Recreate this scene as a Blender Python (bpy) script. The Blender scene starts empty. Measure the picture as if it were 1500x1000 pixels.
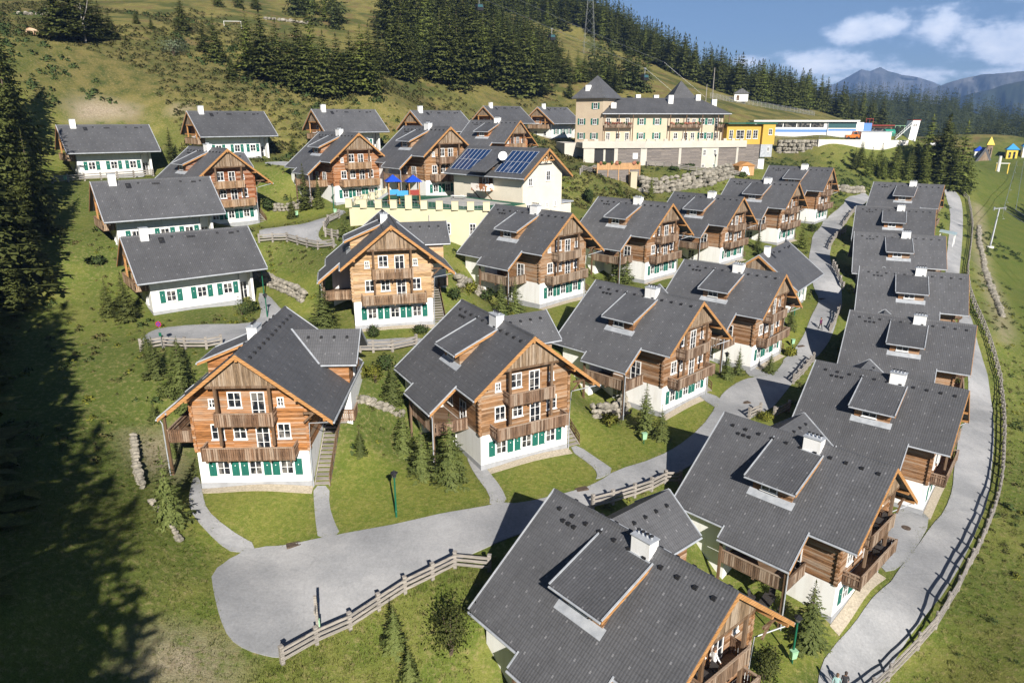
# data: surveyed points of the place, in metres (x right, y away from the camera, z up, camera at the origin)
CTRL = """-25.57 51.51 -29.19 -16.58 51.87 -29.19 -29.18 54.17 -29.14 -28.88 59.18 -28.79 -16.09 52.19 -29.19 -14.74 58.25 -25.99 -13.48 61.80 -24.99 -27.59 64.44 -24.39 -17.61 65.14 -24.19
-20.99 49.49 -29.29 -2.59 55.33 -29.58 5.26 59.72 -29.58 -7.01 56.07 -29.53 -9.02 60.67 -29.18 5.55 60.23 -29.58 4.02 66.25 -26.38 3.53 69.99 -25.38 -10.25 65.94 -24.78 -1.67 71.09
-24.58 2.41 55.61 -29.68 -17.94 77.37 -23.28 -9.19 79.51 -23.28 -22.00 79.25 -23.23 -22.70 84.23 -22.88 -8.78 79.92 -23.28 -8.65 86.12 -20.08 -8.12 89.86 -19.08 -22.48 89.64 -18.48
-12.84 92.31 -18.28 -13.04 76.30 -23.38 15.94 68.65 -30.26 22.34 74.98 -30.26 11.48 68.18 -30.21 8.32 72.08 -29.86 22.48 75.54 -30.26 19.40 80.93 -27.06 17.93 84.41 -26.06 5.73
76.84 -25.46 12.63 84.08 -25.26 20.68 70.25 -30.36 30.61 84.36 -30.79 36.68 91.00 -30.79 26.18 83.67 -30.74 22.83 87.41 -30.39 36.80 91.57 -30.79 33.45 96.80 -27.59 31.81 100.20
-26.59 20.00 92.03 -25.99 26.53 99.61 -25.79 35.27 86.20 -30.89 3.80 89.19 -23.82 10.13 95.58 -23.82 -0.65 88.67 -23.77 -3.85 92.55 -23.42 10.27 96.15 -23.82 7.14 101.51 -20.62
5.64 104.97 -19.62 -6.49 97.27 -19.02 0.34 104.59 -18.82 8.53 90.84 -23.92 20.81 107.18 -24.60 27.08 113.63 -24.60 16.37 106.62 -24.55 13.13 110.46 -24.20 27.22 114.20 -24.60 24.03
119.53 -21.40 22.49 122.97 -20.40 10.44 115.16 -19.80 17.20 122.54 -19.60 25.53 108.87 -24.70 37.85 125.96 -25.62 43.99 132.54 -25.62 33.42 125.31 -25.57 30.10 129.09 -25.22 44.11
133.11 -25.62 40.82 138.37 -22.42 39.22 141.78 -21.42 27.32 133.73 -20.82 33.93 141.25 -20.62 42.53 127.75 -25.72 52.88 139.10 -24.15 58.76 145.92 -24.15 48.48 138.28 -24.10 45.02
141.92 -23.75 58.86 146.50 -24.15 55.35 151.63 -20.95 53.61 154.97 -19.95 42.05 146.45 -19.35 48.35 154.22 -19.15 57.49 141.08 -24.25 67.78 157.80 -22.65 73.38 164.85 -22.65 63.41
156.80 -22.60 59.81 160.30 -22.25 73.45 165.43 -22.65 69.75 170.41 -19.45 67.88 173.68 -18.45 56.67 164.71 -17.85 62.65 172.73 -17.65 72.30 159.96 -22.75 -48.07 110.34 -16.59
-41.80 116.79 -16.59 -52.51 109.78 -16.54 -55.75 113.62 -16.19 -41.66 117.36 -16.59 -44.85 122.69 -13.39 -46.39 126.13 -12.39 -58.44 118.32 -11.79 -51.68 125.70 -11.59 -43.35
112.03 -16.69 -30.41 123.47 -14.48 -23.65 129.41 -14.48 -34.89 123.27 -14.43 -37.81 127.36 -14.08 -23.47 129.96 -14.48 -26.22 135.53 -11.28 -27.48 139.08 -10.28 -40.11 132.26 -9.68
-32.79 139.08 -9.48 -25.58 124.79 -14.58 -14.54 122.39 -13.46 -7.78 128.33 -13.46 -19.02 122.19 -13.41 -21.94 126.28 -13.06 -7.60 128.88 -13.46 -10.35 134.45 -10.26 -11.61 138.00
-9.26 -24.24 131.18 -8.66 -16.92 138.00 -8.46 -9.71 123.71 -13.56 -1.77 159.83 -12.54 3.61 167.04 -12.54 -6.11 158.70 -12.49 -9.82 162.09 -12.14 3.67 167.62 -12.54 -0.19 172.49
-9.34 -2.16 175.71 -8.34 -13.09 166.40 -7.74 -7.35 174.60 -7.54 2.68 162.12 -12.64 7.92 29.74 -36.23 14.80 35.54 -36.23 3.43 29.63 -36.18 0.60 33.77 -35.83 14.99 36.09 -36.23 12.35
41.71 -33.03 11.16 45.29 -32.03 -1.61 38.72 -31.43 5.85 45.39 -31.23 12.77 30.96 -36.33 24.53 44.62 -36.82 31.06 50.82 -36.82 20.07 44.24 -36.77 16.98 48.21 -36.42 31.21 51.38
-36.82 28.24 56.83 -33.62 26.84 60.33 -32.62 14.49 53.01 -32.02 21.53 60.12 -31.82 29.31 46.13 -36.92 40.46 60.59 -37.19 46.12 67.58 -37.19 36.08 59.63 -37.14 32.51 63.17 -36.79
46.20 68.16 -37.19 42.55 73.18 -33.99 40.71 76.47 -32.99 29.41 67.61 -32.39 35.47 75.56 -32.19 45.00 62.70 -37.29 54.02 80.00 -36.47 58.66 87.72 -36.47 49.82 78.44 -36.42 45.79
81.44 -36.07 58.66 88.30 -36.47 54.34 92.76 -33.27 52.06 95.76 -32.27 42.11 85.41 -31.67 47.00 94.13 -31.47 58.23 82.73 -36.57 63.10 96.17 -33.65 66.86 104.35 -33.65 59.09 94.16
-33.60 54.76 96.70 -33.25 66.80 104.93 -33.65 62.01 108.89 -30.45 59.42 111.62 -29.45 50.66 100.24 -28.85 54.57 109.45 -28.65 66.98 99.34 -33.75 71.87 117.00 -31.48 75.22 125.35
-31.48 67.97 114.79 -31.43 63.52 117.11 -31.08 75.13 125.93 -31.48 70.15 129.64 -28.28 67.42 132.25 -27.28 59.25 120.44 -26.68 62.69 129.83 -26.48 75.59 120.36 -31.58 80.86 136.89
-29.28 84.78 144.99 -29.28 76.81 134.96 -29.23 72.53 137.59 -28.88 84.73 145.57 -29.28 80.02 149.63 -26.08 77.48 152.41 -25.08 68.50 141.21 -24.48 72.59 150.34 -24.28 84.80 139.98
-29.38 92.76 156.66 -26.27 97.92 164.03 -26.27 88.46 155.40 -26.22 84.65 158.68 -25.87 97.96 164.62 -26.27 93.96 169.37 -23.07 91.90 172.52 -22.07 81.25 162.89 -21.47 86.74 171.25
-21.27 97.14 159.09 -26.37 -43.20 81.30 -22.68 -32.71 89.45 -22.68 -48.44 88.58 -20.48 -38.41 96.79 -20.48 -36.99 83.53 -22.78 -52.23 92.50 -17.14 -41.66 100.54 -17.14 -57.40 99.82
-14.94 -47.29 107.93 -14.94 -46.00 94.66 -17.24 -76.91 127.56 -10.25 -66.67 136.03 -10.25 -82.37 134.68 -8.05 -72.59 143.19 -8.05 -70.77 129.97 -10.35 -58.57 139.39 -7.78 -48.51
148.06 -7.78 -64.18 146.40 -5.58 -54.57 155.10 -5.58 -52.49 141.92 -7.88 -38.94 154.91 -7.27 -28.62 163.28 -7.27 -44.33 162.08 -5.07 -34.46 170.49 -5.07 -32.78 157.26 -7.37 -19.00
165.84 -7.39 -9.75 175.38 -7.39 -25.21 172.31 -5.19 -16.42 181.84 -5.19 -13.16 168.91 -7.49 -3.88 204.72 -5.84 5.18 214.44 -5.84 -10.22 211.06 -3.64 -1.62 220.77 -3.64 1.89 207.90
-5.94 11.74 215.14 -5.96 19.99 225.55 -5.96 4.91 220.96 -3.76 12.71 231.32 -3.76 17.24 218.78 -6.06 40.94 101.64 -28.40 48.77 112.37 -28.40 33.89 107.18 -26.20 41.26 117.84 -26.20
46.29 105.49 -28.50 8.75 116.50 -16.90 1.36 108.89 -16.40 -2.73 127.65 -14.40 6.30 124.03 -14.90 -99.17 170.00 16.18 -105.68 182.00 19.87 -154.90 270.00 39.35 -90.84 152.00 3.10
-74.02 161.00 3.28 -82.18 182.00 13.82 -92.78 208.00 23.57 -121.36 275.00 40.08 -55.35 172.00 3.50 -59.23 186.00 9.88 -73.78 235.00 22.75 -101.94 330.00 48.10 -31.44 180.00 3.67
-35.52 205.00 9.49 -40.89 238.00 17.08 -52.41 310.00 37.66 -57.86 345.00 50.28 -10.48 228.00 4.64 -11.19 245.00 10.29 -14.35 320.00 30.98 -17.65 400.00 58.30 44.83 330.00 22.29
64.55 300.00 10.01 32.25 400.00 40.38 0.00 420.00 54.44 64.36 280.00 5.70 88.36 310.00 6.31 103.26 320.00 3.72 90.81 400.00 23.63 128.36 400.00 11.62 174.40 420.00 3.78 56.36
420.00 44.14 19.08 430.00 55.73 -114.37 150.00 14.52 -157.55 210.00 30.61 -101.74 150.00 10.76 84.59 252.00 -5.99 99.09 253.00 -6.13 115.62 253.00 -6.24 146.14 270.00 -7.15 101.96
243.00 -5.78 129.22 243.00 -6.21 96.13 238.00 -11.24 122.88 238.00 -10.81 95.12 200.00 -17.55 87.37 205.00 -15.13 129.40 215.00 -21.88 44.86 190.00 -12.27 23.26 190.00 -10.53 64.69
190.00 -13.15 15.79 150.00 -15.97 33.10 165.00 -16.79 34.24 172.00 -13.17 51.10 174.00 -13.00 46.37 168.00 -15.05 14.68 155.00 -11.44 -21.31 117.00 -13.23 -10.34 120.00 -13.00
-29.12 121.00 -15.41 -33.19 107.00 -15.99 -9.43 102.00 -16.73 -9.08 48.60 -29.91 -20.54 45.00 -30.87 -18.24 37.00 -31.33 -12.71 45.30 -30.37 -5.95 49.00 -29.73 1.12 51.00 -30.18
9.25 57.00 -30.37 -25.36 33.00 -28.89 -25.92 42.00 -28.16 -37.48 54.00 -26.21 -14.10 36.00 -32.04 -8.42 37.50 -32.83 -2.98 44.00 -30.36 -27.98 33.00 -26.56 36.26 55.70 -37.34 38.22
47.00 -37.82 35.51 40.00 -37.36 63.27 86.00 -36.76 72.32 93.00 -39.76 28.37 43.00 -40.16 111.75 154.00 -36.01 160.96 233.00 -27.01 211.18 319.00 -22.07 263.49 402.00 -14.98 122.42
179.00 -31.47 289.79 420.00 -9.99 256.49 410.00 -11.59 -60.00 55.00 -24.00 -75.00 80.00 -16.00 -45.00 40.00 -28.00 -110.00 110.00 -4.00 -130.00 150.00 12.00 -60.00 10.00 -30.00
0.00 10.00 -36.00 40.00 10.00 -42.00 90.00 20.00 -50.00 110.00 60.00 -47.00 150.00 120.00 -42.00 190.00 220.00 -32.00 250.00 400.00 -20.00 -200.00 150.00 35.00 -250.00 300.00 80.00
-350.00 500.00 140.00 -100.00 500.00 92.00 60.00 520.00 48.00 120.00 500.00 16.00 110.00 440.00 18.00 160.00 450.00 6.00 180.00 500.00 -8.00 250.00 520.00 -34.00 330.00 520.00
-42.00 300.00 470.00 -34.00 -40.00 -30.00 -36.00 60.00 -30.00 -52.00
"""
ROADS = {
    'main': [(-21.24, 42.37), (-20.5, 44.91), (-19.03, 45.8), (-16.99, 45.88), (-14.77, 46.36), (-13, 46.62), (-7.97, 47.93), (-2.74, 49.85), (-0.84, 50.89), (0.56, 50.91), (5.84, 53.45), (7.8, 55.22), (9.25, 56.99), (13.53, 59.92), (17.87, 64.52), (21.15, 69.12), (23.83, 75.03), (25.51, 77.54), (28.05, 80.98), (29.86, 82.39), (32.92, 83.32), (35.56, 87.23), (36.61, 89.61), (38.08, 91.15), (41.38, 95.72), (42.88, 98.18), (48.95, 109.12), (50.72, 112.88), (50.94, 115.5), (52.36, 121.53), (55.55, 130.32), (60.38, 141.02), (63.45, 148.35), (68.3, 155.66), (72.8, 165.03), (79.41, 170.69), (84.25, 179.89), (90.32, 185.77), (94.23, 192.14), (93.52, 186.19), (85.18, 173.25), (79.52, 165.52), (75.89, 161.2), (69.02, 149.15), (63.14, 138.89), (58.44, 126.48), (57, 120.26), (55.9, 116.33), (52.47, 108.07), (49.18, 102.42), (47.59, 99.24), (44.8, 95.07), (40.48, 89.54), (37.8, 85.14), (34.94, 81.74), (31.4, 76.59), (29.44, 73.75), (26.05, 70.56), (21.37, 64.67), (15.82, 58.5), (13.96, 57.22), (10.71, 54.55), (6.79, 51.44), (2.69, 48.46), (-0.77, 45.88), (-2.5, 44.5), (-4.18, 43.52), (-5.8, 42.51), (-7.62, 41.57), (-9.33, 40.34), (-10.9, 38.9), (-12.72, 37.53), (-14.39, 35.83), (-15.08, 35.77), (-16.64, 36.06), (-17.94, 36.76), (-19.07, 38.28), (-20.28, 40.4)],
    'lower': [(21.02, 38.86), (22.44, 41.65), (24.27, 43.43), (25.46, 44.39), (31.1, 49.34), (33.58, 52.17), (36.67, 55.29), (40.31, 59.09), (42.96, 61.42), (46.77, 66.37), (49.33, 70.51), (52.25, 74.88), (54.61, 78.59), (58.36, 82.94), (63.64, 91.47), (66.16, 96.19), (71.53, 105.7), (74.66, 112.59), (79.85, 122.84), (84.26, 132.44), (91.34, 146.2), (98.86, 158.53), (116.34, 187.23), (125.3, 202.97), (131.89, 218.06), (132.96, 221.76), (135.8, 223.78), (136.56, 220.17), (135.81, 215.65), (128.76, 202.21), (111, 172.37), (95.34, 147.7), (85.52, 130.35), (81.2, 120.45), (76.44, 110.51), (73.95, 104.38), (69.69, 96.08), (62.58, 84.19), (57.91, 76.81), (54.25, 71.46), (49.4, 64.47), (41.54, 55.27), (33.44, 46.94), (27.28, 42.24), (25.33, 40.31)],
    'path_a': [(-20.51, 44.95), (-18.92, 45.81), (-22.01, 47.13), (-23.92, 48.52), (-25.12, 50.68), (-26.6, 53.62), (-27.31, 53.91), (-25.8, 49.47), (-24.37, 47.33), (-22.03, 45.53)],
    'path_b': [(-14.72, 46.36), (-13.06, 46.62), (-13.87, 48.09), (-14.76, 50.08), (-15.18, 52.16), (-16.51, 52.07), (-15.96, 50.05), (-15.24, 47.8)],
    'path_c': [(-1.82, 50.26), (-0.34, 50.96), (-0.87, 52.94), (-2.1, 55.5), (-2.96, 57.35), (-3.69, 59.47), (-4.25, 58.21), (-3.27, 54.95), (-1.82, 51.84)],
    'path_d': [(7.31, 55.14), (9.31, 57), (8.19, 58.53), (6.28, 60.61), (5.32, 59.9), (7.17, 57.79), (7.68, 56.29)],
    'path_e': [(21.03, 74.65), (22.33, 75.69), (23.83, 75.03), (24.08, 72.61), (23.13, 70.9), (21.94, 72.98)],
    'path_f': [(29.75, 84.76), (30.98, 85.89), (32.1, 84.48), (32.89, 83.23), (29.86, 82.39)],
    'upper_loop': [(-40.64, 73.62), (-41.23, 75.61), (-40.63, 77.61), (-37.31, 79.02), (-31.1, 80.34), (-30.78, 83.75), (-34.08, 91.4), (-32.46, 90.93), (-28.85, 84.96), (-25.31, 80.78), (-19.19, 75.54), (-15.82, 74), (-11.52, 75.49), (-9.6, 75.49), (-9.72, 73.22), (-15.98, 71.05), (-22.63, 71.52), (-32.12, 72.77), (-38.62, 73.3), (-39.49, 72.16)],
    'upper_lane': [(-38.73, 107.99), (-35.36, 109.69), (-31.85, 109.38), (-30.91, 114.2), (-28.86, 118.39), (-29.33, 120.9), (-30.28, 122.05), (-28.36, 121.81), (-26.75, 113.82), (-28.47, 108.7), (-28.72, 104.56), (-28.19, 102.12), (-26.74, 100.09), (-24.33, 97.78), (-24.83, 97.38), (-27.85, 100.53), (-31.74, 103.14), (-33.54, 104.52), (-37.48, 104.08)],
    'cottage_path': [(-47.85, 140.04), (-43.13, 140.79), (-41.51, 135.2), (-46.87, 137.68)],
    'patio_a': [(38.32, 62.09), (40.6, 61.47), (40.73, 59.86), (36.67, 55.29), (33.58, 52.17), (31.43, 51.19), (32.75, 54.54)],
}
FENCES = {
    'f1': [(-14.19, 35.45), (-12.55, 37.2), (-10.7, 38.56), (-9.04, 40), (-7.4, 41.14), (-5.58, 42.02), (-4.04, 42.91), (-1.59, 42.54)],
    'f2': [(6.64, 51.05), (8.41, 52.03), (10.47, 53.4), (12.16, 54.59), (13.66, 56.03), (15.13, 56.5)],
    'f3': [(25.68, 70.12), (27.48, 71.89)],
    'f3b': [(28.94, 71.52), (31.52, 74.01)],
    'f4': [(34.72, 81.15), (37.1, 84.24), (40.34, 88.98)],
    'f5': [(46.33, 98.03), (47.85, 100.19), (50.39, 104.65)],
    'f6': [(58.23, 125.82), (56.74, 120.2), (56.08, 116.18)],
    'f7': [(62.7, 138.13), (64.86, 141.79), (68.88, 148.49), (72.66, 153.35)],
    'f8': [(74.29, 158.17), (77.57, 163.05), (80, 165.91)],
    'f9': [(-39.49, 71.09), (-37.5, 71.99), (-34.93, 71.5), (-32.53, 71.21), (-31.14, 71.78)],
    'f10': [(-15.96, 70.24), (-14.61, 70.32), (-12.68, 70.79), (-10.44, 73.04)],
    'f11': [(-37.11, 102.84), (-35.2, 103.17), (-33.01, 102.94), (-31.15, 101.64), (-29.36, 100.15), (-27.26, 98.28), (-24.74, 96.99)],
    'f12': [(-24.78, 99.8), (-27.08, 101.99), (-27.86, 104.43), (-27.91, 107.27), (-26.79, 109.71)],
    'f13': [(-77.26, 120.77), (-75.93, 122.97), (-74.51, 125.4), (-72.58, 127.11), (-70.61, 128.87), (-69.09, 131.65), (-66.98, 134.52)],
    'f14': [(34.21, 183.05), (38.02, 181.34), (41.41, 178.08), (44.9, 175.74), (48.69, 174.31), (53.13, 175.22), (58.01, 179.94)],
    'f15': [(90.65, 251.01), (97.13, 247.83), (101.64, 242.03), (109.35, 244.13), (118.59, 249.26), (123.94, 246.06), (129.49, 243.57)],
    'f16': [(82.92, 311.52), (97.48, 328.24), (109.86, 338.02), (122.22, 346.1), (135.81, 356.16), (151.64, 370.22)],
    'f17': [(23.64, 38.69), (28.13, 42.49), (30.96, 44.07), (32.92, 45.39), (35.15, 47.63), (37.46, 49.99), (39.57, 52.38), (42.39, 55.28), (45.28, 58.53), (48.44, 62.23), (51.62, 66.17), (55.58, 71.68), (59.19, 77.08), (63.53, 83.67), (69.41, 92.68), (72.88, 98.36), (76.37, 105.39), (78.38, 110.18), (80.16, 114.7), (83.37, 121.89), (87.93, 131.9), (93.03, 140.73), (97.82, 148.77), (107.96, 164.29), (115.38, 175.93), (124.6, 190.73), (132.35, 204.47), (137.92, 215.5), (138.47, 221.62), (137.38, 223.36), (135.21, 224.38)],
    'f18': [(14.7, 155.21), (19.59, 172.6), (22.95, 177.31)],
}
LAWNS = [
    [(-25.3, 51), (-16.6, 51.8), (-15.3, 47.7), (-15.9, 45.9), (-18.8, 45.9), (-22, 47.3)],
    [(-15, 52.2), (-13.3, 56.6), (-8.9, 55), (-3.5, 54.4), (-1.6, 50.9), (-8, 48.1), (-12.9, 46.8), (-14.6, 49.7)],
    [(-1.9, 54.4), (5.7, 59.5), (7.7, 56.7), (7.3, 55), (0.6, 51.2), (-0.7, 53)],
    [(5.9, 65.1), (15, 67.4), (20.9, 74.2), (23.3, 71.7), (17.9, 64.8), (9.2, 57), (6.5, 60.4)],
    [(18.5, 75.8), (30.4, 84.2), (28.4, 80.6), (23.7, 74.5), (22, 75.4)],
    [(-25.1, 51), (-24.9, 53.3), (-20.7, 44.8), (-22.6, 44.8), (-27.2, 48.4)],
    [(18.5, 45.5), (23.8, 43.5), (18.9, 39.1), (13.9, 37.3)],
    [(24.6, 44.3), (30.8, 49.9), (31, 49.4), (25.2, 44.2)],
    [(41, 60.2), (47.6, 68.5), (43, 61.6)],
    [(5, 90), (9.4, 93.9), (8.5, 89.1), (5, 82)],
    [(11.3, 86.4), (20.6, 98.3), (23.2, 96.4), (12.6, 83)],
    [(-17, 76.1), (-8.8, 78.6), (-11.5, 75.5), (-16.5, 73.7)],
    [(-34.5, 97.2), (-25, 90.2), (-25.9, 86.3), (-32.2, 92.4)],
    [(-38.7, 104.7), (-35, 106.1), (-35.4, 104)],
    [(-38.7, 122.3), (-30.5, 122), (-34.1, 113.7), (-39.2, 112.6), (-42.8, 121.7)],
    [(-31.9, 91.5), (-24.7, 85.1), (-25.7, 82), (-32.1, 90.8)],
    [(138.5, 213.8), (164.8, 239.2), (170.9, 237.4), (91.4, 120.4), (95.8, 133), (113.3, 167.2)],
    [(253.9, 400.5), (276.4, 393.1), (170.9, 237.4), (148.9, 225.5)],
    [(35, 92.8), (50.3, 111.8), (44, 98.8), (37.3, 91.1)],
    [(41.6, 100.5), (51.5, 115.5), (47.5, 107.7)],
]
TREES = {
    'garden': [(-25.6, 46.2, 6.2), (-35.5, 65.9, 4.1), (-32.1, 63.7, 5.3), (-45.2, 79.5, 5.7), (-47.7, 80.3, 4.4), (-22, 78.9, 5.3), (-9.8, 57.7, 4.4), (-7.7, 54.3, 4.9), (-5.2, 53.3, 6.4), (-11.4, 62.7, 4.2), (-13.2, 55.5, 2.6), (-1.4, 85.9, 4.1), (0.4, 87.2, 4.5), (16.5, 107.9, 4.6), (17.9, 108, 4.4), (35, 130.3, 3.7), (48.1, 136.5, 3.9), (57.2, 137.9, 6), (87.1, 187.2, 2.6), (13.4, 65.1, 5.2), (14.8, 63.9, 3.7), (26.3, 80.9, 3.4), (28.5, 83.3, 3.8), (32.8, 84.1, 2.8), (40.4, 97.8, 3.2), (21.9, 43, 5.5), (-7.6, 37.5, 3.4), (-6.4, 35.5, 2.7), (-36.7, 118.3, 4), (-35.3, 121.4, 7.6), (-33.1, 122, 5.6), (-23.6, 99.6, 3.7), (-66.7, 142.2, 6.1), (-46, 153.1, 4.4), (23.1, 153.2, 3.7), (31, 159.5, 5.1)],
    'group': [(135.1, 226.9, 17.8), (138.9, 223.7, 20.1), (132.5, 227.9, 12.8), (129.2, 232.4, 7.2), (135.3, 220.2, 13), (110.4, 229.8, 6.3), (112.2, 226.2, 6.4), (118.8, 222.6, 8.3), (107.9, 218.9, 6.8), (112.3, 218.3, 7.2), (123.6, 224.1, 8.6), (127.2, 223.5, 10.6), (140.6, 222.5, 12.1), (136.3, 224.7, 14)],
    'hill': [(-101.2, 170.5, 10.9), (-99.4, 173.8, 10.7), (-98.3, 178.4, 9.1), (-97.6, 181.5, 6.8), (-96.3, 183, 5.2), (-88.2, 204.7, 8), (-100.2, 204.5, 3), (-94.6, 200.7, 2.5), (-78.1, 192.6, 6.1), (-73.4, 187.8, 8.7), (-65, 186.5, 12.1), (-60.4, 183, 13.1), (-57, 183.9, 11.7), (-54, 181.5, 10.4), (-52, 184, 13.3), (-50.1, 188.5, 12.9), (-50, 180.9, 11), (-44.9, 180, 12.2), (-42.6, 183.5, 10.5), (-39.3, 183.4, 11.2), (-36.6, 183.3, 12.7), (-34.7, 183.9, 13), (-38.5, 217.2, 9.8), (-35.4, 222.3, 14.8), (-32.8, 222.2, 14.7), (-69.9, 286.7, 8.6), (-65.6, 285.5, 6.5), (-34.2, 235.4, 17.1), (-30, 229.3, 9.3), (-36.3, 288.9, 18.7), (-31.7, 284.2, 18.1), (-30.6, 311.2, 20.1), (-22, 231.6, 17.4), (-17, 233.1, 19.1), (-13, 246.7, 20.6), (-9.8, 256.6, 17.2), (-6.2, 260.3, 18.3), (-2.3, 253.2, 19.2), (0.5, 253.8, 16.3), (4.3, 258.2, 19.6), (7.5, 274, 15.7), (11.2, 266.2, 16.7), (13.7, 279.1, 12.7), (19, 289.9, 10.7), (21.1, 282.5, 9.6), (25.1, 286.6, 9.7), (27.9, 288.2, 8.3), (20.5, 265.6, 6), (-42.6, 279.6, 20.4), (-48.5, 293.5, 20.1), (-41.4, 309.7, 19.9), (-25.9, 304.2, 19.7), (-23.3, 326.7, 19.7), (-18.1, 338, 19), (-11, 323.4, 15.8), (-5.5, 303.8, 15), (-10.5, 346.5, 22.2), (-22.9, 266.7, 17.6), (-17.8, 281.4, 19.6), (-13.3, 294.3, 18.1), (0, 291.4, 13.3), (6, 302.8, 12.6), (10.7, 295.7, 12.8), (17, 302.6, 10.9), (-66.4, 177.7, 5.1), (-78.4, 299.4, 12), (-99.6, 281.2, 7.2), (-95.1, 286.1, 6.7), (-104.6, 274.9, 7.7), (32, 292.5, 7), (35.6, 289.1, 7.9), (38, 286.7, 7.8), (40, 281.7, 7.5), (-20.9, 256.5, 17), (-25.7, 248.2, 12.4), (-29.3, 248.9, 13.4), (15.3, 280.3, 11.8), (8.6, 261.1, 11.1), (-1.4, 308.1, 12.7)],
    'left': [(-69.4, 98, 25.3), (-74, 108.6, 23.1), (-88, 125.3, 27.8), (-89.9, 133, 22.2), (-64, 95.4, 13.8), (-59.3, 80.4, 23.3), (-58.1, 82.9, 13.6)],
}
MISC = {
    'bush': [(-33.3, 83.8, 2.6), (-15.4, 75.2, 1.9), (-13.3, 64.1, 2.4), (-33.2, 63.2, 1.9), (27.6, 70.4, 1.2), (37.9, 91.1, 1.3), (17.1, 38.7, 3.1), (-3.9, 37, 5.2), (-41.6, 120.9, 3), (-53.7, 90.1, 1.3), (-47.6, 119.6, 5.8), (16, 148.1, 3.3), (-82.2, 184, 5.2), (-10.4, 77.5, 1.1), (-30.5, 140.2, 2.3), (45.1, 183.5, 1.3), (-16.4, 133, 1.8), (56.7, 178.4, 1.5), (29.9, 175.7, 1.1), (39.4, 177.3, 1.1)],
    'lamp': [(-9.1, 48.6, 4), (20.1, 41.2, 4), (-32.5, 89.7, 4.7), (-30, 83.1, 2.3), (26.3, 81.5, 3.3), (-30.2, 120.5, 4.9), (42.7, 102.6, 1.4), (49.1, 175.2, 4.3)],
    'bin': [(20.1, 41.1, 0.9), (12.9, 62.6, 1.1), (39.1, 93.3, 1.6), (-35.9, 118.2, 1.2), (-28.5, 114.3, 1.2), (-76, 122.4, 0.9)],
    'sign': [(-37.4, 71.5, 3.2), (-12.5, 37.6, 3.3)],
    'pylon': [(122.4, 179, 9.2)],
    'cow': [(-105.3, 167.2, 1.5)],
    'goal': [(-87.8, 240.7, 1.4)],
    'person': [(33.8, 95.2, 1.9), (22.8, 39.9, 1.5)],
}
SOIL = [
    [(-94.6, 149.8), (-91.7, 156.9), (-83.4, 159.6), (-76.5, 160.1), (-74, 155), (-80.5, 152.2), (-90.5, 143.5)],
    [(-75.9, 160.3), (-68.1, 164.5), (-67.3, 158.1), (-73.5, 155.7)],
    [(-21.9, 32.9), (-21.8, 35.8), (-19.3, 36.4), (-17.3, 35.5), (-17, 33.6), (-20.8, 32.6)],
    [(139.5, 214.4), (142.4, 216.3), (107.2, 155.4), (85.3, 115.4), (82.2, 112.1), (98.7, 144.3)],
    [(-34.2, 57.8), (-31, 59.4), (-29, 53.4), (-31.8, 54.6)],
]
PISTE = [
    [(140.9, 215.3), (108.6, 157), (90, 122.1), (84, 109.3), (93.5, 112.6), (302, 398.1), (255.9, 404.8), (160.6, 255.7)],
    [(33.1, 388.4), (54.4, 404.2), (68, 296.9), (48.7, 296.6), (40.4, 318.4)],
    [(78.8, 295.5), (145.5, 357.5), (110.3, 283.3), (79.5, 277.7)],
]
MOOR = [
    [(-102, 159.7), (-91.7, 185.8), (-71.9, 189.2), (-45.6, 177.2), (-31.5, 180.1), (-55, 170.8), (-74.9, 159.5), (-94.3, 149)],
    [(-31.9, 183.3), (-2.3, 247), (21.7, 262.4), (21.3, 257.2), (-31.3, 178.7)],
    [(16.1, 154.5), (34.1, 170.9), (32.4, 161.4), (14.1, 147.3)],
]
import bpy, bmesh, math, random
import numpy as np
from mathutils import Vector, Matrix
PI = math.pi
SCN = bpy.context.scene
COL = SCN.collection
rnd = random.Random(7)

# ------------------------------------------------------------------ terrain
X0, WT = None, None
def _fit():
    global X0, WT
    a = np.array([float(v) for v in CTRL.split()]).reshape(-1, 3)
    X = a[:, :2] / 100.0
    n = len(X)
    d2 = ((X[:, None] - X[None]) ** 2).sum(-1)
    K = np.where(d2 > 0, .5 * d2 * np.log(np.maximum(d2, 1e-12)), 0)
    A = np.zeros((n + 3, n + 3))
    A[:n, :n] = K + 2e-4 * np.eye(n)
    A[:n, n] = 1
    A[:n, n + 1:] = X
    A[n, :n] = 1
    A[n + 1:, :n] = X.T
    b = np.zeros(n + 3)
    b[:n] = a[:, 2]
    X0, WT = X, np.linalg.solve(A, b)
_fit()
def Gs(x, y):
    x = np.atleast_1d(np.asarray(x, float)); y = np.atleast_1d(np.asarray(y, float))
    out = np.empty(len(x))
    for i in range(0, len(x), 8000):
        q = np.stack([x[i:i + 8000], y[i:i + 8000]], -1) / 100
        d2 = ((q[:, None] - X0[None]) ** 2).sum(-1)
        K = np.where(d2 > 0, .5 * d2 * np.log(np.maximum(d2, 1e-12)), 0)
        out[i:i + 8000] = K @ WT[:-3] + WT[-3] + q @ WT[-2:]
    return out
def axis(segs):
    o = []
    for a, b, st in segs:
        o += list(np.arange(a, b - 1e-6, st))
    o.append(segs[-1][1])
    return np.array(o)
GX = axis([(-420, -110, 9), (-110, -60, 2.5), (-60, 62, 1.0), (62, 150, 1.6), (150, 460, 9)])
GY = axis([(-45, 20, 5), (20, 60, .8), (60, 125, 1.1), (125, 200, 1.7), (200, 330, 3), (330, 580, 8)])
gxx, gyy = np.meshgrid(GX, GY)
GZ = Gs(gxx.ravel(), gyy.ravel()).reshape(gxx.shape)
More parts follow.
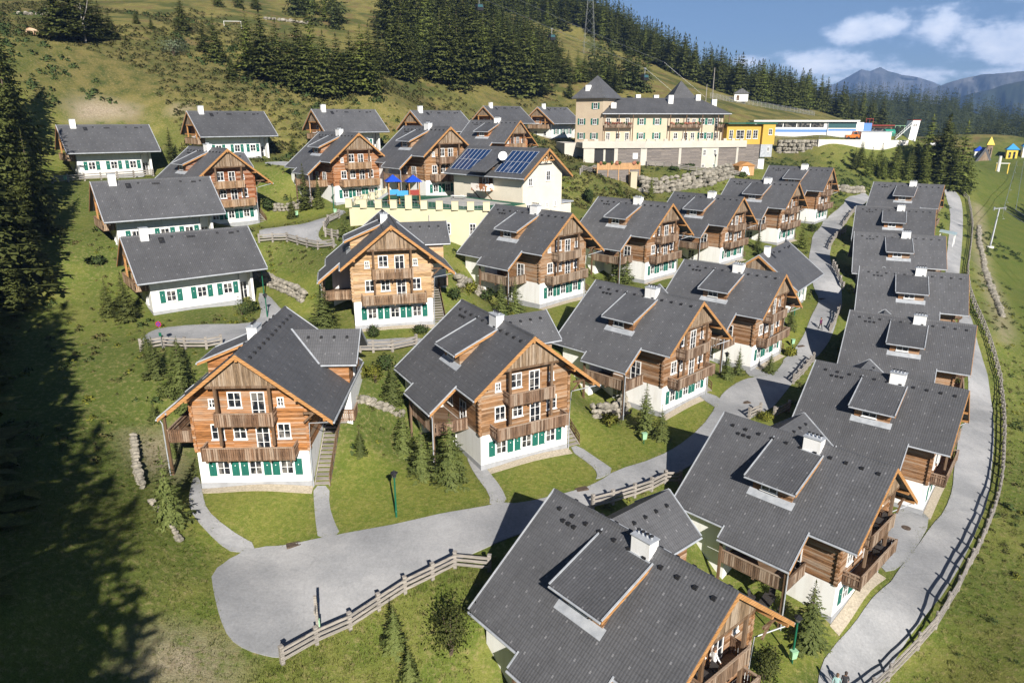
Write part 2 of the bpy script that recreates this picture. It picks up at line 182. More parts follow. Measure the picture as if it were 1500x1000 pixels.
def ground(x, y):
    """height of the terrain mesh itself (bilinear on its own grid)"""
    i = int(np.clip(np.searchsorted(GX, x) - 1, 0, len(GX) - 2)); j = int(np.clip(np.searchsorted(GY, y) - 1, 0, len(GY) - 2))
    u = (x - GX[i]) / (GX[i + 1] - GX[i]); v = (y - GY[j]) / (GY[j + 1] - GY[j])
    return float(GZ[j, i] * (1 - u) * (1 - v) + GZ[j, i + 1] * u * (1 - v) + GZ[j + 1, i] * (1 - u) * v + GZ[j + 1, i + 1] * u * v)
def grounds(x, y):
    i = np.clip(np.searchsorted(GX, x) - 1, 0, len(GX) - 2); j = np.clip(np.searchsorted(GY, y) - 1, 0, len(GY) - 2)
    u = (x - GX[i]) / (GX[i + 1] - GX[i]); v = (y - GY[j]) / (GY[j + 1] - GY[j])
    return GZ[j, i] * (1 - u) * (1 - v) + GZ[j, i + 1] * u * (1 - v) + GZ[j + 1, i] * (1 - u) * v + GZ[j + 1, i + 1] * u * v

# ------------------------------------------------------------------ materials
def newmat(name, col=(.5, .5, .5), rough=.8, metal=0., spec=.3):
    m = bpy.data.materials.new(name); m.use_nodes = True
    b = m.node_tree.nodes['Principled BSDF']
    b.inputs['Base Color'].default_value = (*col, 1)
    b.inputs['Roughness'].default_value = rough
    b.inputs['Metallic'].default_value = metal
    b.inputs['Specular IOR Level'].default_value = spec
    return m
class NT:
    def __init__(s, m):
        s.t = m.node_tree; s.b = s.t.nodes['Principled BSDF']
    def n(s, typ, ins=None, **pr):
        nd = s.t.nodes.new('ShaderNode' + typ)
        for k, v in pr.items(): setattr(nd, k, v)
        for k, v in (ins or {}).items(): s.set(nd, k, v)
        return nd
    def set(s, nd, k, v):
        if hasattr(v, 'is_linked') or isinstance(v, bpy.types.NodeSocket): s.t.links.new(v, nd.inputs[k])
        else:
            if isinstance(v, tuple) and len(v) == 3 and nd.inputs[k].type == 'RGBA': v = (*v, 1)
            nd.inputs[k].default_value = v
    def math(s, op, a, b=0., c=None):
        nd = s.n('Math', operation=op); s.set(nd, 0, a); s.set(nd, 1, b)
        if c is not None: s.set(nd, 2, c)
        return nd.outputs[0]
    def mix(s, f, a, b, mode='MIX'):
        nd = s.n('Mix', data_type='RGBA', blend_type=mode); s.set(nd, 0, f); s.set(nd, 6, a); s.set(nd, 7, b)
        return nd.outputs[2]
    def ramp(s, f, lo, hi, a=0., b=1.):
        nd = s.n('MapRange', clamp=True); s.set(nd, 0, f); s.set(nd, 1, lo); s.set(nd, 2, hi); s.set(nd, 3, a); s.set(nd, 4, b)
        return nd.outputs[0]
    def noise(s, vec, scale, detail=3., rough=.55):
        nd = s.n('TexNoise', {'Scale': scale, 'Detail': detail, 'Roughness': rough})
        if vec is not None: s.set(nd, 'Vector', vec)
        return nd.outputs[0]
    def obj(s):
        c = s.n('TexCoord'); sp = s.n('SeparateXYZ', {0: c.outputs['Object']})
        return c.outputs['Object'], sp.outputs
    def pos(s): return s.n('NewGeometry').outputs['Position']
    def comb(s, x, y, z):
        return s.n('CombineXYZ', {0: x, 1: y, 2: z}).outputs[0]
    def wn(s, vec):
        return s.n('TexWhiteNoise', {'Vector': vec}, noise_dimensions='3D').outputs[0]
    def scale(s, col, f):
        return s.n('VectorMath', {0: col, 3: f}, operation='SCALE').outputs[0]
    def bump(s, h, strength=.5, dist=.02):
        nd = s.n('Bump', {'Height': h, 'Strength': strength, 'Distance': dist}); s.set(s.b, 'Normal', nd.outputs[0])
    def col(s, c): s.set(s.b, 'Base Color', c)
def m_planks(name, pitch, vertical, base=None, var=.5, streak=.35, grey=0.3, island=False):
    m = newmat(name, rough=.78); t = NT(m); o, s = t.obj()
    info = t.n('ObjectInfo'); r = info.outputs['Random']
    along = t.math('ADD', s[0], s[1])
    if vertical: ax, lg = along, s[2]
    else: ax, lg = s[2], along
    q = t.math('DIVIDE', ax, pitch)
    idx = t.math('FLOOR', q); fr = t.math('SUBTRACT', q, idx)
    seg = t.math('FLOOR', t.math('DIVIDE', lg, 3.1))
    w = t.wn(t.comb(idx, seg if not vertical else 0., t.math('MULTIPLY', r, 97.))) if not island else t.n('NewGeometry').outputs['Random Per Island']
    gv = t.comb(t.math('MULTIPLY', ax, 14.), t.math('MULTIPLY', lg, 1.3), t.math('MULTIPLY', r, 50.))
    g = t.noise(gv, 1., 4., .7)
    big = t.noise(t.comb(t.math('MULTIPLY', ax, .9), t.math('MULTIPLY', lg, .35), t.math('MULTIPLY', r, 31.)), 1., 3.)
    f = t.math('ADD', t.math('MULTIPLY', w, var), t.ramp(g, .3, .7, 1 - var * .5 - streak, 1 - var * .5 + streak))
    gap = t.ramp(fr, .0, .09, .42, 1.)
    f = t.math('MULTIPLY', f, gap)
    c = info.outputs['Color'] if base is None else t.n('RGB').outputs[0]
    if base is not None: c.default_value = (*base, 1)
    gm = t.math('MULTIPLY', t.ramp(t.math('ADD', t.math('MULTIPLY', w, .5), t.math('MULTIPLY', big, .8)), .55, .95), grey)
    c = t.mix(gm, c, (.23, .19, .15))
    t.col(t.scale(c, f))
    t.bump(t.ramp(fr, 0., .14), .6, .03)
    return m
def m_roof(name, swap=False):
    m = newmat(name, rough=.62, spec=.35); t = NT(m); o, s = t.obj(); r = t.n('ObjectInfo').outputs['Random']
    a, b = (s[0], s[1]) if not swap else (s[1], s[0])
    row = t.math('MULTIPLY', t.math('ABSOLUTE', a), 1.28 / .36); ri = t.math('FLOOR', row); rf = t.math('SUBTRACT', row, ri)
    colm = t.math('ADD', t.math('DIVIDE', b, .30), t.math('MULTIPLY', t.math('MODULO', ri, 2.), .5)); ci = t.math('FLOOR', colm)
    w = t.wn(t.comb(ri, ci, t.math('MULTIPLY', r, 77.)))
    wave = t.math('SINE', t.math('MULTIPLY', b, 2 * PI / .20))
    big = t.noise(o, .35, 4.)
    fine = t.noise(o, 9., 3.)
    gu = t.math('DIVIDE', row, 4.); gi = t.math('FLOOR', gu); gv = t.math('ADD', t.math('DIVIDE', b, 1.2), t.math('MULTIPLY', t.math('MODULO', gi, 2.), .5))
    du = t.math('ABSOLUTE', t.math('SUBTRACT', t.math('FRACT', gu), .5)); dv = t.math('ABSOLUTE', t.math('SUBTRACT', t.math('FRACT', gv), .5))
    spot = t.math('MULTIPLY', t.math('LESS_THAN', du, .055), t.math('LESS_THAN', dv, .055))
    f = t.math('ADD', t.math('ADD', t.ramp(w, 0, 1, .94, 1.05), t.ramp(big, .3, .7, -.12, .12)), t.ramp(fine, .3, .7, -.10, .10))
    f = t.math('MULTIPLY', f, t.ramp(rf, .88, .97, 1., .80))
    f = t.math('MULTIPLY', f, t.ramp(wave, -.9, .2, .85, 1.03))
    f = t.math('MULTIPLY', f, t.ramp(r, 0, 1, .86, 1.1))
    stk = t.noise(t.comb(t.math('MULTIPLY', a, .22), t.math('MULTIPLY', b, 1.1), t.math('MULTIPLY', r, 60.)), 1., 4.); f = t.math('MULTIPLY', f, t.ramp(stk, .35, .72, .95, 1.08))
    c = t.mix(spot, (.088, .089, .095), (.17, .17, .178))
    t.col(t.scale(c, f))
    h = t.math('ADD', t.math('MULTIPLY', wave, .4), t.math('MULTIPLY', rf, 1.0))
    t.bump(h, .5, .02)
    return m
def m_noise(name, c1, c2, scale, rough=.85, bump=0., lo=.35, hi=.65, world=True, detail=5., spec=.25, bs=None):
    m = newmat(name, rough=rough, spec=spec); t = NT(m)
    v = t.pos() if world else t.obj()[0]
    n1 = t.noise(v, scale, detail, .6)
    t.col(t.mix(t.ramp(n1, lo, hi), c1, c2))
    if bump: t.bump(t.noise(v, bs or scale * 3, 4.), bump, .05)
    return m
MAT = {}
MAT['timber'] = m_planks('timber_planks', .19, False, None, .9, .42, .8)
MAT['board'] = m_planks('weathered_boards', .155, True, (.235, .160, .098), .8, .5, .75)
MAT['rail'] = m_planks('balcony_boards', .175, True, None, 1.0, .4, .7, True)
MAT['beam'] = m_planks('dark_beam', .4, True, (.13, .075, .04), .3, .3, .3)
MAT['barge'] = m_planks('larch_barge_board', .22, False, (.42, .21, .075), .2, .2, .12)
MAT['roof'] = m_roof('roof_tiles'); MAT['roofx'] = m_roof('roof_tiles_cross', True)
def _plaster():
    m = newmat('white_plaster', rough=.9, spec=.2); t = NT(m); o, s = t.obj(); p = t.pos(); r = t.n('ObjectInfo').outputs['Random']
    st = t.noise(t.comb(t.math('MULTIPLY', t.math('ADD', s[0], s[1]), 2.2), t.math('MULTIPLY', s[2], .25), t.math('MULTIPLY', r, 40.)), 1., 4.); n1 = t.noise(p, .6, 4.)
    sp = t.math('MULTIPLY', t.ramp(s[2], .5, 1.1, 1., 0.), t.ramp(t.noise(p, 2.5, 4.), .4, .7))
    c = t.mix(t.ramp(t.math('ADD', st, t.math('MULTIPLY', n1, .4)), .66, 1.0), (.79, .79, .78), (.68, .665, .635)); t.col(t.mix(t.math('MULTIPLY', sp, .35), c, (.42, .38, .32)))
    t.bump(t.noise(p, 8., 4.), .15, .05); return m
MAT['plaster'] = _plaster()
MAT['plinth'] = m_noise('grey_plinth', (.36, .37, .39), (.28, .285, .30), 1.2, .9, .1)
MAT['frame'] = newmat('white_frame', (.74, .74, .73), .5)
MAT['shutter'] = m_planks('green_shutter', .1, True, (.012, .125, .095), .2, .1, 0.)
MAT['white'] = newmat('white_paint', (.78, .78, .77), .6)
MAT['zinc'] = m_noise('zinc_sheet', (.42, .44, .47), (.30, .32, .35), 1.5, .38, 0., spec=.5)
def _glass():
    m = newmat('window_glass', (.02, .024, .03), .06, spec=.6); t = NT(m); o, s = t.obj()
    n1 = t.noise(t.pos(), 1.1, 2.)
    t.col(t.mix(t.ramp(n1, .5, .62), (.014, .017, .022), (.16, .15, .14)))
    return m
MAT['glass'] = _glass()
MAT['asphalt'] = None
def _asphalt():
    m = newmat('pale_asphalt', rough=.92, spec=.15); t = NT(m); p = t.pos()
    big = t.noise(p, .16, 5., .6); fine = t.noise(p, 5., 5., .7); grain = t.noise(p, 26., 2., .5)
    f = t.math('ADD', t.ramp(big, .3, .7, .80, 1.13), t.math('ADD', t.ramp(fine, .3, .7, -.12, .12), t.ramp(grain, .25, .75, -.07, .07)))
    v = t.n('TexVoronoi', {'Vector': p, 'Scale': .11}, feature='DISTANCE_TO_EDGE').outputs[0]
    v2 = t.math('ADD', v, t.math('MULTIPLY', t.noise(p, 1.2, 3.), .05))
    crack = t.ramp(v2, .026, .034, .93, 1.)
    f = t.math('MULTIPLY', f, crack)
    pv = t.n('TexVoronoi', {'Vector': p, 'Scale': .05}).outputs['Color']; f = t.math('MULTIPLY', f, t.ramp(t.n('SeparateColor', {0: pv}).outputs[0], 0, 1, .94, 1.05))
    f = t.math('MULTIPLY', f, t.ramp(t.noise(p, .7, 5., .7), .58, .74, 1., .84))
    t.col(t.scale(t.mix(t.ramp(big, .42, .6), (.285, .29, .30), (.325, .325, .33)), f))
    t.bump(grain, .3, .02)
    return m
MAT['asphalt'] = _asphalt()
MAT['gravel'] = m_noise('pale_gravel', (.46, .40, .31), (.30, .26, .20), 6., .95, .4, bs=14.)
MAT['rock'] = m_noise('boulder_stone', (.33, .30, .25), (.15, .14, .115), 1.1, .9, .5)
MAT['greywood'] = m_planks('weathered_grey_rail', .2, False, (.30, .275, .25), .3, .3, .2)
MAT['bark'] = m_noise('bark', (.12, .09, .065), (.07, .05, .04), 5., .95, .4)
MAT['black'] = newmat('black_metal', (.02, .02, .022), .5)
MAT['green_metal'] = newmat('green_lamp_post', (.01, .11, .06), .45)
MAT['mint'] = newmat('pale_green_plastic', (.30, .52, .33), .5)
MAT['steel'] = newmat('galvanised_steel', (.42, .43, .44), .4, .7)
def m_leaf(name, c1, c2, c3, sc=1.2):
    m = newmat(name, rough=.75, spec=.2); t = NT(m); p = t.pos(); r = t.n('ObjectInfo').outputs['Random']
    n1 = t.noise(p, sc, 4., .65); n2 = t.noise(p, sc * 6, 2., .6)
    c = t.mix(t.ramp(n1, .35, .65), c1, c2)
    c = t.mix(t.ramp(n2, .48, .72), c, c3)
    c = t.scale(c, t.ramp(r, 0, 1, .78, 1.25)); t.col(c)
    tr = t.n('BsdfTranslucent', {0: t.scale(c, 1.4)}); mx = t.n('MixShader', {0: .25, 1: t.b.outputs[0], 2: tr.outputs[0]})
    t.t.links.new(mx.outputs[0], [n for n in t.t.nodes if n.type == 'OUTPUT_MATERIAL'][0].inputs[0])
    return m
MAT['spruce'] = m_leaf('spruce_needles', (.056, .070, .018), (.098, .114, .028), (.150, .160, .046))
MAT['young'] = m_leaf('young_spruce_needles', (.070, .094, .024), (.122, .148, .040), (.175, .195, .065))
MAT['larch'] = m_leaf('larch_needles', (.095, .120, .024), (.145, .172, .036), (.20, .22, .06))
MAT['forest'] = m_leaf('forest_needles', (.044, .058, .018), (.072, .088, .024), (.108, .120, .036), .15)
MAT['scrub'] = m_leaf('scrub_leaves', (.060, .076, .022), (.11, .105, .034), (.17, .14, .06), .25)
MAT['yellowleaf'] = m_leaf('yellow_green_leaves', (.12, .14, .02), (.20, .20, .03), (.26, .24, .05), 2.)
MAT['lawntuft'] = m_leaf('lawn_grass', (.115, .155, .028), (.165, .190, .042), (.23, .22, .07), .6)
MAT['pale'] = m_leaf('silvery_willow_leaves', (.12, .15, .08), (.17, .20, .12), (.22, .25, .17), 1.)
MAT['bushleaf'] = m_leaf('bush_leaves', (.04, .065, .02), (.065, .095, .028), (.09, .12, .04), 1.5)

# ------------------------------------------------------------------ mesh builder
class MB:
    def __init__(s): s.v = []; s.f = []; s.m = []
    def quad(s, pts, mi=0):
        i = len(s.v); s.v += [tuple(p) for p in pts]; s.f.append(tuple(range(i, i + len(pts)))); s.m.append(mi)
    def box(s, x0, x1, y0, y1, z0, z1, mi=0):
        i = len(s.v)
        s.v += [(x0, y0, z0), (x1, y0, z0), (x1, y1, z0), (x0, y1, z0), (x0, y0, z1), (x1, y0, z1), (x1, y1, z1), (x0, y1, z1)]
        for f in ((0, 3, 2, 1), (4, 5, 6, 7), (0, 1, 5, 4), (1, 2, 6, 5), (2, 3, 7, 6), (3, 0, 4, 7)):
            s.f.append(tuple(i + k for k in f)); s.m.append(mi)
        return s
    def prism(s, poly, d, mi=0):
        """poly: list of 3d points (counter-clockwise seen from the outside of the first face); d: extrusion vector"""
        n = len(poly); i = len(s.v)
        s.v += [tuple(p) for p in poly] + [tuple(p[k] + d[k] for k in range(3)) for p in poly]
        s.f.append(tuple(range(i, i + n))); s.f.append(tuple(reversed(range(i + n, i + 2 * n)))); s.m += [mi, mi]
        for k in range(n):
            k2 = (k + 1) % n
            s.f.append((i + k2, i + k, i + n + k, i + n + k2)); s.m.append(mi)
        return s
    def bar(s, a, b, w, h=None, mi=0, up=(0, 0, 1)):
        """rectangular bar from a to b"""
        h = h or w; a = Vector(a); b = Vector(b); d = (b - a).normalized(); u = Vector(up)
        if abs(d.dot(u)) > .98: u = Vector((0, 1, 0))
        sd = d.cross(u).normalized() * (w / 2); uu = sd.cross(d).normalized() * (h / 2)
        i = len(s.v)
        for p in (a, b):
            s.v += [tuple(p - sd - uu), tuple(p + sd - uu), tuple(p + sd + uu), tuple(p - sd + uu)]
        for f in ((3, 2, 1, 0), (4, 5, 6, 7), (0, 1, 5, 4), (1, 2, 6, 5), (2, 3, 7, 6), (3, 0, 4, 7)):
            s.f.append(tuple(i + k for k in f)); s.m.append(mi)
        return s
    def tube(s, pts, r, n=8, mi=0, caps=True):
        """tube along pts with radius r (number or list)"""
        pts = [Vector(p) for p in pts]; rr = r if isinstance(r, (list, tuple)) else [r] * len(pts)
        base = len(s.v)
        for k, p in enumerate(pts):
            d = (pts[min(k + 1, len(pts) - 1)] - pts[max(k - 1, 0)]).normalized()
            u = Vector((0, 0, 1)) if abs(d.z) < .95 else Vector((1, 0, 0))
            a = d.cross(u).normalized(); b = a.cross(d)
            for j in range(n):
                t = 2 * PI * j / n
                s.v.append(tuple(p + a * math.cos(t) * rr[k] + b * math.sin(t) * rr[k]))
        for k in range(len(pts) - 1):
            for j in range(n):
                j2 = (j + 1) % n
                s.f.append((base + k * n + j, base + k * n + j2, base + (k + 1) * n + j2, base + (k + 1) * n + j)); s.m.append(mi)
        if caps:
            s.f.append(tuple(base + j for j in reversed(range(n)))); s.m.append(mi)
            e = base + (len(pts) - 1) * n
            s.f.append(tuple(e + j for j in range(n))); s.m.append(mi)
        return s
    def ball(s, c, r, mi=0, n=8, m=6, jit=0., rg=None):
        rx, ry, rz = r if isinstance(r, (tuple, list)) else (r, r, r)
        i = len(s.v); s.v.append((c[0], c[1], c[2] - rz))
        for a in range(1, m):
            ph = -PI / 2 + PI * a / m
            for b in range(n):
                th = 2 * PI * b / n; k = 1 + (rg.uniform(-jit, jit) if jit else 0)
                s.v.append((c[0] + rx * k * math.cos(ph) * math.cos(th), c[1] + ry * k * math.cos(ph) * math.sin(th), c[2] + rz * k * math.sin(ph)))
        s.v.append((c[0], c[1], c[2] + rz)); top = len(s.v) - 1
        for b in range(n):
            b2 = (b + 1) % n
            s.f.append((i, i + 1 + b2, i + 1 + b)); s.m.append(mi)
            for a in range(m - 2):
                p = i + 1 + a * n
                s.f.append((p + b, p + b2, p + n + b2, p + n + b)); s.m.append(mi)
            p = i + 1 + (m - 2) * n
            s.f.append((p + b, p + b2, top)); s.m.append(mi)
        return s
    def mesh(s, name, mats, smooth=False):
        me = bpy.data.meshes.new(name); me.from_pydata(s.v, [], s.f)
        for m in (mats if isinstance(mats, (list, tuple)) else [mats]): me.materials.append(m)
        me.polygons.foreach_set('material_index', s.m)
        if smooth: me.polygons.foreach_set('use_smooth', [True] * len(s.f))
        me.update(); return me
    def build(s, name, mats, parent=None, smooth=False):
        o = bpy.data.objects.new(name, s.mesh(name, mats, smooth)); COL.objects.link(o); o.parent = parent
        return o
def tag(o, label=None, cat=None, group=None, kind=None):
    if label: o['label'] = label
    if cat: o['category'] = cat
    if group: o['group'] = group
    if kind: o['kind'] = kind
    return o
def thing(name, label, cat, loc=(0, 0, 0), rz=0., group=None):
    o = bpy.data.objects.new(name, None); COL.objects.link(o); o.location = loc; o.rotation_euler = (0, 0, rz); o.empty_display_size = .3
    return tag(o, label, cat, group)
KIDS = {}
def copy_tree(o, parent=None):
    c = o.copy(); COL.objects.link(c)
    if parent is not None: c.parent = parent
    for ch in KIDS.get(o.name) or list(o.children): copy_tree(ch, c)
    return c
def freeze(o):
    """remember children once, so that copying is quick"""
    KIDS[o.name] = list(o.children)
    for c in o.children: freeze(c)
def mesh_np(name, V, F, mat, smooth=False, mi=None, nrm=None):
    me = bpy.data.meshes.new(name); V = np.asarray(V, np.float32); F = np.asarray(F, np.int32); k = F.shape[1]
    if nrm is not None:   # wind every leaf so that its front looks outward
        nrm = np.asarray(nrm, np.float32); g = np.cross(V[F[:, 1]] - V[F[:, 0]], V[F[:, 2]] - V[F[:, 0]]); sw = (g * nrm[F].mean(1)).sum(1) < 0
        F = F.copy(); F[sw] = F[sw][:, ::-1]
    me.vertices.add(len(V)); me.vertices.foreach_set('co', V.ravel())
    me.loops.add(F.size); me.loops.foreach_set('vertex_index', F.ravel())
    me.polygons.add(len(F)); me.polygons.foreach_set('loop_start', np.arange(0, F.size, k, dtype=np.int32))
    for m in (mat if isinstance(mat, (list, tuple)) else [mat]): me.materials.append(m)
    if smooth: me.polygons.foreach_set('use_smooth', np.ones(len(F), bool))
    if mi is not None: me.polygons.foreach_set('material_index', np.asarray(mi, np.int32))
    me.update(calc_edges=True); me.validate()
    if nrm is not None:
        me.polygons.foreach_set('use_smooth', np.ones(len(F), bool)); me.normals_split_custom_set_from_vertices(np.asarray(nrm, np.float32))
    return me
def obj_np(name, V, F, mat, parent=None, **kw):
    o = bpy.data.objects.new(name, mesh_np(name, V, F, mat, **kw)); COL.objects.link(o); o.parent = parent; return o
# ------------------------------------------------------------------ windows, doors, shutters (shared meshes, facing -y)
WIN = {}
def win_meshes(w, h, rows, door=False):
    k = (w, h, rows, door)
    if k in WIN: return WIN[k]
    f = MB(); c = .085
    f.box(-w / 2, -w / 2 + c, -.07, .02, 0, h); f.box(w / 2 - c, w / 2, -.07, .02, 0, h)
    f.box(-w / 2 + c, w / 2 - c, -.07, .02, h - c, h); f.box(-w / 2 + c, w / 2 - c, -.07, .02, 0, c)
    f.box(-.035, .035, -.058, .0, c, h - c)
    for i in range(1, rows):
        z = h * i / rows
        f.box(-w / 2 + c, -.035, -.05, .0, z - .02, z + .02); f.box(.035, w / 2 - c, -.05, .0, z - .02, z + .02)
    if not door: f.box(-w / 2 - .07, w / 2 + .07, -.14, .02, -.07, -.002)
    g = MB(); g.box(-w / 2 + c, w / 2 - c, -.024, .01, c, h - c)
    WIN[k] = (f.mesh('window_frame', MAT['frame']), g.mesh('window_pane', MAT['glass']))
    return WIN[k]
def window(parent, p, w, h, rot=0., rows=2, door=False, name=None):
    fm, gm = win_meshes(w, h, rows, door)
    o = bpy.data.objects.new(name or ('balcony_door' if door else 'window'), fm); COL.objects.link(o); o.parent = parent
    o.location = p; o.rotation_euler = (0, 0, rot)
    g = bpy.data.objects.new('pane', gm); COL.objects.link(g); g.parent = o
    return o
SH = {}
def shutter(parent, p, w, h, rot=0.):
    if (w, h) not in SH:
        s = MB(); s.box(-w / 2, w / 2, -.05, -.005, 0, h)
        s.box(-w / 2 + .03, w / 2 - .03, -.062, -.05, h * .12, h * .19); s.box(-w / 2 + .03, w / 2 - .03, -.062, -.05, h * .81, h * .88)
        d = .055; z = h * .64
        s.prism([(0, -.052, z - d), (d, -.052, z), (0, -.052, z + d), (-d, -.052, z)], (0, -.008, 0), 1)
        SH[(w, h)] = s.mesh('shutter', [MAT['shutter'], MAT['white']])
    o = bpy.data.objects.new('shutter', SH[(w, h)]); COL.objects.link(o); o.parent = parent; o.location = p; o.rotation_euler = (0, 0, rot)
    return o
def railing(mb, a, b, z0, h, t=.045, bw=.145, gap=.03):
    """vertical boards between a and b (axis aligned, 2d), handrail on top"""
    ax, ay = a; bx, by = b; L = math.hypot(bx - ax, by - ay); dx, dy = (bx - ax) / L, (by - ay) / L
    n = max(1, int(L / (bw + gap))); st = L / n
    for i in range(n):
        m = (i + .5) * st; cx, cy = ax + dx * m, ay + dy * m; hx = abs(dx) * bw / 2 + abs(dy) * t / 2; hy = abs(dy) * bw / 2 + abs(dx) * t / 2
        j = ((i * 7919) % 13 - 6) * .004
        mb.box(cx - hx, cx + hx, cy - hy, cy + hy, z0 - .06 + j, z0 + h - .02)
    for z, w, hh in ((z0 + h, .13, .07), (z0 + .1, .07, .09), (z0 + h - .28, .07, .08)):
        ox, oy = (-dy * .0, dx * .0)
        off = 0 if z == z0 + h else .055
        mb.bar((ax - dx * .04 + dy * -off, ay - dy * .04 + dx * off, z), (bx + dx * .04 + dy * -off, by + dy * .04 + dx * off, z), w, hh)

VENT = []
def vent(parent, p):
    if not VENT: m = MB(); m.prism([(-.14, -.13, -.06), (.14, -.13, -.06), (.10, -.13, .12), (-.10, -.13, .12)], (0, .26, 0)); VENT.append(m.mesh('roof_vent', MAT['black']))
    o = bpy.data.objects.new('roof_vent', VENT[0]); COL.objects.link(o); o.parent = parent; o.location = p
# ------------------------------------------------------------------ the chalet
H_, S_, L_ = 12.12, .80, 14.33
WL, WL2, WE, E1, E2, WR = 5.75, 7.45, 8.31, 3.53, 9.37, 6.95
def zr(x): return H_ - S_ * abs(x)
def slab(mb, poly, zf, t, mi=0):
    """roof plane: poly in plan (ccw), zf height of top, t thickness"""
    n = len(poly); i = len(mb.v)
    mb.v += [(x, y, zf(x, y)) for x, y in poly] + [(x, y, zf(x, y) - t) for x, y in poly]
    mb.f.append(tuple(range(i, i + n))); mb.f.append(tuple(reversed(range(i + n, i + 2 * n)))); mb.m += [mi, mi]
    for k in range(n):
        k2 = (k + 1) % n
        mb.f.append((i + k2, i + k, i + n + k, i + n + k2)); mb.m.append(mi)
def chalet():
    T = thing('chalet', 'x', 'chalet')
    # roof
    r = MB(); t = .26
    slab(r, [(0, 0), (0, L_), (-WL2, L_), (-WL2, E2), (-WE, E2), (-WE, E1), (-WL, E1), (-WL, 0)], lambda x, y: zr(x), t)
    slab(r, [(0, 0), (WR, 0), (WR, L_), (0, L_)], lambda x, y: zr(x) - .003, t)
    roof = r.build('roof', MAT['roof'], T)
    rc = MB()
    for k in range(0, 36):   # ridge tiles
        y = .1 + k * .395
        rc.prism([(-.17, y, zr(.17) + .0), (.17, y, zr(.17) + .0), (.06, y, H_ + .06), (-.06, y, H_ + .06)], (0, .385, 0))
    rc.build('ridge_cap', MAT['roof'], roof)
    def gut(x, y0, y1): g = MB(); g.tube([(x, y0, zr(x) - .10), (x, y1, zr(x) - .10)], .085, 8); g.build('gutter', MAT['zinc'], roof)
    gut(-WL - .08, -.02, E1 - .02); gut(-WE - .08, E1 - .03, E2 + .03); gut(-WL2 - .08, E2 + .05, L_); gut(WR + .08, -.02, L_)
    def verge(xa, xb, y, s):   # bright verge flashings
        fl = MB(); fl.bar((xa, y, zr(xa) + .02), (xb, y, zr(xb) + .02), .09, .10); fl.build('verge_flashing', MAT['zinc'], roof)
    verge(0, -WL2, L_ + .02, 1); verge(0, WR, L_ + .02, 1)
    verge(-WL + .02, -WE, E1 - .03, 1); verge(-WL2 + .02, -WE, E2 + .03, 1)
    for k in range(11):
        for x in (-.75, .75): vent(roof, (x, 1.0 + k * 1.2, zr(x)))
    for k in range(3): vent(roof, (-1.2, 11.2 + k * .5, zr(1.2)))
    # chimney
    c = MB(); c.box(-.78, .02, 5.45, 6.85, 10.6, 12.62)
    ch = c.build('chimney', MAT['plaster'], roof)
    c = MB(); c.box(-.84, .08, 5.39, 6.91, 12.62, 12.69)
    for k in range(4):
        y = 5.67 + k * .32
        c.tube([(-.38, y, 12.68), (-.38, y, 12.86)], .08, 8, 0); c.tube([(-.38, y, 12.9), (-.38, y, 12.95), (-.38, y, 13.0)], [.13, .13, .04], 8, 1)
    c.build('chimney_pot', [MAT['zinc'], MAT['black']], roof)
    c = MB(); c.box(-.9, .14, 5.33, 6.97, 11.2, 11.5); c.build('flashing', MAT['zinc'], roof)
    # wing roof (ridge along x)
    WY, WZ, WX = 10.55, 10.95, 7.66; wv = 7.57; sl = .79
    w = MB()
    zf = lambda x, y: WZ - sl * abs(y - WY)
    xa = (H_ - WZ) / S_ - .15
    xe = (H_ - (WZ - sl * (WY - wv))) / S_ - .15
    slab(w, [(xa, WY), (xe, wv), (WX, wv), (WX, WY)], zf, .22)
    slab(w, [(xa, WY), (WX, WY), (WX, 2 * WY - wv), (xe, 2 * WY - wv)], lambda x, y: zf(x, y) - .003, .22)
    wr = w.build('wing_roof', MAT['roofx'], T)
    g = MB(); g.tube([(xe + .3, wv - .08, zf(0, wv) - .1), (WX, wv - .08, zf(0, wv) - .1)], .08, 8)
    g.build('gutter', MAT['zinc'], wr); g = MB(); g.bar((xa + .15, WY, WZ + .06), (xe + .15, wv, zf(0, wv) + .06), .16, .05); g.build('valley_flashing', MAT['zinc'], wr); g = MB(); g.bar((WX + .03, WY, WZ), (WX + .03, wv, zf(0, wv)), .08, .16); g.bar((WX + .03, WY, WZ), (WX + .03, 2 * WY - wv, zf(0, wv)), .08, .16)
    g.build('verge_flashing', MAT['zinc'], wr)
    for k in range(4): vent(wr, (3.1 + k * 1.15, WY - .72, zf(0, WY - .72)))
    # plaster walls
    p = MB()
    p.box(-4.5, 4.5, 1.44, 13.3, -1.8, 3.32)
    p.prism([(-6.8, 9.42, -1.), (-4.503, 9.42, -1.), (-4.503, 9.42, zr(4.5) - .3), (-6.8, 9.42, zr(6.8) - .3)], (0, 3.9, 0))
    p.prism([(4.503, 7.4, -1.), (7.0, 7.4, -1.), (7.0, 7.4, 6.2), (4.503, 7.4, 6.2)], (0, 5.92, 0))
    p.build('plaster_wall', MAT['plaster'], T)
    p = MB(); p.box(-4.53, 4.53, 1.41, 13.2, -1.85, .56); p.build('plinth', MAT['plinth'], T)
    # timber walls
    p = MB()
    zt = H_ - .30
    p.prism([(-4.5, 1.46, 3.32), (4.5, 1.46, 3.32), (4.5, 1.46, zt - S_ * 4.5), (0, 1.46, zt), (-4.5, 1.46, zt - S_ * 4.5)], (0, 11.82, 0))
    p.prism([(4.505, 7.45, 6.2), (6.5, 7.45, 6.2), (6.5, 7.45, zr(6.5) - .3), (4.505, 7.45, zr(4.5) - .3)], (0, 5.8, 0))
    zw = lambda y: WZ - .25 - sl * abs(y - WY)
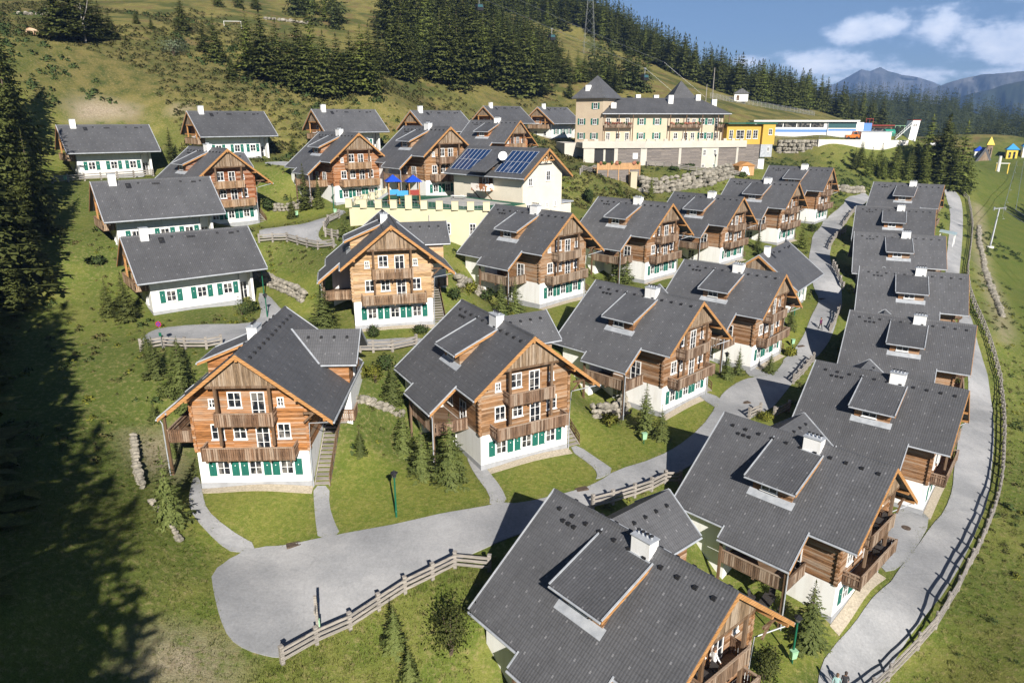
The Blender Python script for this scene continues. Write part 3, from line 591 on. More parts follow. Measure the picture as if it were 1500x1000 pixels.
    p.prism([(6.85, 8.05, 5.2), (6.85, 13.05, 5.2), (6.85, 13.05, zw(13.05)), (6.85, WY, zw(WY)), (6.85, 8.05, zw(8.05))], (-3.6, 0, 0))
    tw = p.build('timber_wall', MAT['timber'], T)
    for x in (-4.52, 4.52):
        p = MB()
        for k in range(26):
            z = 3.34 + k * .19
            if z > zr(x) - .5: break
            e = .07 if k % 2 else .01
            p.box(x - .11 - (e if x < 0 else 0), x + .11 + (e if x > 0 else 0), 1.36 if not k % 2 else 1.42, 1.62, z, z + .192)
        p.build('log_corner', MAT['timber'], T)
    # gable boarding, posts, beams
    p = MB(); zb = 9.42
    p.prism([(-2.95, .42, zb), (2.95, .42, zb), (2.95, .42, zr(2.95) - .28), (0, .42, H_ - .28), (-2.95, .42, zr(2.95) - .28)], (0, .06, 0))
    p.build('gable_boarding', MAT['board'], T)
    p = MB(); p.box(-2.75, 2.75, .40, .62, zb - .20, zb - .003); p.build('gable_beam', MAT['beam'], T)
    for x in (-2.08, 2.08): p = MB(); p.box(x - .11, x + .11, .43, .63, 4.3, zb - .2); p.build('gable_post', MAT['beam'], T)
    for sx, we in ((-1, WL), (1, WR)):   # barge boards
        p = MB()
        p.prism([(0, -.05, H_ - .0), (sx * we, -.05, zr(we) - .0), (sx * we, -.05, zr(we) - .34), (0, -.05, H_ - .36)][::-sx], (0, .048, 0))
        p.build('barge_board', MAT['barge'], T)
    p = MB(); p.prism([(-WL, E1 - .05, zr(WL) - .06), (-WE, E1 - .05, zr(WE) - .06), (-WE, E1 - .05, zr(WE) - .34), (-WL, E1 - .05, zr(WL) - .34)], (0, .045, 0)); p.build('barge_board', MAT['barge'], T)
    for x in (-4.2, 0, 4.2, 6.3):
        p = MB(); z = zr(x) - .27 - (.14 if x else .2)
        p.box(x - .10, x + .10, .02, 1.45 if abs(x) < 4.4 else 7.4, z - .14, z + .1); p.build('purlin', MAT['barge'], T)
    p = MB(); p.bar((4.5, .7, 6.95), (5.9, .7, 6.95), .14, .16); p.bar((4.5, .7, 6.15), (5.3, .7, 6.9), .12, .13); p.build('roof_brace', MAT['beam'], T)
    # front balconies
    def balc(x0, x1, z, y0):
        b = MB(); b.box(x0, x1, y0, 1.44, z - .12, z)
        for k in range(5):
            x = x0 + .3 + (x1 - x0 - .6) * k / 4
            b.box(x - .07, x + .07, y0 + .05, 1.44, z - .3, z - .121)
        o = b.build('balcony', MAT['beam'], T)
        q = MB(); railing(q, (x0, y0), (x1, y0), z, 1.02); railing(q, (x0, y0 + .12), (x0, 1.42), z, 1.02); railing(q, (x1, 1.42), (x1, y0 + .12), z, 1.02)
        for x in (x0, x1): q.box(x - .07, x + .07, y0 - .07, y0 + .07, z - .1, z + 1.1)
        q.build('railing', MAT['rail'], o)
    balc(-3.55, 3.65, 3.25, .12); balc(-2.25, 2.2, 6.15, .22)
    # side balcony under the long roof
    b = MB(); b.box(-7.75, -4.5, 3.85, 9.35, 3.08, 3.22); b.box(-7.7, -4.5, 6.4, 6.6, 2.86, 3.079)
    sb = b.build('balcony', MAT['beam'], T)
    q = MB(); railing(q, (-7.75, 9.3), (-7.75, 3.85), 3.22, 1.02); railing(q, (-7.63, 3.85), (-4.6, 3.85), 3.22, 1.02); q.build('railing', MAT['rail'], sb)
    for y in (3.9, 9.25):
        p = MB(); p.box(-7.98, -7.8, y - .1, y + .1, -.8, zr(7.9) - .3); p.build('post', MAT['beam'], T)
    p = MB(); p.box(-8.0, -7.78, 3.75, 9.35, zr(7.9) - .5, zr(7.9) - .3); p.build('eave_beam', MAT['beam'], T)
    p = MB(); p.tube([(-8.2, 3.66, zr(WE) - .15), (-8.02, 3.70, zr(WE) - .6), (-8.02, 3.70, 0)], .05, 6); p.build('downpipe', MAT['zinc'], T)
    p = MB(); p.tube([(6.9, .1, zr(WR) - .15), (4.75, 1.3, zr(WR) - .75), (4.62, 1.36, 3.), (4.62, 1.36, -.3)], .05, 6); p.build('downpipe', MAT['zinc'], T)
    # windows
    fy = 1.44
    for x in (-2.5, .08, 2.62):
        window(T, (x, fy, 1.25), 1.05, 1.3)
        for sx in (-1, 1): shutter(T, (x + sx * .92, fy, 1.17), .6, 1.45)
    fy = 1.46
    window(T, (-2.6, fy, 4.45), 1.05, 1.35); window(T, (-.85, fy, 4.45), 1.05, 1.35); window(T, (.95, fy, 3.36), 1.1, 2.4, rows=3, door=True); window(T, (2.68, fy, 4.45), 1.05, 1.35)
    window(T, (-2.78, fy, 7.2), .55, .8); window(T, (-.98, fy, 7.2), 1.1, 1.35); window(T, (.85, fy, 6.18), 1.1, 2.35, rows=3, door=True); window(T, (2.62, fy, 7.25), .55, .8)
    window(T, (-4.5, 4.9, 3.3), 1.3, 2.2, rows=3, rot=-PI / 2, door=True); window(T, (-4.5, 7.6, 4.2), 1.05, 1.25, rot=-PI / 2); window(T, (-4.5, 7.2, .2), 1.3, 2.1, rows=3, rot=-PI / 2, door=True)
    window(T, (6.85, 10.4, 6.4), .8, 1.1, rot=PI / 2)
    # staircase on the right
    p = MB(); n = 15
    for k in range(n):
        z = 3.3 * (k + 1) / n; y = 1.5 + 5.6 * k / n
        p.box(4.72, 5.85, y, y + .42, z - .07, z)
    for x in (4.68, 5.9): p.bar((x, 1.45, .0), (x, 7.3, 3.35), .07, .3)
    p.box(4.6, 6.5, 7.1, 7.41, 3.18, 3.3)
    st = p.build('staircase', MAT['greywood'], T)
    q = MB(); railing(q, (5.9, 7.2), (7.2, 7.2), 3.4, 1.0); railing(q, (7.2, 7.2), (7.2, 9.0), 3.4, 1.0); q.build('railing', MAT['rail'], st)
    q = MB()
    for k in range(9):
        y = 1.5 + k * .7; z = .05 + 3.3 * (y - 1.5) / 5.6
        q.box(5.92, 5.99, y - .035, y + .035, z - .1, z + 1.0)
    for dz in (.35, .68, 1.0): q.bar((5.95, 1.45, .05 + dz), (5.95, 7.15, 3.38 + dz), .05, .12)
    q.build('handrail', MAT['beam'], st)
    # dormer
    d = MB(); y1, y2, tx, dx, dz = 9.32, 5.15, .81, 5.08, 9.71
    zd = lambda x: zr(tx) + (dz - zr(tx)) * (-x - tx) / (dx - tx)
    xf = -4.42; ya, yb = y2 + .45, y1 - .45
    d.prism([(-1.2, ya, zd(-1.2) - .16), (xf, ya, zd(xf) - .16), (xf, ya, zr(xf) - .6), (-1.2, ya, zr(1.2) - .6)][::-1], (0, yb - ya, 0))
    dm = d.build('dormer', MAT['timber'], T)
    d = MB(); slab(d, [(-tx, y2), (-tx, y1), (-dx, y1), (-dx, y2)], lambda x, y: zd(x) + .03, .16)
    d.build('dormer_roof', MAT['roof'], dm)
    d = MB(); d.bar((-tx, y2 - .02, zd(-tx) + .06), (-dx, y2 - .02, zd(-dx) + .06), .09, .1); d.bar((-tx + .75, y1 + .05, zd(-tx + .75) + .06), (-dx, y1 + .05, zd(-dx) + .06), .09, .1); d.tube([(-dx - .08, y2, dz - .07), (-dx - .08, y1, dz - .07)], .075, 8)
    d.prism([(xf + .05, ya - .25, zr(xf + .05) + .03), (xf - .5, ya - .25, zr(xf - .5) + .03), (xf - .5, yb + .25, zr(xf - .5) + .03), (xf + .05, yb + .25, zr(xf + .05) + .03)], (0, 0, -.06))
    d.build('flashing', MAT['zinc'], dm)
    p = MB(); p.prism([(-tx, y2 - .06, zd(-tx) - .02), (-dx, y2 - .06, zd(-dx) - .02), (-dx, y2 - .06, zd(-dx) - .22), (-tx - .5, y2 - .06, zd(-tx - .5) - .22)], (0, .045, 0)); p.build('barge_board', MAT['barge'], dm)
    window(dm, (xf, (ya + yb) / 2 + .25, zr(xf) + .2), 1.35, .92, rot=-PI / 2, rows=2)
    return T

# ------------------------------------------------------------------ the cottage (bungalow under one long roof)
def cottage(recess=True):
    T = thing('cottage', 'x', 'cottage'); s = SCO
    H, S, L, wl, wr, g = 8.42, .76, 14.0, 5.07, 5.63, 3.81
    z_ = lambda x: H - S * abs(x)
    r = MB()
    slab(r, [(0, 0), (0, L), (-wl, L), (-wl, 0)], lambda x, y: z_(x), .24); slab(r, [(0, 0), (wr, 0), (wr, L), (0, L)], lambda x, y: z_(x) - .003, .24)
    roof = r.build('roof', MAT['roof'], T)
    q = MB(); q.tube([(wr + .08, -.02, z_(wr) - .1), (wr + .08, L, z_(wr) - .1)], .09, 8); q.tube([(-wl - .08, -.02, z_(wl) - .1), (-wl - .08, L, z_(wl) - .1)], .09, 8); q.build('gutter', MAT['zinc'], roof)
    q = MB()
    for y in (-.02, L + .02):
        q.bar((0, y, H + .02), (wr, y, z_(wr) + .02), .1, .1); q.bar((0, y, H + .02), (-wl, y, z_(wl) + .02), .1, .1)
    q.build('verge_flashing', MAT['zinc'], roof)
    q = MB()
    for k in range(34): q.prism([(-.17, .1 + k * .41, z_(.17)), (.17, .1 + k * .41, z_(.17)), (.06, .1 + k * .41, H + .06), (-.06, .1 + k * .41, H + .06)], (0, .4, 0))
    q.build('ridge_cap', MAT['roof'], roof)
    q = MB(); q.box(.05, .75, 1.9, 2.75, H - .9, H + .85); q.build('chimney', MAT['plaster'], roof)
    q = MB(); q.box(.0, .8, 1.85, 2.8, H + .85, H + .93); q.build('chimney_cap', MAT['zinc'], roof)
    for y, x in ((3.9, .75), (6.9, .7), (7.2, .7), (7.5, .7), (11.6, .7), (11.9, .7), (10.2, .55), (12.6, .6), (5.2, .5)): vent(roof, (x, y, z_(x)))
    q = MB(); q.prism([(.5, 3.7, z_(.5) + .05), (1.2, 3.7, z_(1.2) + .05), (1.2, 4.3, z_(1.2) + .05), (.5, 4.3, z_(.5) + .05)], (0, 0, -.1)); q.build('roof_window', MAT['black'], roof)
    ye = 11.2
    p = MB(); p.box(-g, g, 1.48, ye, -1.6, 4.0); p.box(-g, 1.9, ye, 12.75, -1.6, 4.0); p.box(2.7, g, 12.45, 12.75, -1.6, 4.2); p.build('plaster_wall', MAT['plaster'], T)
    p = MB(); p.box(-g - .03, g + .03, 1.45, ye + .03, -1.7, .42); p.build('plinth', MAT['plinth'], T)
    p = MB(); zt = H - .27
    p.prism([(-g, 1.5, 4.0), (g + .02, 1.5, 4.0), (g + .02, 1.5, zt - S * (g + .02)), (0, 1.5, zt), (-g, 1.5, zt - S * g)], (0, 9.7, 0))
    p.prism([(-g, 11.21, 4.0), (1.9, 11.21, 4.0), (1.9, 11.21, zt - S * 1.9), (0, 11.21, zt), (-g, 11.21, zt - S * g)], (0, 1.5, 0))
    p.build('timber_wall', MAT['timber'], T)
    p = MB(); p.box(g - .05, g + .14, 1.4, ye + 1.3, 3.95, 4.15); p.build('eave_beam', MAT['barge'], T)
    p = MB(); zb = 6.1
    p.prism([(-2.6, .35, zb), (2.6, .35, zb), (2.6, .35, z_(2.6) - .26), (0, .35, H - .26), (-2.6, .35, z_(2.6) - .26)], (0, .06, 0)); p.build('gable_boarding', MAT['board'], T)
    for sx, we in ((-1, wl), (1, wr)):
        p = MB(); p.prism([(0, -.08, H - .05), (sx * we, -.08, z_(we) - .05), (sx * we, -.08, z_(we) - .36), (0, -.08, H - .4)][::-sx], (0, .045, 0)); p.build('barge_board', MAT['barge'], T)
        p = MB(); p.box(sx * 2.3 - .1, sx * 2.3 + .1, .35, .55, 2.9, zb); p.build('gable_post', MAT['barge'], T)
    p = MB(); p.box(-2.6, 2.6, .34, .54, zb - .2, zb - .003); p.box(-4.6, 4.6, .6, .78, 4.35, 4.55); p.build('gable_beam', MAT['barge'], T)
    b = MB(); b.box(-3.3, 3.3, .1, 1.48, 2.75, 2.88); bo = b.build('balcony', MAT['beam'], T)
    q = MB(); railing(q, (-3.3, .1), (3.3, .1), 2.88, 1.0); railing(q, (3.3, .2), (3.3, 1.45), 2.88, 1.0); railing(q, (-3.3, 1.45), (-3.3, .2), 2.88, 1.0); q.build('railing', MAT['rail'], bo)
    window(T, (-1., 1.5, 4.1), 1.0, 1.3); window(T, (.9, 1.5, 2.95), 1.0, 2.1, door=True, rows=3); window(T, (-1.6, 1.48, .9), 1.0, 1.2); window(T, (1.6, 1.48, .9), 1.0, 1.2)
    for y in (3.55, 6.85, 9.75):
        window(T, (g, y, 1.35), 1.05, 1.25, rot=PI / 2)
        for sy in (-1, 1): shutter(T, (g, y + sy * .9, 1.28), .56, 1.38, rot=PI / 2)
    o = window(T, (1.9, 12.05, .05), .95, 2.1, rot=PI / 2, rows=2, door=True, name='entrance_door')
    p = MB(); p.tube([(wr, 11.3, z_(wr) - .2), (g + .1, 11.1, 3.55), (g + .08, 11.1, -.2)], .05, 6); p.build('downpipe', MAT['zinc'], T)
    return T
SCO = 1.08
def set_color(o, names, col):
    for c in KIDS.get(o.name, []): pass
# ------------------------------------------------------------------ vegetation
def conifer_arrays(seed, whorls, per, sprays, R, bare=.04, droop=.25, power=.85, wide=.34, top=1.0, hang=.6):
    """crown of a unit-height conifer as rhombic needle sprays; returns (V, F)"""
    rg = np.random.default_rng(seed); V = []; F = []
    for w in range(whorls):
        t = bare + (1 - bare) * max(0., (w + rg.uniform(-.3, .3)) / whorls) ** .92
        t = min(max(t, bare), .985)
        rad = R * ((1 - t) / (1 - bare)) ** power * rg.uniform(.85, 1.08) + .008
        n = max(4, int(per * (.55 + .45 * rad / R)))
        a0 = rg.uniform(0, 6.28)
        for b in range(n):
            a = a0 + 6.283 * b / n + rg.uniform(-.3, .3); L = rad * rg.uniform(.62, 1.12)
            if rg.random() < .05: L *= 1.2
            z = t + rg.uniform(-.4, .4) / whorls * .8
            dr = droop * rg.uniform(.5, 1.5) * (1.1 - t * .9)
            ca, sa = math.cos(a), math.sin(a)
            def P(u): return np.array([ca * L * u, sa * L * u, z - dr * L * (u - .42 * u * u * 1.5) + .02 * (1 - t)])
            side = np.array([-sa, ca, 0.])
            for k in range(sprays):
                u = (k + .65) / (sprays + .25); p = P(u); ln = L * wide * (1.25 - u * .75) * rg.uniform(.75, 1.25)
                for sd in (-1, 1):
                    d = np.array([ca, sa, 0]) * .62 + side * sd * rg.uniform(.65, 1.) + np.array([0, 0, -.28 + rg.uniform(-.25, .12)])
                    if rg.random() < hang:   # pendulous twig: hangs down, broad side outward
                        d = np.array([ca, sa, 0]) * rg.uniform(.2, .55) + side * sd * rg.uniform(.1, .6) + np.array([0, 0, -rg.uniform(.6, 1.)])
                        q = p + d * ln * .85; m = p * .55 + q * .45; wv = side + np.array([ca, sa, 0]) * rg.uniform(-.5, .5) + np.array([0, 0, rg.uniform(-.3, .3)]); wv /= np.linalg.norm(wv)
                        hw = ln * rg.uniform(.28, .42); i = len(V); V += [p, m + wv * hw, q, m - wv * hw]; F.append((i, i + 1, i + 2, i + 3)); continue
                    q = p + d * ln; m = (p + q) / 2; wv = np.cross(d, [rg.uniform(-.5, .5), rg.uniform(-.5, .5), 1.]); wv /= np.linalg.norm(wv) + 1e-9
                    hw = ln * rg.uniform(.24, .36)
                    i = len(V); V += [p, m + wv * hw, q, m - wv * hw]; F.append((i, i + 1, i + 2, i + 3))
            p = P(.55); q = P(1.06); m = (p + q) / 2
            i = len(V); hw = L * .10; V += [p, m + side * hw, q, m - side * hw]; F.append((i, i + 1, i + 2, i + 3))
    for a in (0, 1.57):   # leader
        d = np.array([math.cos(a), math.sin(a), 0]) * .011
        i = len(V); V += [np.array([0, 0, .93]), np.array([0, 0, .965]) + d, np.array([0, 0, top + .015]), np.array([0, 0, .965]) - d]; F.append((i, i + 1, i + 2, i + 3))
    return np.array(V), np.array(F)
def trunk_mesh(r, seed=0, top=.97):
    rg = random.Random(seed); m = MB()
    m.tube([(0, 0, -.05), (0, 0, .02), (rg.uniform(-.004, .004), rg.uniform(-.004, .004), .4), (0, 0, top)], [r * 1.35, r, r * .6, r * .08], 7)
    return m.mesh('trunk', MAT['bark'], True)
def cone_normals(V, lift=.75):
    r = np.hypot(V[:, 0], V[:, 1])[:, None] + 1e-6; N = np.concatenate([V[:, :2] / r, np.full((len(V), 1), lift)], 1)
    N += np.random.default_rng(1).normal(0, .28, N.shape); return N / np.linalg.norm(N, axis=1)[:, None]
TREE_PROTO = {}
def tree_kind(kind):
    if kind in TREE_PROTO: return TREE_PROTO[kind]
    L = []
    for i in range(5):
        if kind == 'young':   V, F = conifer_arrays(100 + i, 24, 10, 5, .28 + .03 * (i % 3), .02, .22, .9, .30, hang=.4); mat = 'young'; r = .022
        elif kind == 'spruce': V, F = conifer_arrays(200 + i, 27, 11, 4, .215 + .025 * (i % 3), .04 + .04 * (i % 2), .45, .78, .36); mat = 'spruce'; r = .014
        elif kind == 'larch': V, F = conifer_arrays(300 + i, 25, 10, 4, .205 + .02 * (i % 3), .06, .30, .72, .34); mat = 'larch'; r = .013
        elif kind == 'big':   V, F = conifer_arrays(400 + i, 34, 11, 4, .20 + .02 * (i % 2), .06, .5, .78, .34); mat = 'spruce'; r = .014
        L.append((mesh_np('crown', V, F, MAT[mat], nrm=cone_normals(V)), trunk_mesh(r, i)))
    TREE_PROTO[kind] = L
    return L
def tree(x, y, h, kind, label, group=None, wide=1., name=None, cat='tree'):
    L = tree_kind(kind); cm, tm = L[rnd.randrange(len(L))]
    T = thing(name or {'larch': 'larch_tree'}.get(kind, 'spruce_tree'), label, cat, (x, y, ground(x, y) - .05), rnd.uniform(0, 6.28), group)
    T.scale = (h * wide, h * wide, h)
    for nm, me in (('crown', cm), ('trunk', tm)):
        o = bpy.data.objects.new(nm, me); COL.objects.link(o); o.parent = T
    return T
def leaf_blob(rg, n, size, r=(1, 1, 1), hollow=.55):
    """n leaf rhombi in an uneven ellipsoid"""
    d = rg.normal(size=(n, 3)); d /= np.linalg.norm(d, axis=1)[:, None]
    rad = (hollow + (1 - hollow) * rg.random(n)) * (1 + .22 * np.sin(d[:, 0] * 5 + rg.uniform(0, 6)) * np.cos(d[:, 1] * 4 + d[:, 2] * 3))
    c = d * rad[:, None] * np.array(r)
    a = rg.normal(size=(n, 3)) * .8 + d * .9; a /= np.linalg.norm(a, axis=1)[:, None]
    b = np.cross(a, rg.normal(size=(n, 3))); b /= np.linalg.norm(b, axis=1)[:, None] + 1e-9
    s = size * rg.uniform(.6, 1.4, n)[:, None]
    V = np.stack([c - a * s, c + b * s * .5, c + a * s, c - b * s * .5], 1).reshape(-1, 3)
    F = np.arange(4 * n).reshape(n, 4)
    return V, F
def bush(x, y, h, w, mat, label, seed=0, n=900, leaf=.10, name='bush', cat='bush', lumps=5, group=None):
    rg = np.random.default_rng(seed); Vs = []; k = 0; Fs = []
    for i in range(lumps):
        a = rg.uniform(0, 6.28); d = w * .32 * rg.random() if i else 0
        rr = (w * .5 * rg.uniform(.5, .8), w * .5 * rg.uniform(.5, .8), h * .5 * rg.uniform(.6, .95))
        V, F = leaf_blob(rg, n // lumps, leaf, rr, .4)
        V += np.array([math.cos(a) * d, math.sin(a) * d, rr[2] * .9 + (h - rr[2] * 2) * rg.random() * .9])
        Vs.append(V); Fs.append(F + k); k += len(V)
    T = thing(name, label, cat, (x, y, ground(x, y) - .05), 0, group)
    VV = np.concatenate(Vs); nn = VV - np.array([0, 0, h * .3]); nn += rg.normal(0, .25 * w, nn.shape) * .5; nn /= np.linalg.norm(nn, axis=1)[:, None] + 1e-6
    obj_np('foliage', VV, np.concatenate(Fs), MAT[mat], T, nrm=nn)
    m = MB()
    for i in range(4):
        a = i * 1.6; m.tube([(0, 0, -.05), (math.cos(a) * w * .15, math.sin(a) * w * .15, h * .6)], [.06 * h / 3 + .02, .015], 5)
    m.build('stem', MAT['bark'], T)
    return T
def scatter_mesh(name, base, xs, ys, zs, sc, rg, mat, szf=None, n0=None, raw=False):
    """copies of one small mesh joined in ONE object (stuff)"""
    V0, F0 = base; n = len(xs); a = rg.uniform(0, 6.283, n); ca, sa = np.cos(a), np.sin(a)
    sx = sc; sz = sc * (szf if szf is not None else 1.)
    V = np.empty((n, len(V0), 3), np.float32)
    V[:, :, 0] = (V0[None, :, 0] * ca[:, None] - V0[None, :, 1] * sa[:, None]) * sx[:, None] + xs[:, None]
    V[:, :, 1] = (V0[None, :, 0] * sa[:, None] + V0[None, :, 1] * ca[:, None]) * sx[:, None] + ys[:, None]
    V[:, :, 2] = V0[None, :, 2] * np.broadcast_to(sz, n)[:, None] + zs[:, None]
    F = (F0[None] + (np.arange(n) * len(V0))[:, None, None]).reshape(-1, F0.shape[1])
    nr = None
    if n0 is not None:
        nr = np.empty_like(V); nr[:, :, 0] = n0[None, :, 0] * ca[:, None] - n0[None, :, 1] * sa[:, None]; nr[:, :, 1] = n0[None, :, 0] * sa[:, None] + n0[None, :, 1] * ca[:, None]; nr[:, :, 2] = n0[None, :, 2]; nr = nr.reshape(-1, 3)
    if raw: return V.reshape(-1, 3), F, nr
    return obj_np(name, V.reshape(-1, 3), F, mat, nrm=nr)
def inpoly(px, py, poly):
    r = np.zeros(len(px), bool); n = len(poly)
    for i in range(n):
        x1, y1 = poly[i][:2]; x2, y2 = poly[(i + 1) % n][:2]
        c = ((y1 > py) != (y2 > py)) & (px < (x2 - x1) * (py - y1) / (y2 - y1 + 1e-12) + x1)
        r ^= c
    return r
def polydist(px, py, poly, closed=True):
    d = np.full(len(px), 1e9); n = len(poly)
    for i in range(n if closed else n - 1):
        x1, y1 = poly[i][:2]; x2, y2 = poly[(i + 1) % n][:2]
        L2 = (x2 - x1) ** 2 + (y2 - y1) ** 2 + 1e-9
        t = np.clip(((px - x1) * (x2 - x1) + (py - y1) * (y2 - y1)) / L2, 0, 1)
        d = np.minimum(d, np.hypot(px - x1 - t * (x2 - x1), py - y1 - t * (y2 - y1)))
    return d

# ------------------------------------------------------------------ ground and roads
def smooth_poly(pts, it=2):
    for _ in range(it):
        q = []
        for i in range(len(pts)):
            a = pts[i]; b = pts[(i + 1) % len(pts)]
            q += [(a[0] * .75 + b[0] * .25, a[1] * .75 + b[1] * .25), (a[0] * .25 + b[0] * .75, a[1] * .25 + b[1] * .75)]
        pts = q
    return pts
def drape(name, pts, mat, off, step=1., kind='structure', smooth=2, parent=None, skirt=.12):
    pts = smooth_poly(pts, smooth) if smooth else pts
    bm = bmesh.new(); vs = [bm.verts.new((x, y, 0)) for x, y in pts]; bm.faces.new(vs)
    bm.normal_update()
    xs = [p[0] for p in pts]; ys = [p[1] for p in pts]
    for ax, lo, hi, lines in ((0, min(xs), max(xs), GX), (1, min(ys), max(ys), GY)):
        for c in lines:
            if lo < c < hi:
                bmesh.ops.bisect_plane(bm, geom=bm.verts[:] + bm.edges[:] + bm.faces[:], plane_co=(c, 0, 0) if ax == 0 else (0, c, 0), plane_no=(1, 0, 0) if ax == 0 else (0, 1, 0))
    bmesh.ops.triangulate(bm, faces=bm.faces[:])
    co = np.array([v.co[:2] for v in bm.verts]); z = grounds(co[:, 0], co[:, 1])
    for v, zz in zip(bm.verts, z): v.co.z = zz + off
    if skirt:
        ed = [e for e in bm.edges if len(e.link_faces) == 1]
        g = bmesh.ops.extrude_edge_only(bm, edges=ed)
        for v in [q for q in g['geom'] if isinstance(q, bmesh.types.BMVert)]: v.co.z -= skirt
    bmesh.ops.recalc_face_normals(bm, faces=bm.faces[:])
    me = bpy.data.meshes.new(name); bm.to_mesh(me); bm.free(); me.materials.append(mat)
    o = bpy.data.objects.new(name, me); COL.objects.link(o); o.parent = parent
    if kind: o['kind'] = kind
    return o
def ground_material():
    m = newmat('alpine_ground', rough=.95, spec=.1); t = NT(m); p = t.pos()
    at = lambda n: t.n('Attribute', attribute_name=n).outputs['Fac']
    lawn, soil, piste, moor = at('lawn'), at('soil'), at('piste'), at('moor')
    nb = t.noise(p, .06, 4.); nm = t.noise(p, .33, 5., .62); nf = t.noise(p, 2.6, 5., .7); ng = t.noise(p, 11., 3., .6)
    wild = t.mix(t.ramp(nm, .36, .64), (.106, .142, .026), (.168, .178, .044))
    wild = t.mix(t.ramp(nb, .45, .62), wild, (.086, .114, .025))
    wild = t.mix(t.ramp(nf, .5, .72), wild, (.225, .19, .085))
    hl = t.mix(t.ramp(nm, .36, .64), (.118, .120, .030), (.205, .178, .056)); hl = t.mix(t.ramp(nf, .5, .7), hl, (.25, .195, .09)); hl = t.mix(t.ramp(nb, .48, .58), hl, (.078, .088, .026)); hl = t.mix(t.math('MULTIPLY', t.ramp(t.noise(p, .13, 5., .65), .54, .62), .8), hl, (.16, .115, .050)); wild = t.mix(at('hill'), wild, hl)
    mr = t.mix(t.ramp(nm, .38, .60), (.058, .072, .020), (.140, .122, .042))
    mr = t.mix(t.ramp(nf, .52, .7), mr, (.20, .155, .075))
    wild = t.mix(moor, wild, mr)
    la = t.mix(t.ramp(nm, .34, .66), (.115, .155, .026), (.175, .190, .040))
    la = t.mix(t.ramp(nf, .46, .74), la, (.225, .205, .062))
    pi = t.mix(t.ramp(nm, .35, .65), (.082, .112, .022), (.118, .130, .032))
    c = t.mix(lawn, wild, la); c = t.mix(piste, c, pi)
    so = t.mix(t.ramp(nf, .4, .65), (.36, .30, .22), (.20, .16, .11))
    sm = t.math('MULTIPLY', soil, t.ramp(t.math('ADD', nm, t.math('MULTIPLY', nf, .5)), .52, .68))
    c = t.mix(sm, c, so)
    f = t.math('ADD', t.ramp(ng, .25, .75, .70, 1.25), t.ramp(nf, .3, .7, -.1, .1))
    t.col(t.scale(c, f))
    t.bump(t.math('ADD', t.math('MULTIPLY', nf, .7), t.math('MULTIPLY', ng, .35)), .8, .16)
    return m
MAT['ground'] = ground_material()
def build_terrain():
    ny, nx = gxx.shape
    V = np.stack([gxx.ravel(), gyy.ravel(), GZ.ravel()], 1)
    i = np.arange(ny * nx).reshape(ny, nx)
    F = np.stack([i[:-1, :-1], i[:-1, 1:], i[1:, 1:], i[1:, :-1]], -1).reshape(-1, 4)
    o = obj_np('terrain', V, F, MAT['ground'], smooth=True); o['kind'] = 'structure'
    x, y = V[:, 0], V[:, 1]
    def att(name, polys, soft):
        a = np.zeros(len(x))
        for pl in polys:
            d = polydist(x, y, pl); ins = inpoly(x, y, pl); s = np.where(ins, d, -d)
            a = np.maximum(a, np.clip(.5 + s / soft, 0, 1))
        at = o.data.attributes.new(name, 'FLOAT', 'POINT'); at.data.foreach_set('value', a.astype(np.float32))
    h = np.clip((y - 135 - np.maximum(x, 0) * .9) / 30, 0, 1); o.data.attributes.new('hill', 'FLOAT', 'POINT').data.foreach_set('value', h.astype(np.float32)); att('lawn', LAWNS, 1.2); att('soil', SOIL, 4.); att('piste', PISTE[:1], 6.); att('moor', MOOR, 14.)
    return o
# ------------------------------------------------------------------ setting
def shrink(pl, k): cx, cy = sum(p[0] for p in pl) / len(pl), sum(p[1] for p in pl) / len(pl); return [(cx + (x - cx) * k, cy + (y - cy) * k) for x, y in pl]
SOIL[0] = shrink(SOIL[0], .55); SOIL[1] = shrink(SOIL[1], .4)
build_terrain()
for k, nm in (('main', 'village_road'), ('lower', 'lower_road'), ('path_a', 'path'), ('path_b', 'path'), ('path_c', 'path'), ('path_d', 'path'), ('path_e', 'path'), ('path_f', 'path'), ('upper_loop', 'turning_loop'), ('upper_lane', 'upper_lane'), ('cottage_path', 'path'), ('patio_a', 'paved_yard')):
    drape(nm, ROADS[k], MAT['asphalt'], .066 if nm == 'path' else (.062 if nm == 'paved_yard' else .07), smooth=1)

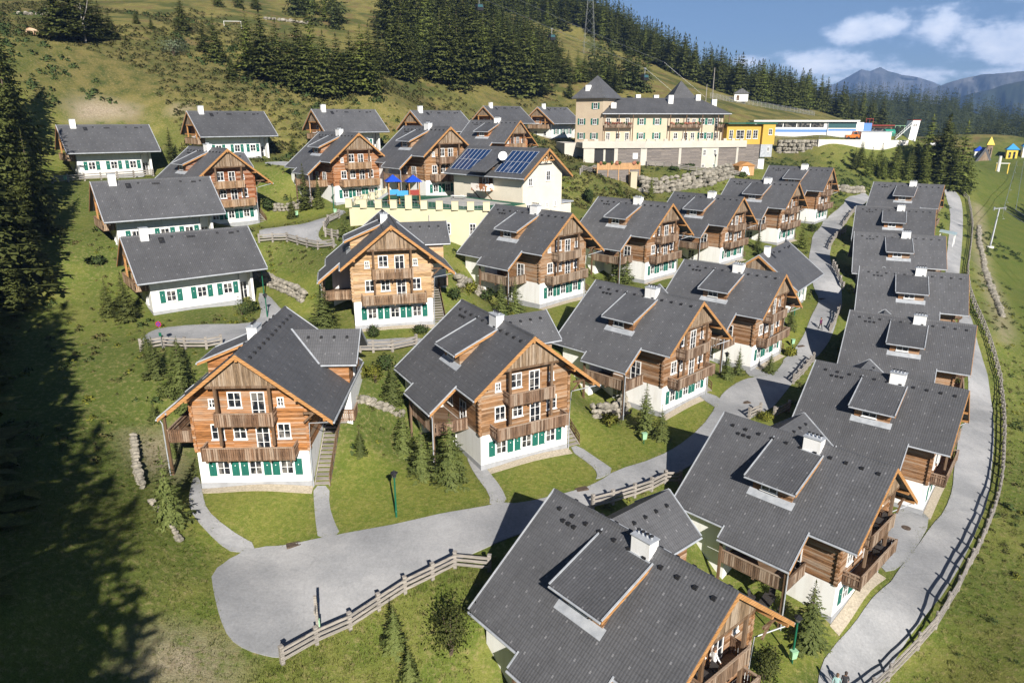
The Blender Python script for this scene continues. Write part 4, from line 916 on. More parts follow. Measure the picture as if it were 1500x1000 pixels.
# ------------------------------------------------------------------ chalets
WOOD = {'o': ((.40, .17, .055), (.21, .12, .07)), 'm': (((.345, .18, .08)), (.21, .125, .078)), 'p': ((.50, .315, .16), (.235, .145, .085)),
        'r': ((.345, .115, .042), (.36, .22, .12)), 's': ((.40, .155, .05), (.34, .21, .115)), 'd': ((.31, .155, .068), (.20, .125, .08)), 'w': ((.34, .185, .088), (.24, .165, .11))}
CH = [
 ('A1', -21.03, 50.49, -29.19, .04, 'o', 'orange timber chalet beside the paved turning area, wooden stairs along its right wall'),
 ('A2', 1.92, 56.48, -29.58, .51, 'm', 'brown timber chalet right of the lone lamp, young spruces crowding its side balcony'),
 ('A3', -13.28, 77.27, -23.28, .24, 'p', 'pale bleached timber chalet just below the long yellow playground wall'),
 ('A4', 19.98, 70.96, -30.26, .78, 'd', 'chalet above the mint bin lawn, garden tables under its side balcony'),
 ('A5', 34.53, 86.87, -30.79, .83, 'd', 'roadside chalet nearest the purple walker, two thin young spruces at its white corner'),
 ('A6', 7.82, 91.54, -23.82, .79, 'w', 'weathered timber chalet directly in front of the cream house with solar panels'),
 ('A7', 24.81, 109.57, -24.6, .80, 'd', 'chalet straight below the pale boulder wall, double young spruce at its front corner'),
 ('A8', 41.8, 128.43, -25.62, .82, 'd', 'chalet whose front rises right behind the small single-storey roadside cottage'),
 ('A9', 56.73, 141.73, -24.15, .86, 'd', 'chalet on the outside of the road bend, second farthest of the roadside row'),
 ('A10', 71.52, 160.58, -22.65, .90, 'd', 'farthest chalet of the roadside row, under the hotel yellow wing'),
 ('B1', -44.07, 112.73, -16.59, .80, 'r', 'dark red timber chalet rising behind the two grey-roofed cottages at left'),
 ('B2', -26.24, 125.54, -14.48, .72, 's', 'reddish timber chalet at the top of the curved upper lane, dark spruces before its balcony'),
 ('B3', -10.37, 124.46, -13.46, .72, 'm', 'chalet standing behind the play towers with blue roofs'),
 ('B4', 1.88, 162.72, -12.54, .93, 's', 'chalet with only its upper gable showing over the solar panel roof'),
 ('R1', 12.13, 31.72, -36.23, .70, 'd', 'nearest chalet, its big ribbed dark roof filling the bottom foreground'),
 ('R2', 28.62, 46.85, -36.82, .76, 'd', 'second chalet up the lower row, white wall behind the spruce'),
 ('R3', 44.22, 63.33, -37.19, .89, 'd', 'third chalet up the lower row, beside the paved yard with the round manhole'),
 ('R4', 57.37, 83.24, -36.47, 1.03, 'd', 'fourth chalet up the lower row, opposite the shadow in front of the walker'),
 ('R5', 66.07, 99.76, -33.65, 1.14, 'd', 'fifth chalet up the lower row, widest plain roof touching the long curving fence'),
 ('R6', 74.66, 120.73, -31.48, 1.19, 'd', 'sixth chalet up the lower row, third from its far end'),
 ('R7', 83.9, 140.42, -29.28, 1.12, 'd', 'seventh chalet up the lower row, second from its far end'),
 ('R8', 96.32, 159.66, -26.27, .96, 'd', 'last chalet of the lower row, in front of the tall larches by the meadow')]
proto = chalet(); freeze(proto)
def paint(root, wood, rail):
    for o in [root] + list(root.children_recursive):
        n = o.name.split('.')[0]
        if n in ('timber_wall', 'log_corner', 'dormer'): o.color = (*wood, 1)
        elif n == 'railing': o.color = (*rail, 1)
CHO = {}
objs = []
for i, (k, x, y, z, a, w, lab) in enumerate(CH):
    o = proto if i == len(CH) - 1 else copy_tree(proto)
    CHO[k] = o; o.location = (x, y, z); o.rotation_euler = (0, 0, a)
    tag(o, lab, 'chalet', 'three-storey timber chalets of the holiday village'); objs.append((o, w))
for o, w in objs:
    v = rnd.uniform(.88, 1.1)
    paint(o, tuple(c * v for c in WOOD[w][0]), WOOD[w][1])
def local(k, p):
    h = [c for c in CH if c[0] == k][0]; c, s = math.cos(h[4]), math.sin(h[4])
    return (h[1] + c * p[0] - s * p[1], h[2] + s * p[0] + c * p[1], h[3] + p[2])
for k in ('A1', 'A2', 'A3', 'A4', 'A5', 'A6', 'A7', 'A8', 'A9', 'R2', 'R3', 'R4'):
    drape('gravel_strip', [local(k, p)[:2] for p in ((-4.7, .62, 0), (4.6, .62, 0), (4.6, 1.38, 0), (-4.7, 1.38, 0))], MAT['gravel'], .045, smooth=0)

# ------------------------------------------------------------------ cottages
CT = [
 ('S4', -46.94, 84.0, -22.68, -.91, 'cottage with a round pine bush at its right end, nearest the grey turning loop'),
 ('S3', -55.94, 95.23, -17.14, -.92, 'cottage wedged between two neighbours, its white wall half hidden by the roof in front'),
 ('S1', -80.73, 130.15, -10.25, -.88, 'leftmost cottage, below the bare brown scar in the hillside'),
 ('S2', -62.45, 141.9, -7.78, -.86, 'cottage with open orange balcony gable, uphill of the dark red chalet'),
 ('S5', -42.74, 157.54, -7.27, -.89, 'cottage on the slope right behind the reddish chalet of the upper lane'),
 ('S6', -23.08, 167.99, -7.39, -.77, 'cottage peeping out over the roof of the chalet with the play towers before it'),
 ('S7', -8.0, 206.79, -5.84, -.75, 'second cottage left of the hotel tower'),
 ('S8', 7.46, 216.87, -5.96, -.67, 'cottage with shaded grey gable touching the hotel tower'),
 ('C', 36.6, 103.2, -28.4, -.63, 'small single-storey cottage squeezed between two chalets on the main road')]
ct = cottage(); freeze(ct); co = []
for i, (k, x, y, z, a, lab) in enumerate(CT):
    o = ct if i == len(CT) - 1 else copy_tree(ct)
    o.location = (x, y, z); o.rotation_euler = (0, 0, a); o.scale = (SCO,) * 3
    tag(o, lab, 'cottage', 'grey-roofed white cottages'); co.append(o)
for o in co: paint(o, (.40, .16, .055), (.30, .19, .11))

# ------------------------------------------------------------------ fences
def resample(pts, st):
    out = [pts[0]]; acc = 0.
    for a, b in zip(pts[:-1], pts[1:]):
        L = math.hypot(b[0] - a[0], b[1] - a[1]); n = max(1, round(L / st))
        out += [(a[0] + (b[0] - a[0]) * k / n, a[1] + (b[1] - a[1]) * k / n) for k in range(1, n + 1)]
    return out
pm = MB(); pm.box(-.12, .12, -.12, .12, -.4, 1.32); pm.box(-.14, .14, -.14, .14, 1.32, 1.36)
POST = pm.mesh('post', MAT['greywood'])
pm = MB(); pm.tube([(0, 0, -.3), (0, 0, 1.5)], [.14, .12], 7); RPOST = pm.mesh('post', MAT['greywood'])
pm = MB(); pm.box(-.03, .03, -.03, .03, -.2, 1.1); MPOST = pm.mesh('post', MAT['steel'])
pm = MB(); pm.tube([(0, 0, -.3), (0, 0, 2.2)], .06, 6); TPOST = pm.mesh('post', MAT['greywood'])
def fence(key, label, st=2.3, style='plank'):
    pts = resample(FENCES[key], st); rg = random.Random(key)
    p3 = [Vector((x, y, ground(x, y))) for x, y in pts]; o3 = p3[0].copy()
    T = thing('fence', label, 'fence', o3)
    r = MB()
    if style == 'plank': rails = [(.42, .08, .19), (.78, .08, .19), (1.14, .08, .19)]
    elif style == 'rustic': rails = [(.32, .10, .13), (.80, .10, .13), (1.28, .10, .14)]
    elif style == 'metal': rails = [(.25, .03, .04), (.5, .03, .04), (.75, .03, .04), (1.08, .05, .05)]
    else: rails = [(.3, .03, .05), (.8, .02, .04), (1.3, .02, .04), (1.8, .02, .04), (2.15, .06, .06)]
    for a, b in zip(p3[:-1], p3[1:]):
        for z, w, h in rails:
            j = (lambda: rg.uniform(-.05, .05)) if style == 'rustic' else (lambda: rg.uniform(-.012, .012))
            d = (b - a).normalized() * .06
            sd = Vector((d.y, -d.x, 0)).normalized() * (.15 if style == 'plank' else .06)
            if style == 'net': sd = Vector((0, 0, 0))
            r.bar(a - o3 - d + sd + Vector((0, 0, z + j())), b - o3 + d + sd + Vector((0, 0, z + j())), w, h)
        if style == 'net':
            for k in range(6):
                q = a.lerp(b, (k + .5) / 6) - o3; r.box(q.x - .012, q.x + .012, q.y - .012, q.y + .012, q.z + .1, q.z + 2.1)
    r.build('rails', MAT['steel' if style in ('metal', 'net') else 'greywood'], T)
    me = {'plank': POST, 'rustic': RPOST, 'metal': MPOST, 'net': TPOST}[style]
    for a, b in zip(p3, p3[1:] + [p3[-1] * 2 - p3[-2]]):
        o = bpy.data.objects.new('post', me); COL.objects.link(o); o.parent = T; o.location = a - o3
        d = b - a; o.rotation_euler = (rg.uniform(-.06, .06) if style == 'rustic' else 0, rg.uniform(-.06, .06) if style == 'rustic' else 0, math.atan2(d.y, d.x))
    return T
for k, lab, st, sty in (
    ('f1', 'grey plank fence along the near edge of the paved turning area', 2.3, 'plank'), ('f2', 'grey plank fence between the road and the nearest dark roof', 2.2, 'plank'),
    ('f3', 'short plank fence left of the yellow-leaved bush by the road', 2.2, 'plank'), ('f3b', 'short sunlit plank fence right of the yellow-leaved bush', 2.4, 'plank'),
    ('f4', 'plank fence beside the large triangular shadow below the walker', 2.2, 'plank'), ('f5', 'plank fence at the road edge just right of the walker', 2.2, 'plank'),
    ('f6', 'plank fence at the road edge opposite the small roadside cottage', 2.3, 'plank'), ('f7', 'curved plank fence round the weedy strip at the inside of the road', 2.4, 'plank'),
    ('f8', 'farthest plank fence along the road, before the last chalets', 2.4, 'plank'), ('f9', 'plank fence along the front of the grey turning loop with the round sign', 2.3, 'plank'),
    ('f10', 'plank fence on the path between the orange and the pale chalet', 2.2, 'plank'), ('f11', 'plank fence curving along the top of the grass bank by the upper lane', 2.0, 'plank'),
    ('f12', 'plank fence enclosing the small spruce inside the upper lane loop', 1.8, 'plank'), ('f13', 'plank fence in front of the leftmost cottage', 2.4, 'plank'),
    ('f14', 'pale fence on top of the boulder wall before the hotel', 2.0, 'plank'), ('f15', 'dark metal railing on top of the long white retaining wall', 2.2, 'metal'),
    ('f16', 'tall net fence climbing the meadow behind the hotel toward the forest', 3.2, 'net'), ('f17', 'long rustic rail fence following the outer edge of the lower road', 2.5, 'rustic'),
    ('f18', 'light new plank fence left of the flower terrace', 2.2, 'plank')):
    fence(k, lab, st, sty)

# ------------------------------------------------------------------ lamps, bins, signs, drains
def lamp(h):
    T = thing('street_lamp', 'x', 'lamp')
    p = MB(); p.tube([(0, 0, -.2), (0, 0, .5)], .075, 10); p.tube([(0, 0, .5), (0, 0, .56), (0, 0, h - .55)], [.12, .075, .065], 10); p.tube([(0, 0, h - .62), (0, 0, h - .5)], [.07, .16], 8); p.build('pole', MAT['green_metal'], T)
    p = MB(); p.tube([(0, 0, h - .5), (0, 0, h - .15)], [.14, .24], 6); p.build('lantern', MAT['glass'], T)
    p = MB(); p.tube([(0, 0, h - .16), (0, 0, h - .1), (0, 0, h + .02), (0, 0, h + .1)], [.32, .30, .08, .03], 6); p.build('lamp_cap', MAT['black'], T)
    return T
for (x, y, h), lab in zip(MISC['lamp'], ('green lamp post standing alone on the round lawn, dark lantern', 'green lamp post with a mint bin at the bottom right lawn', 'lamp post at the corner of the cottage by the turning loop', 'black lamp post right behind the chimney of the orange chalet', 'lamp post half hidden by the young spruces at the shadow edge', 'lamp post among the dark spruces of the reddish chalet', 'small lamp post on the verge left of the walker', 'lamp post on the bank in front of the hotel')):
    t = lamp(max(h, 3.0)); t.location = (x, y, ground(x, y)); tag(t, lab, 'lamp', 'lamp posts of the village')
def bin_():
    T = thing('litter_bin', 'x', 'bin')
    p = MB(); p.tube([(0, 0, -.2), (0, 0, 1.0)], .04, 8); p.build('post', MAT['green_metal'], T)
    p = MB(); p.prism([(-.19, -.14, .5), (.19, -.14, .5), (.24, -.19, 1.05), (-.24, -.19, 1.05)], (0, .34, 0)); p.build('bin_body', MAT['mint'], T)
    p = MB(); p.box(-.26, .26, -.21, .19, 1.12, 1.17); p.box(-.2, -.16, -.15, .1, 1.04, 1.13); p.box(.16, .2, -.15, .1, 1.04, 1.13); p.build('lid', MAT['mint'], T)
    return T
for (x, y, h), lab in zip(MISC['bin'], ('mint green litter bin at the foot of the lamp on the bottom right lawn', 'mint green litter bin beside the two young spruces on the big lawn', 'mint green litter bin on the verge by the walker', 'mint green litter bin in front of the dark spruces by the upper lane', 'mint green litter bin next to the white wall of the reddish chalet', 'mint green litter bin before the leftmost cottage')):
    t = bin_(); t.location = (x, y, ground(x, y)); tag(t, lab, 'bin', 'mint green litter bins'); t.rotation_euler = (0, 0, .3)
MAT['signblue'] = newmat('sign_blue', (.03, .06, .30), .4); MAT['signred'] = newmat('sign_red', (.45, .02, .03), .4)
x, y, h = MISC['sign'][0]
T = thing('road_sign', 'round no stopping sign, red ring on blue, on a grey pole beside the turning loop', 'sign', (x, y, ground(x, y)))
p = MB(); p.tube([(0, 0, -.2), (0, 0, 3.2)], .035, 8); p.build('pole', MAT['steel'], T)
p = MB()
p.tube([(0, -.05, 2.85), (0, -.07, 2.85)], .24, 20, 0); p.tube([(0, -.072, 2.85), (0, -.08, 2.85)], .31, 20, 1); p.tube([(0, -.082, 2.85), (0, -.09, 2.85)], .24, 20, 0)
p.bar((-.17, -.093, 2.68), (.17, -.093, 3.02), .006, .055, 1, up=(1, 0, -1)); p.bar((-.17, -.097, 3.02), (.17, -.097, 2.68), .006, .055, 1, up=(1, 0, 1)); p.build('sign_face', [MAT['signblue'], MAT['signred']], T)
p = MB(); p.box(-.14, .14, -.07, -.045, 1.5, 1.9); p.build('small_plate', MAT['green_metal'], T)
x, y, h = MISC['sign'][1]
T = thing('signpost', 'tall grey wooden signpost seen edge-on at the fence of the turning area', 'sign', (x, y, ground(x, y)), .15)
p = MB(); p.box(-.09, .09, -.09, .09, -.3, 3.3); p.build('post', MAT['greywood'], T)
p = MB(); p.box(-.04, .04, -.75, -.09, 2.45, 2.75); p.box(-.04, .04, .09, .65, 2.0, 2.28); p.build('sign_board', MAT['greywood'], T)
p = MB(); p.box(.09, .16, -.12, .12, 1.0, 1.5); p.build('small_plate', MAT['mint'], T)
for (x, y), lab in zip([(-16.44, 45.9), (5.97, 53.6), (26.67, 74.43), (40.37, 93.72), (50.96, 112.3), (47.6, 70.2)], ('drain grate where the lawn meets the turning area', 'drain grate at the lawn edge in front of the brown chalet', 'dark drain grate in the middle of the road before the big shadow', 'drain grate in the road just below the walker', 'drain grate at the far lawn tip above the walker', 'drain grate at the edge of the lower road')):
    m = MB(); z = ground(x, y) + .075
    m.box(-.55, .55, -.3, .3, -.1, .02)
    for k in range(6): m.box(-.5 + k * .18, -.41 + k * .18, -.26, .26, .02, .035)
    o = m.build('drain_grate', m_rust if 'm_rust' in globals() else MAT['bark']); o.location = (x, y, z); o.rotation_euler = (0, 0, .4); tag(o, lab, 'drain', 'drain grates in the roads')
m = MB(); m.tube([(0, 0, -.1), (0, 0, .02)], .42, 20); m.tube([(0, 0, .02), (0, 0, .03)], .34, 20)
o = m.build('manhole_cover', MAT['bark']); x, y = 37.6, 58.6; o.location = (x, y, ground(x, y) + .07); tag(o, 'round rusty manhole cover in the paved yard', 'manhole')

x, y, z = local('R8', (2.5, -2.2, 0)); z = ground(x, y)
T = thing('glass_canopy', 'pale glass canopy on white posts beside the last lower chalet', 'canopy', (x, y, z), .96)
for px_, py_ in ((-1.9, -1.4), (1.9, -1.4), (-1.9, 1.4), (1.9, 1.4)): m = MB(); m.box(px_ - .07, px_ + .07, py_ - .07, py_ + .07, -.3, 2.4); m.build('post', MAT['white'], T)
MAT['canopy'] = newmat('milky_glass', (.42, .52, .52), .2, spec=.5)
m = MB(); m.prism([(-2.2, -1.7, 2.35), (2.2, -1.7, 2.35), (2.2, -1.7, 2.43), (-2.2, -1.7, 2.43)], (0, 3.4, .5)); m.build('glass_roof', MAT['canopy'], T)
# ------------------------------------------------------------------ garden furniture under the balconies
MAT['rattan'] = newmat('dark_rattan', (.045, .04, .038), .7)
def table():
    T = thing('garden_table', 'x', 'table'); p = MB(); p.box(-.8, .8, -.45, .45, .70, .74); p.build('table_top', MAT['rattan'], T)
    for sx in (-.7, .7):
        for sy in (-.36, .36):
            p = MB(); p.box(sx - .03, sx + .03, sy - .03, sy + .03, -.05, .70); p.build('leg', MAT['black'], T)
    return T
def chair():
    T = thing('garden_chair', 'x', 'chair'); p = MB(); p.box(-.25, .25, -.25, .25, .42, .47); p.build('seat', MAT['rattan'], T)
    p = MB(); p.prism([(-.25, .22, .47), (.25, .22, .47), (.25, .34, .95), (-.25, .34, .95)], (0, .035, 0)); p.build('backrest', MAT['rattan'], T)
    for sx in (-.22, .22):
        for sy in (-.22, .22):
            p = MB(); p.box(sx - .02, sx + .02, sy - .02, sy + .02, -.05, .42); p.build('leg', MAT['black'], T)
    return T
t0 = table(); freeze(t0); c0 = chair(); freeze(c0); first = True
for k, px, py, who in (('A4', -6.8, 5.2, 'under the balcony above the mint bin lawn'), ('R2', -6.6, 5.6, 'under the balcony beside the lower road spruce'), ('A4', -9.6, 4.4, 'on the sunny lawn edge outside a balcony post')):
    x, y, _ = local(k, (px, py, 0)); z = ground(x, y)
    o = t0 if first else copy_tree(t0); o.location = (x, y, z); o.rotation_euler = (0, 0, .9); tag(o, 'dark garden table ' + who, 'table', 'garden tables')
    for j in range(4):
        a = .9 + j * PI / 2 + PI / 2; d = .85 if j % 2 == 0 else 1.15
        cx, cy = x - math.sin(a) * -d, y + math.cos(a) * -d
        q = c0 if first and j == 0 else copy_tree(c0); q.location = (cx, cy, ground(cx, cy)); q.rotation_euler = (0, 0, a + PI)
        tag(q, 'dark chair at the table ' + who, 'chair', 'chairs at the table ' + who)
    first = False

# ------------------------------------------------------------------ boulder walls
def boulders(name, label, pts, h, size, seed, lean=.35, mat='rock', cat='wall'):
    rg = random.Random(seed); m = MB(); P = resample(pts, size * .85); o3 = Vector((P[0][0], P[0][1], ground(*P[0])))
    rows = max(1, int(h / (size * .62)))
    for r in range(rows):
        for i, (x, y) in enumerate(P):
            a = P[min(i + 1, len(P) - 1)]; b = P[max(i - 1, 0)]; dx, dy = a[0] - b[0], a[1] - b[1]; L = math.hypot(dx, dy) + 1e-6; nx, ny = -dy / L, dx / L
            off = r * size * .6 * lean; sft = rg.uniform(-.25, .25) * size
            cx, cy = x + nx * off + dx / L * sft, y + ny * off + dy / L * sft
            z = ground(x, y) + r * size * .60 + size * .2
            s = size * rg.uniform(.42, .72)
            m.ball((cx - o3.x, cy - o3.y, z - o3.z), (s * rg.uniform(.8, 1.15), s * rg.uniform(.7, 1.), s * rg.uniform(.55, .75)), 0, 7, 5, .22, rg)
    o = m.build(name, MAT[mat]); o.location = o3; return tag(o, label, cat)
boulders('boulder_wall', 'high pale boulder wall above the chalet roofs, below the hotel bank', [(30, 164.6), (33.5, 165.4), (40, 166.6), (46.4, 168), (53, 173)], 3.9, 1.5, 1)
boulders('boulder_wall', 'heap of pale boulders at the road end left of the last lower chalet', [(79, 185.5), (83, 184.6), (88, 185.6), (93, 190)], 2.6, 1.5, 2)
boulders('boulder_wall', 'low stone wall below the grass bank by the upper lane', [(-36.5, 96.5), (-33, 93.2), (-29.5, 89.4), (-26.5, 86.2)], 1.9, .85, 3)
boulders('boulder_wall', 'mossy boulders lining the left edge of the orange chalet garden', [(-34.0, 57.5), (-31.7, 53.3), (-30.0, 50.8)], 1.0, .6, 4, .2)
boulders('boulder_wall', 'row of small stones in the grass left of the curved path', [(-28.2, 48.6), (-26.0, 46.5), (-24.2, 44.4)], .5, .5, 5, .1)
boulders('boulder_wall', 'rough stone wall behind the brown chalet between the two gardens', [(-14.5, 60.6), (-12.5, 61.2), (-10.5, 61.9)], .9, .6, 6)
boulders('boulder_wall', 'stone wall at the patio behind the brown chalet, right side', [(8.6, 66), (11.2, 68.6), (12.8, 72)], 2.2, .9, 7)
boulders('boulder_wall', 'stone wall beside the weathered chalet left patio', [(-6.6, 88), (-4.6, 91.5), (-3.2, 94.5)], 2.2, .9, 8)
boulders('boulder_wall', 'dry grey stones below the spruces right of the dark red chalet', [(-40.5, 121.2), (-37.8, 121.9), (-35, 123.6)], 1.6, .8, 9)
boulders('rock_outcrop', 'low pale rocks along the drainage bank beside the meadow', [(128.5, 194), (120, 180), (113.4, 167.2), (104, 152), (96, 137), (89, 123)], .5, 1.2, 10, .0, cat='rocks')
boulders('rock_outcrop', 'scatter of pale rubble at the top left pasture edge', [(-128, 200), (-122, 203), (-116, 204)], 1.2, 1.5, 11, .5, cat='rocks')
boulders('rock_outcrop', 'grey rocks on the hillside above the goal frame', [(-86, 268), (-80, 272), (-74, 275)], 1.2, 1.6, 12, .8, cat='rocks')
# ------------------------------------------------------------------ cream house with solar panels
MAT['cream'] = m_noise('cream_render', (.50, .43, .32), (.46, .395, .29), .5, .9, .1)
MAT['yellow'] = m_noise('pale_yellow_render', (.59, .54, .37), (.54, .49, .33), .35, .9, .1)
MAT['peach'] = m_noise('peach_render', (.50, .41, .30), (.46, .37, .27), .4, .9, .1)
MAT['beige'] = m_noise('grey_beige_render', (.52, .49, .43), (.45, .42, .37), .35, .9)
MAT['egg'] = m_noise('strong_yellow_render', (.52, .34, .07), (.48, .31, .06), .4, .85)
MAT['slat'] = m_planks('grey_slats', .16, False, (.17, .15, .14), .35, .3, .3)
MAT['newwood'] = m_planks('new_larch_boards', .14, True, (.50, .29, .14), .25, .2, .1)
MAT['greenfelt'] = m_noise('green_play_floor', (.03, .12, .07), (.02, .08, .05), .8, .95)
MAT['grit'] = m_noise('grey_play_floor', (.42, .41, .38), (.34, .33, .31), .9, .95)
MAT['blueroof'] = newmat('blue_canvas', (.012, .06, .42), .55)
MAT['greenroof'] = newmat('green_sheet_roof', (.015, .10, .06), .5)
MAT['tealglass'] = newmat('tinted_glazing', (.04, .10, .11), .08, spec=.6)
MAT['stripe'] = newmat('blue_stripe', (.10, .22, .48), .5)
MAT['orange'] = newmat('orange_paint', (.62, .16, .02), .4)
MAT['red'] = newmat('red_paint', (.26, .04, .03), .6)
MAT['skyblue'] = newmat('sky_blue_paint', (.05, .28, .55), .5)
MAT['sunyellow'] = newmat('yellow_paint', (.72, .52, .08), .5)
def _solar():
    m = newmat('solar_glass', (.01, .03, .10), .12, spec=.6); t = NT(m); o, s = t.obj()
    fx = t.math('FRACT', t.math('DIVIDE', s[1], .17)); fz = t.math('FRACT', t.math('DIVIDE', s[2], .12))
    e = t.math('MINIMUM', t.ramp(fx, 0, .1), t.ramp(fz, 0, .1))
    t.col(t.mix(e, (.05, .09, .16), (.008, .028, .095)))
    return m
MAT['solar'] = _solar()
def _cowhide():
    m = newmat('brown_white_balcony', rough=.8); t = NT(m); o, s = t.obj(); n = t.noise(o, 1.3, 2.)
    t.col(t.mix(t.ramp(n, .5, .53), (.72, .68, .62), (.30, .12, .05))); return m
MAT['cowhide'] = _cowhide()
MAT['cream2'] = m_noise('light_cream_render', (.70, .64, .53), (.64, .585, .48), .5, .9, .1)
def kids_house():
    T = thing('house', 'cream house with two blue solar panel fields and a white satellite dish', 'house', (5.77, 112., -16.9), .80)
    H, S, L, wl, wr = 12.5, .75, 18.4, 5.68, 5.77; z_ = lambda x: H - S * abs(x)
    r = MB(); slab(r, [(0, 0), (0, L), (-wl, L), (-wl, 0)], lambda x, y: z_(x), .28); slab(r, [(0, 0), (wr, 0), (wr, L), (0, L)], lambda x, y: z_(x) - .003, .28)
    roof = r.build('roof', MAT['roof'], T)
    g = MB(); g.tube([(-wl - .08, 0, z_(wl) - .1), (-wl - .08, L, z_(wl) - .1)], .1, 8); g.build('gutter', MAT['zinc'], roof)
    for y0, y1 in ((1.3, 7.0), (11.8, 17.6)):
        p = MB(); slab(p, [(-.9, y0), (-.9, y1), (-5.0, y1), (-5.0, y0)], lambda x, y: z_(x) + .13, .08); o = p.build('solar_panel', MAT['solar'], roof)
        f = MB()
        for k in range(7):
            y = y0 + (y1 - y0) * k / 6; f.bar((-.9, y, z_(.9) + .15), (-5.0, y, z_(5.0) + .15), .05, .05)
        for x in (-.9, -2.95, -5.0): f.bar((x, y0, z_(x) + .15), (x, y1, z_(x) + .15), .05, .05)
        f.build('panel_frame', MAT['zinc'], roof)
    p = MB(); p.box(-4.6, 4.6, 1.3, 17.2, -1.5, 8.2); p.build('wall', MAT['cream2'], T)
    p = MB(); p.prism([(-4.6, 1.28, 8.2), (4.6, 1.28, 8.2), (4.6, 1.28, z_(4.6) - .3), (0, 1.28, H - .3), (-4.6, 1.28, z_(4.6) - .3)], (0, 15.9, 0)); p.build('gable', MAT['cream2'], T)
    for sx, we in ((-1, wl), (1, wr)):
        p = MB(); p.prism([(0, -.06, H), (sx * we, -.06, z_(we)), (sx * we, -.06, z_(we) - .36), (0, -.06, H - .4)][::-sx], (0, .05, 0)); p.build('barge_board', MAT['barge'], T)
    p = MB(); p.bar((-1.5, .3, 10.7), (1.5, .3, 10.7), .14, .16); p.bar((0, .3, 10.6), (0, .3, 12.1), .12, .12)
    for sx in (-1, 1): p.bar((sx * .15, .3, 10.75), (sx * .75, .3, 11.5), .1, .1); p.bar((sx * 1.45, .3, 10.75), (sx * .7, .3, 11.5), .1, .1)
    p.build('gable_truss', MAT['barge'], T)
    # porch roof, balcony
    p = MB(); slab(p, [(-1.2, 7.4), (-1.2, 11.4), (-6.6, 11.4), (-6.6, 7.4)], lambda x, y: z_(1.2) + .12 + (x + 1.2) * .50, .2); p.build('dormer_roof', MAT['roof'], T)
    p = MB(); p.box(-4.62, -2.2, 7.8, 11.0, 6.5, 9.5); p.build('dormer', MAT['beam'], T)
    b = MB(); b.box(-6.3, -4.6, 7.7, 11.1, 5.9, 6.05)
    for y in (8., 10.8): b.bar((-4.6, y, 4.4), (-6.2, y, 5.9), .12, .12)
    bo = b.build('balcony', MAT['beam'], T)
    q = MB(); q.box(-6.34, -6.26, 7.7, 11.1, 5.9, 7.0); q.box(-6.26, -4.6, 7.66, 7.72, 5.9, 7.0); q.build('railing', MAT['cowhide'], bo)
    window(T, (-4.62, 9.4, 6.2), 1.4, 2.1, rot=-PI / 2, door=True, rows=3)
    for y, z in ((15.2, 3.2), (4.6, 3.0), (2.6, 3.0)): window(T, (-4.6, y, z), .9 if y > 10 else .5, 1.5 if y > 10 else .8, rot=-PI / 2)
    window(T, (-4.6, 6.2, 2.0), 1.2, 2.3, rot=-PI / 2, door=True, rows=3)
    for x, z, ww, h in ((-2.9, 6.9, .9, 1.2), (1.2, 7.5, 1.0, 1.5), (-3.3, 2.6, 1., 1.5), (-.8, 3.2, .5, .8), (1.0, 3.3, .5, .8), (3.0, 3.4, .5, .8), (4.0, .6, .8, .7)): window(T, (x, 1.28, z), ww, h)
    p = MB(); p.box(4.61, 8.2, 2.2, 9., -1.5, 3.6); p.build('side_annex', MAT['cream2'], T)
    p = MB(); p.box(4.61, 8.5, 1.9, 9.3, 3.6, 3.8); p.build('annex_roof', MAT['zinc'], T)
    d = MB(); d.tube([(-3.3, 6.6, 10.1), (-3.3, 6.6, 11.0)], .04, 6); d.build('dish_mast', MAT['steel'], T)
    d = MB(); a, b_ = Vector((-3.6, 6.5, 11.2)), Vector((-.75, -.45, .35)).normalized(); d.tube([a, a + b_ * .08, a + b_ * .22], [.12, .5, .72], 18); d.build('satellite_dish', MAT['white'], T)
kids_house()
# ------------------------------------------------------------------ play terrace
TZ = -12.35
tp = [(-23.9, 104.3), (-3.6, 100.4), (2.2, 108.2), (-9.2, 119.6), (-21.2, 120.0)]
T = thing('terrace', 'raised playground terrace with long pale yellow retaining wall and low piers', 'terrace', (-13, 108, TZ))
m = MB(); m.prism([(x + 13, y - 108, -6.) for x, y in tp], (0, 0, 5.9)); m.build('retaining_wall', MAT['yellow'], T)
m = MB(); m.prism([(x * .985 + 12.8, y * .985 - 106.4, -.10) for x, y in tp], (0, 0, .12)); m.build('green_floor', MAT['greenfelt'], T)
m = MB(); m.prism([(-7.2 + 13, 104.2 - 108, .02), (-.2 + 13, 107.6 - 108, .02), (-9.5 + 13, 118.0 - 108, .02), (-14.5 + 13, 112.5 - 108, .02)], (0, 0, .03)); m.build('grey_floor', MAT['grit'], T)
for a, b, n in ((tp[0], tp[1], 9), (tp[0], tp[4], 5)):
    for k in range(n == 5, n + 1):
        u = k / n; x, y = a[0] + (b[0] - a[0]) * u + 13, a[1] + (b[1] - a[1]) * u - 108
        m = MB(); h = 1.75 if k in (4,) and n == 9 else 1.05
        m.box(x - .48, x + .48, y - .32, y + .32, -.12, h); m.box(x - .52, x + .52, y - .36, y + .36, h, h + .07); m.build('pier', MAT['yellow'], T)
    m = MB()
    ax, ay, bx, by = a[0] + 13, a[1] - 108 + .1, b[0] + 13, b[1] - 108 + .1
    m.bar((ax, ay, .95), (bx, by, .95), .05, .06); m.bar((ax, ay, .12), (bx, by, .12), .05, .06)
    for k in range(40): u = (k + .5) / 40; x, y = ax + (bx - ax) * u, ay + (by - ay) * u; m.box(x - .012, x + .012, y - .012, y + .012, .1, .95)
    m.build('net_fence', MAT['steel'], T)
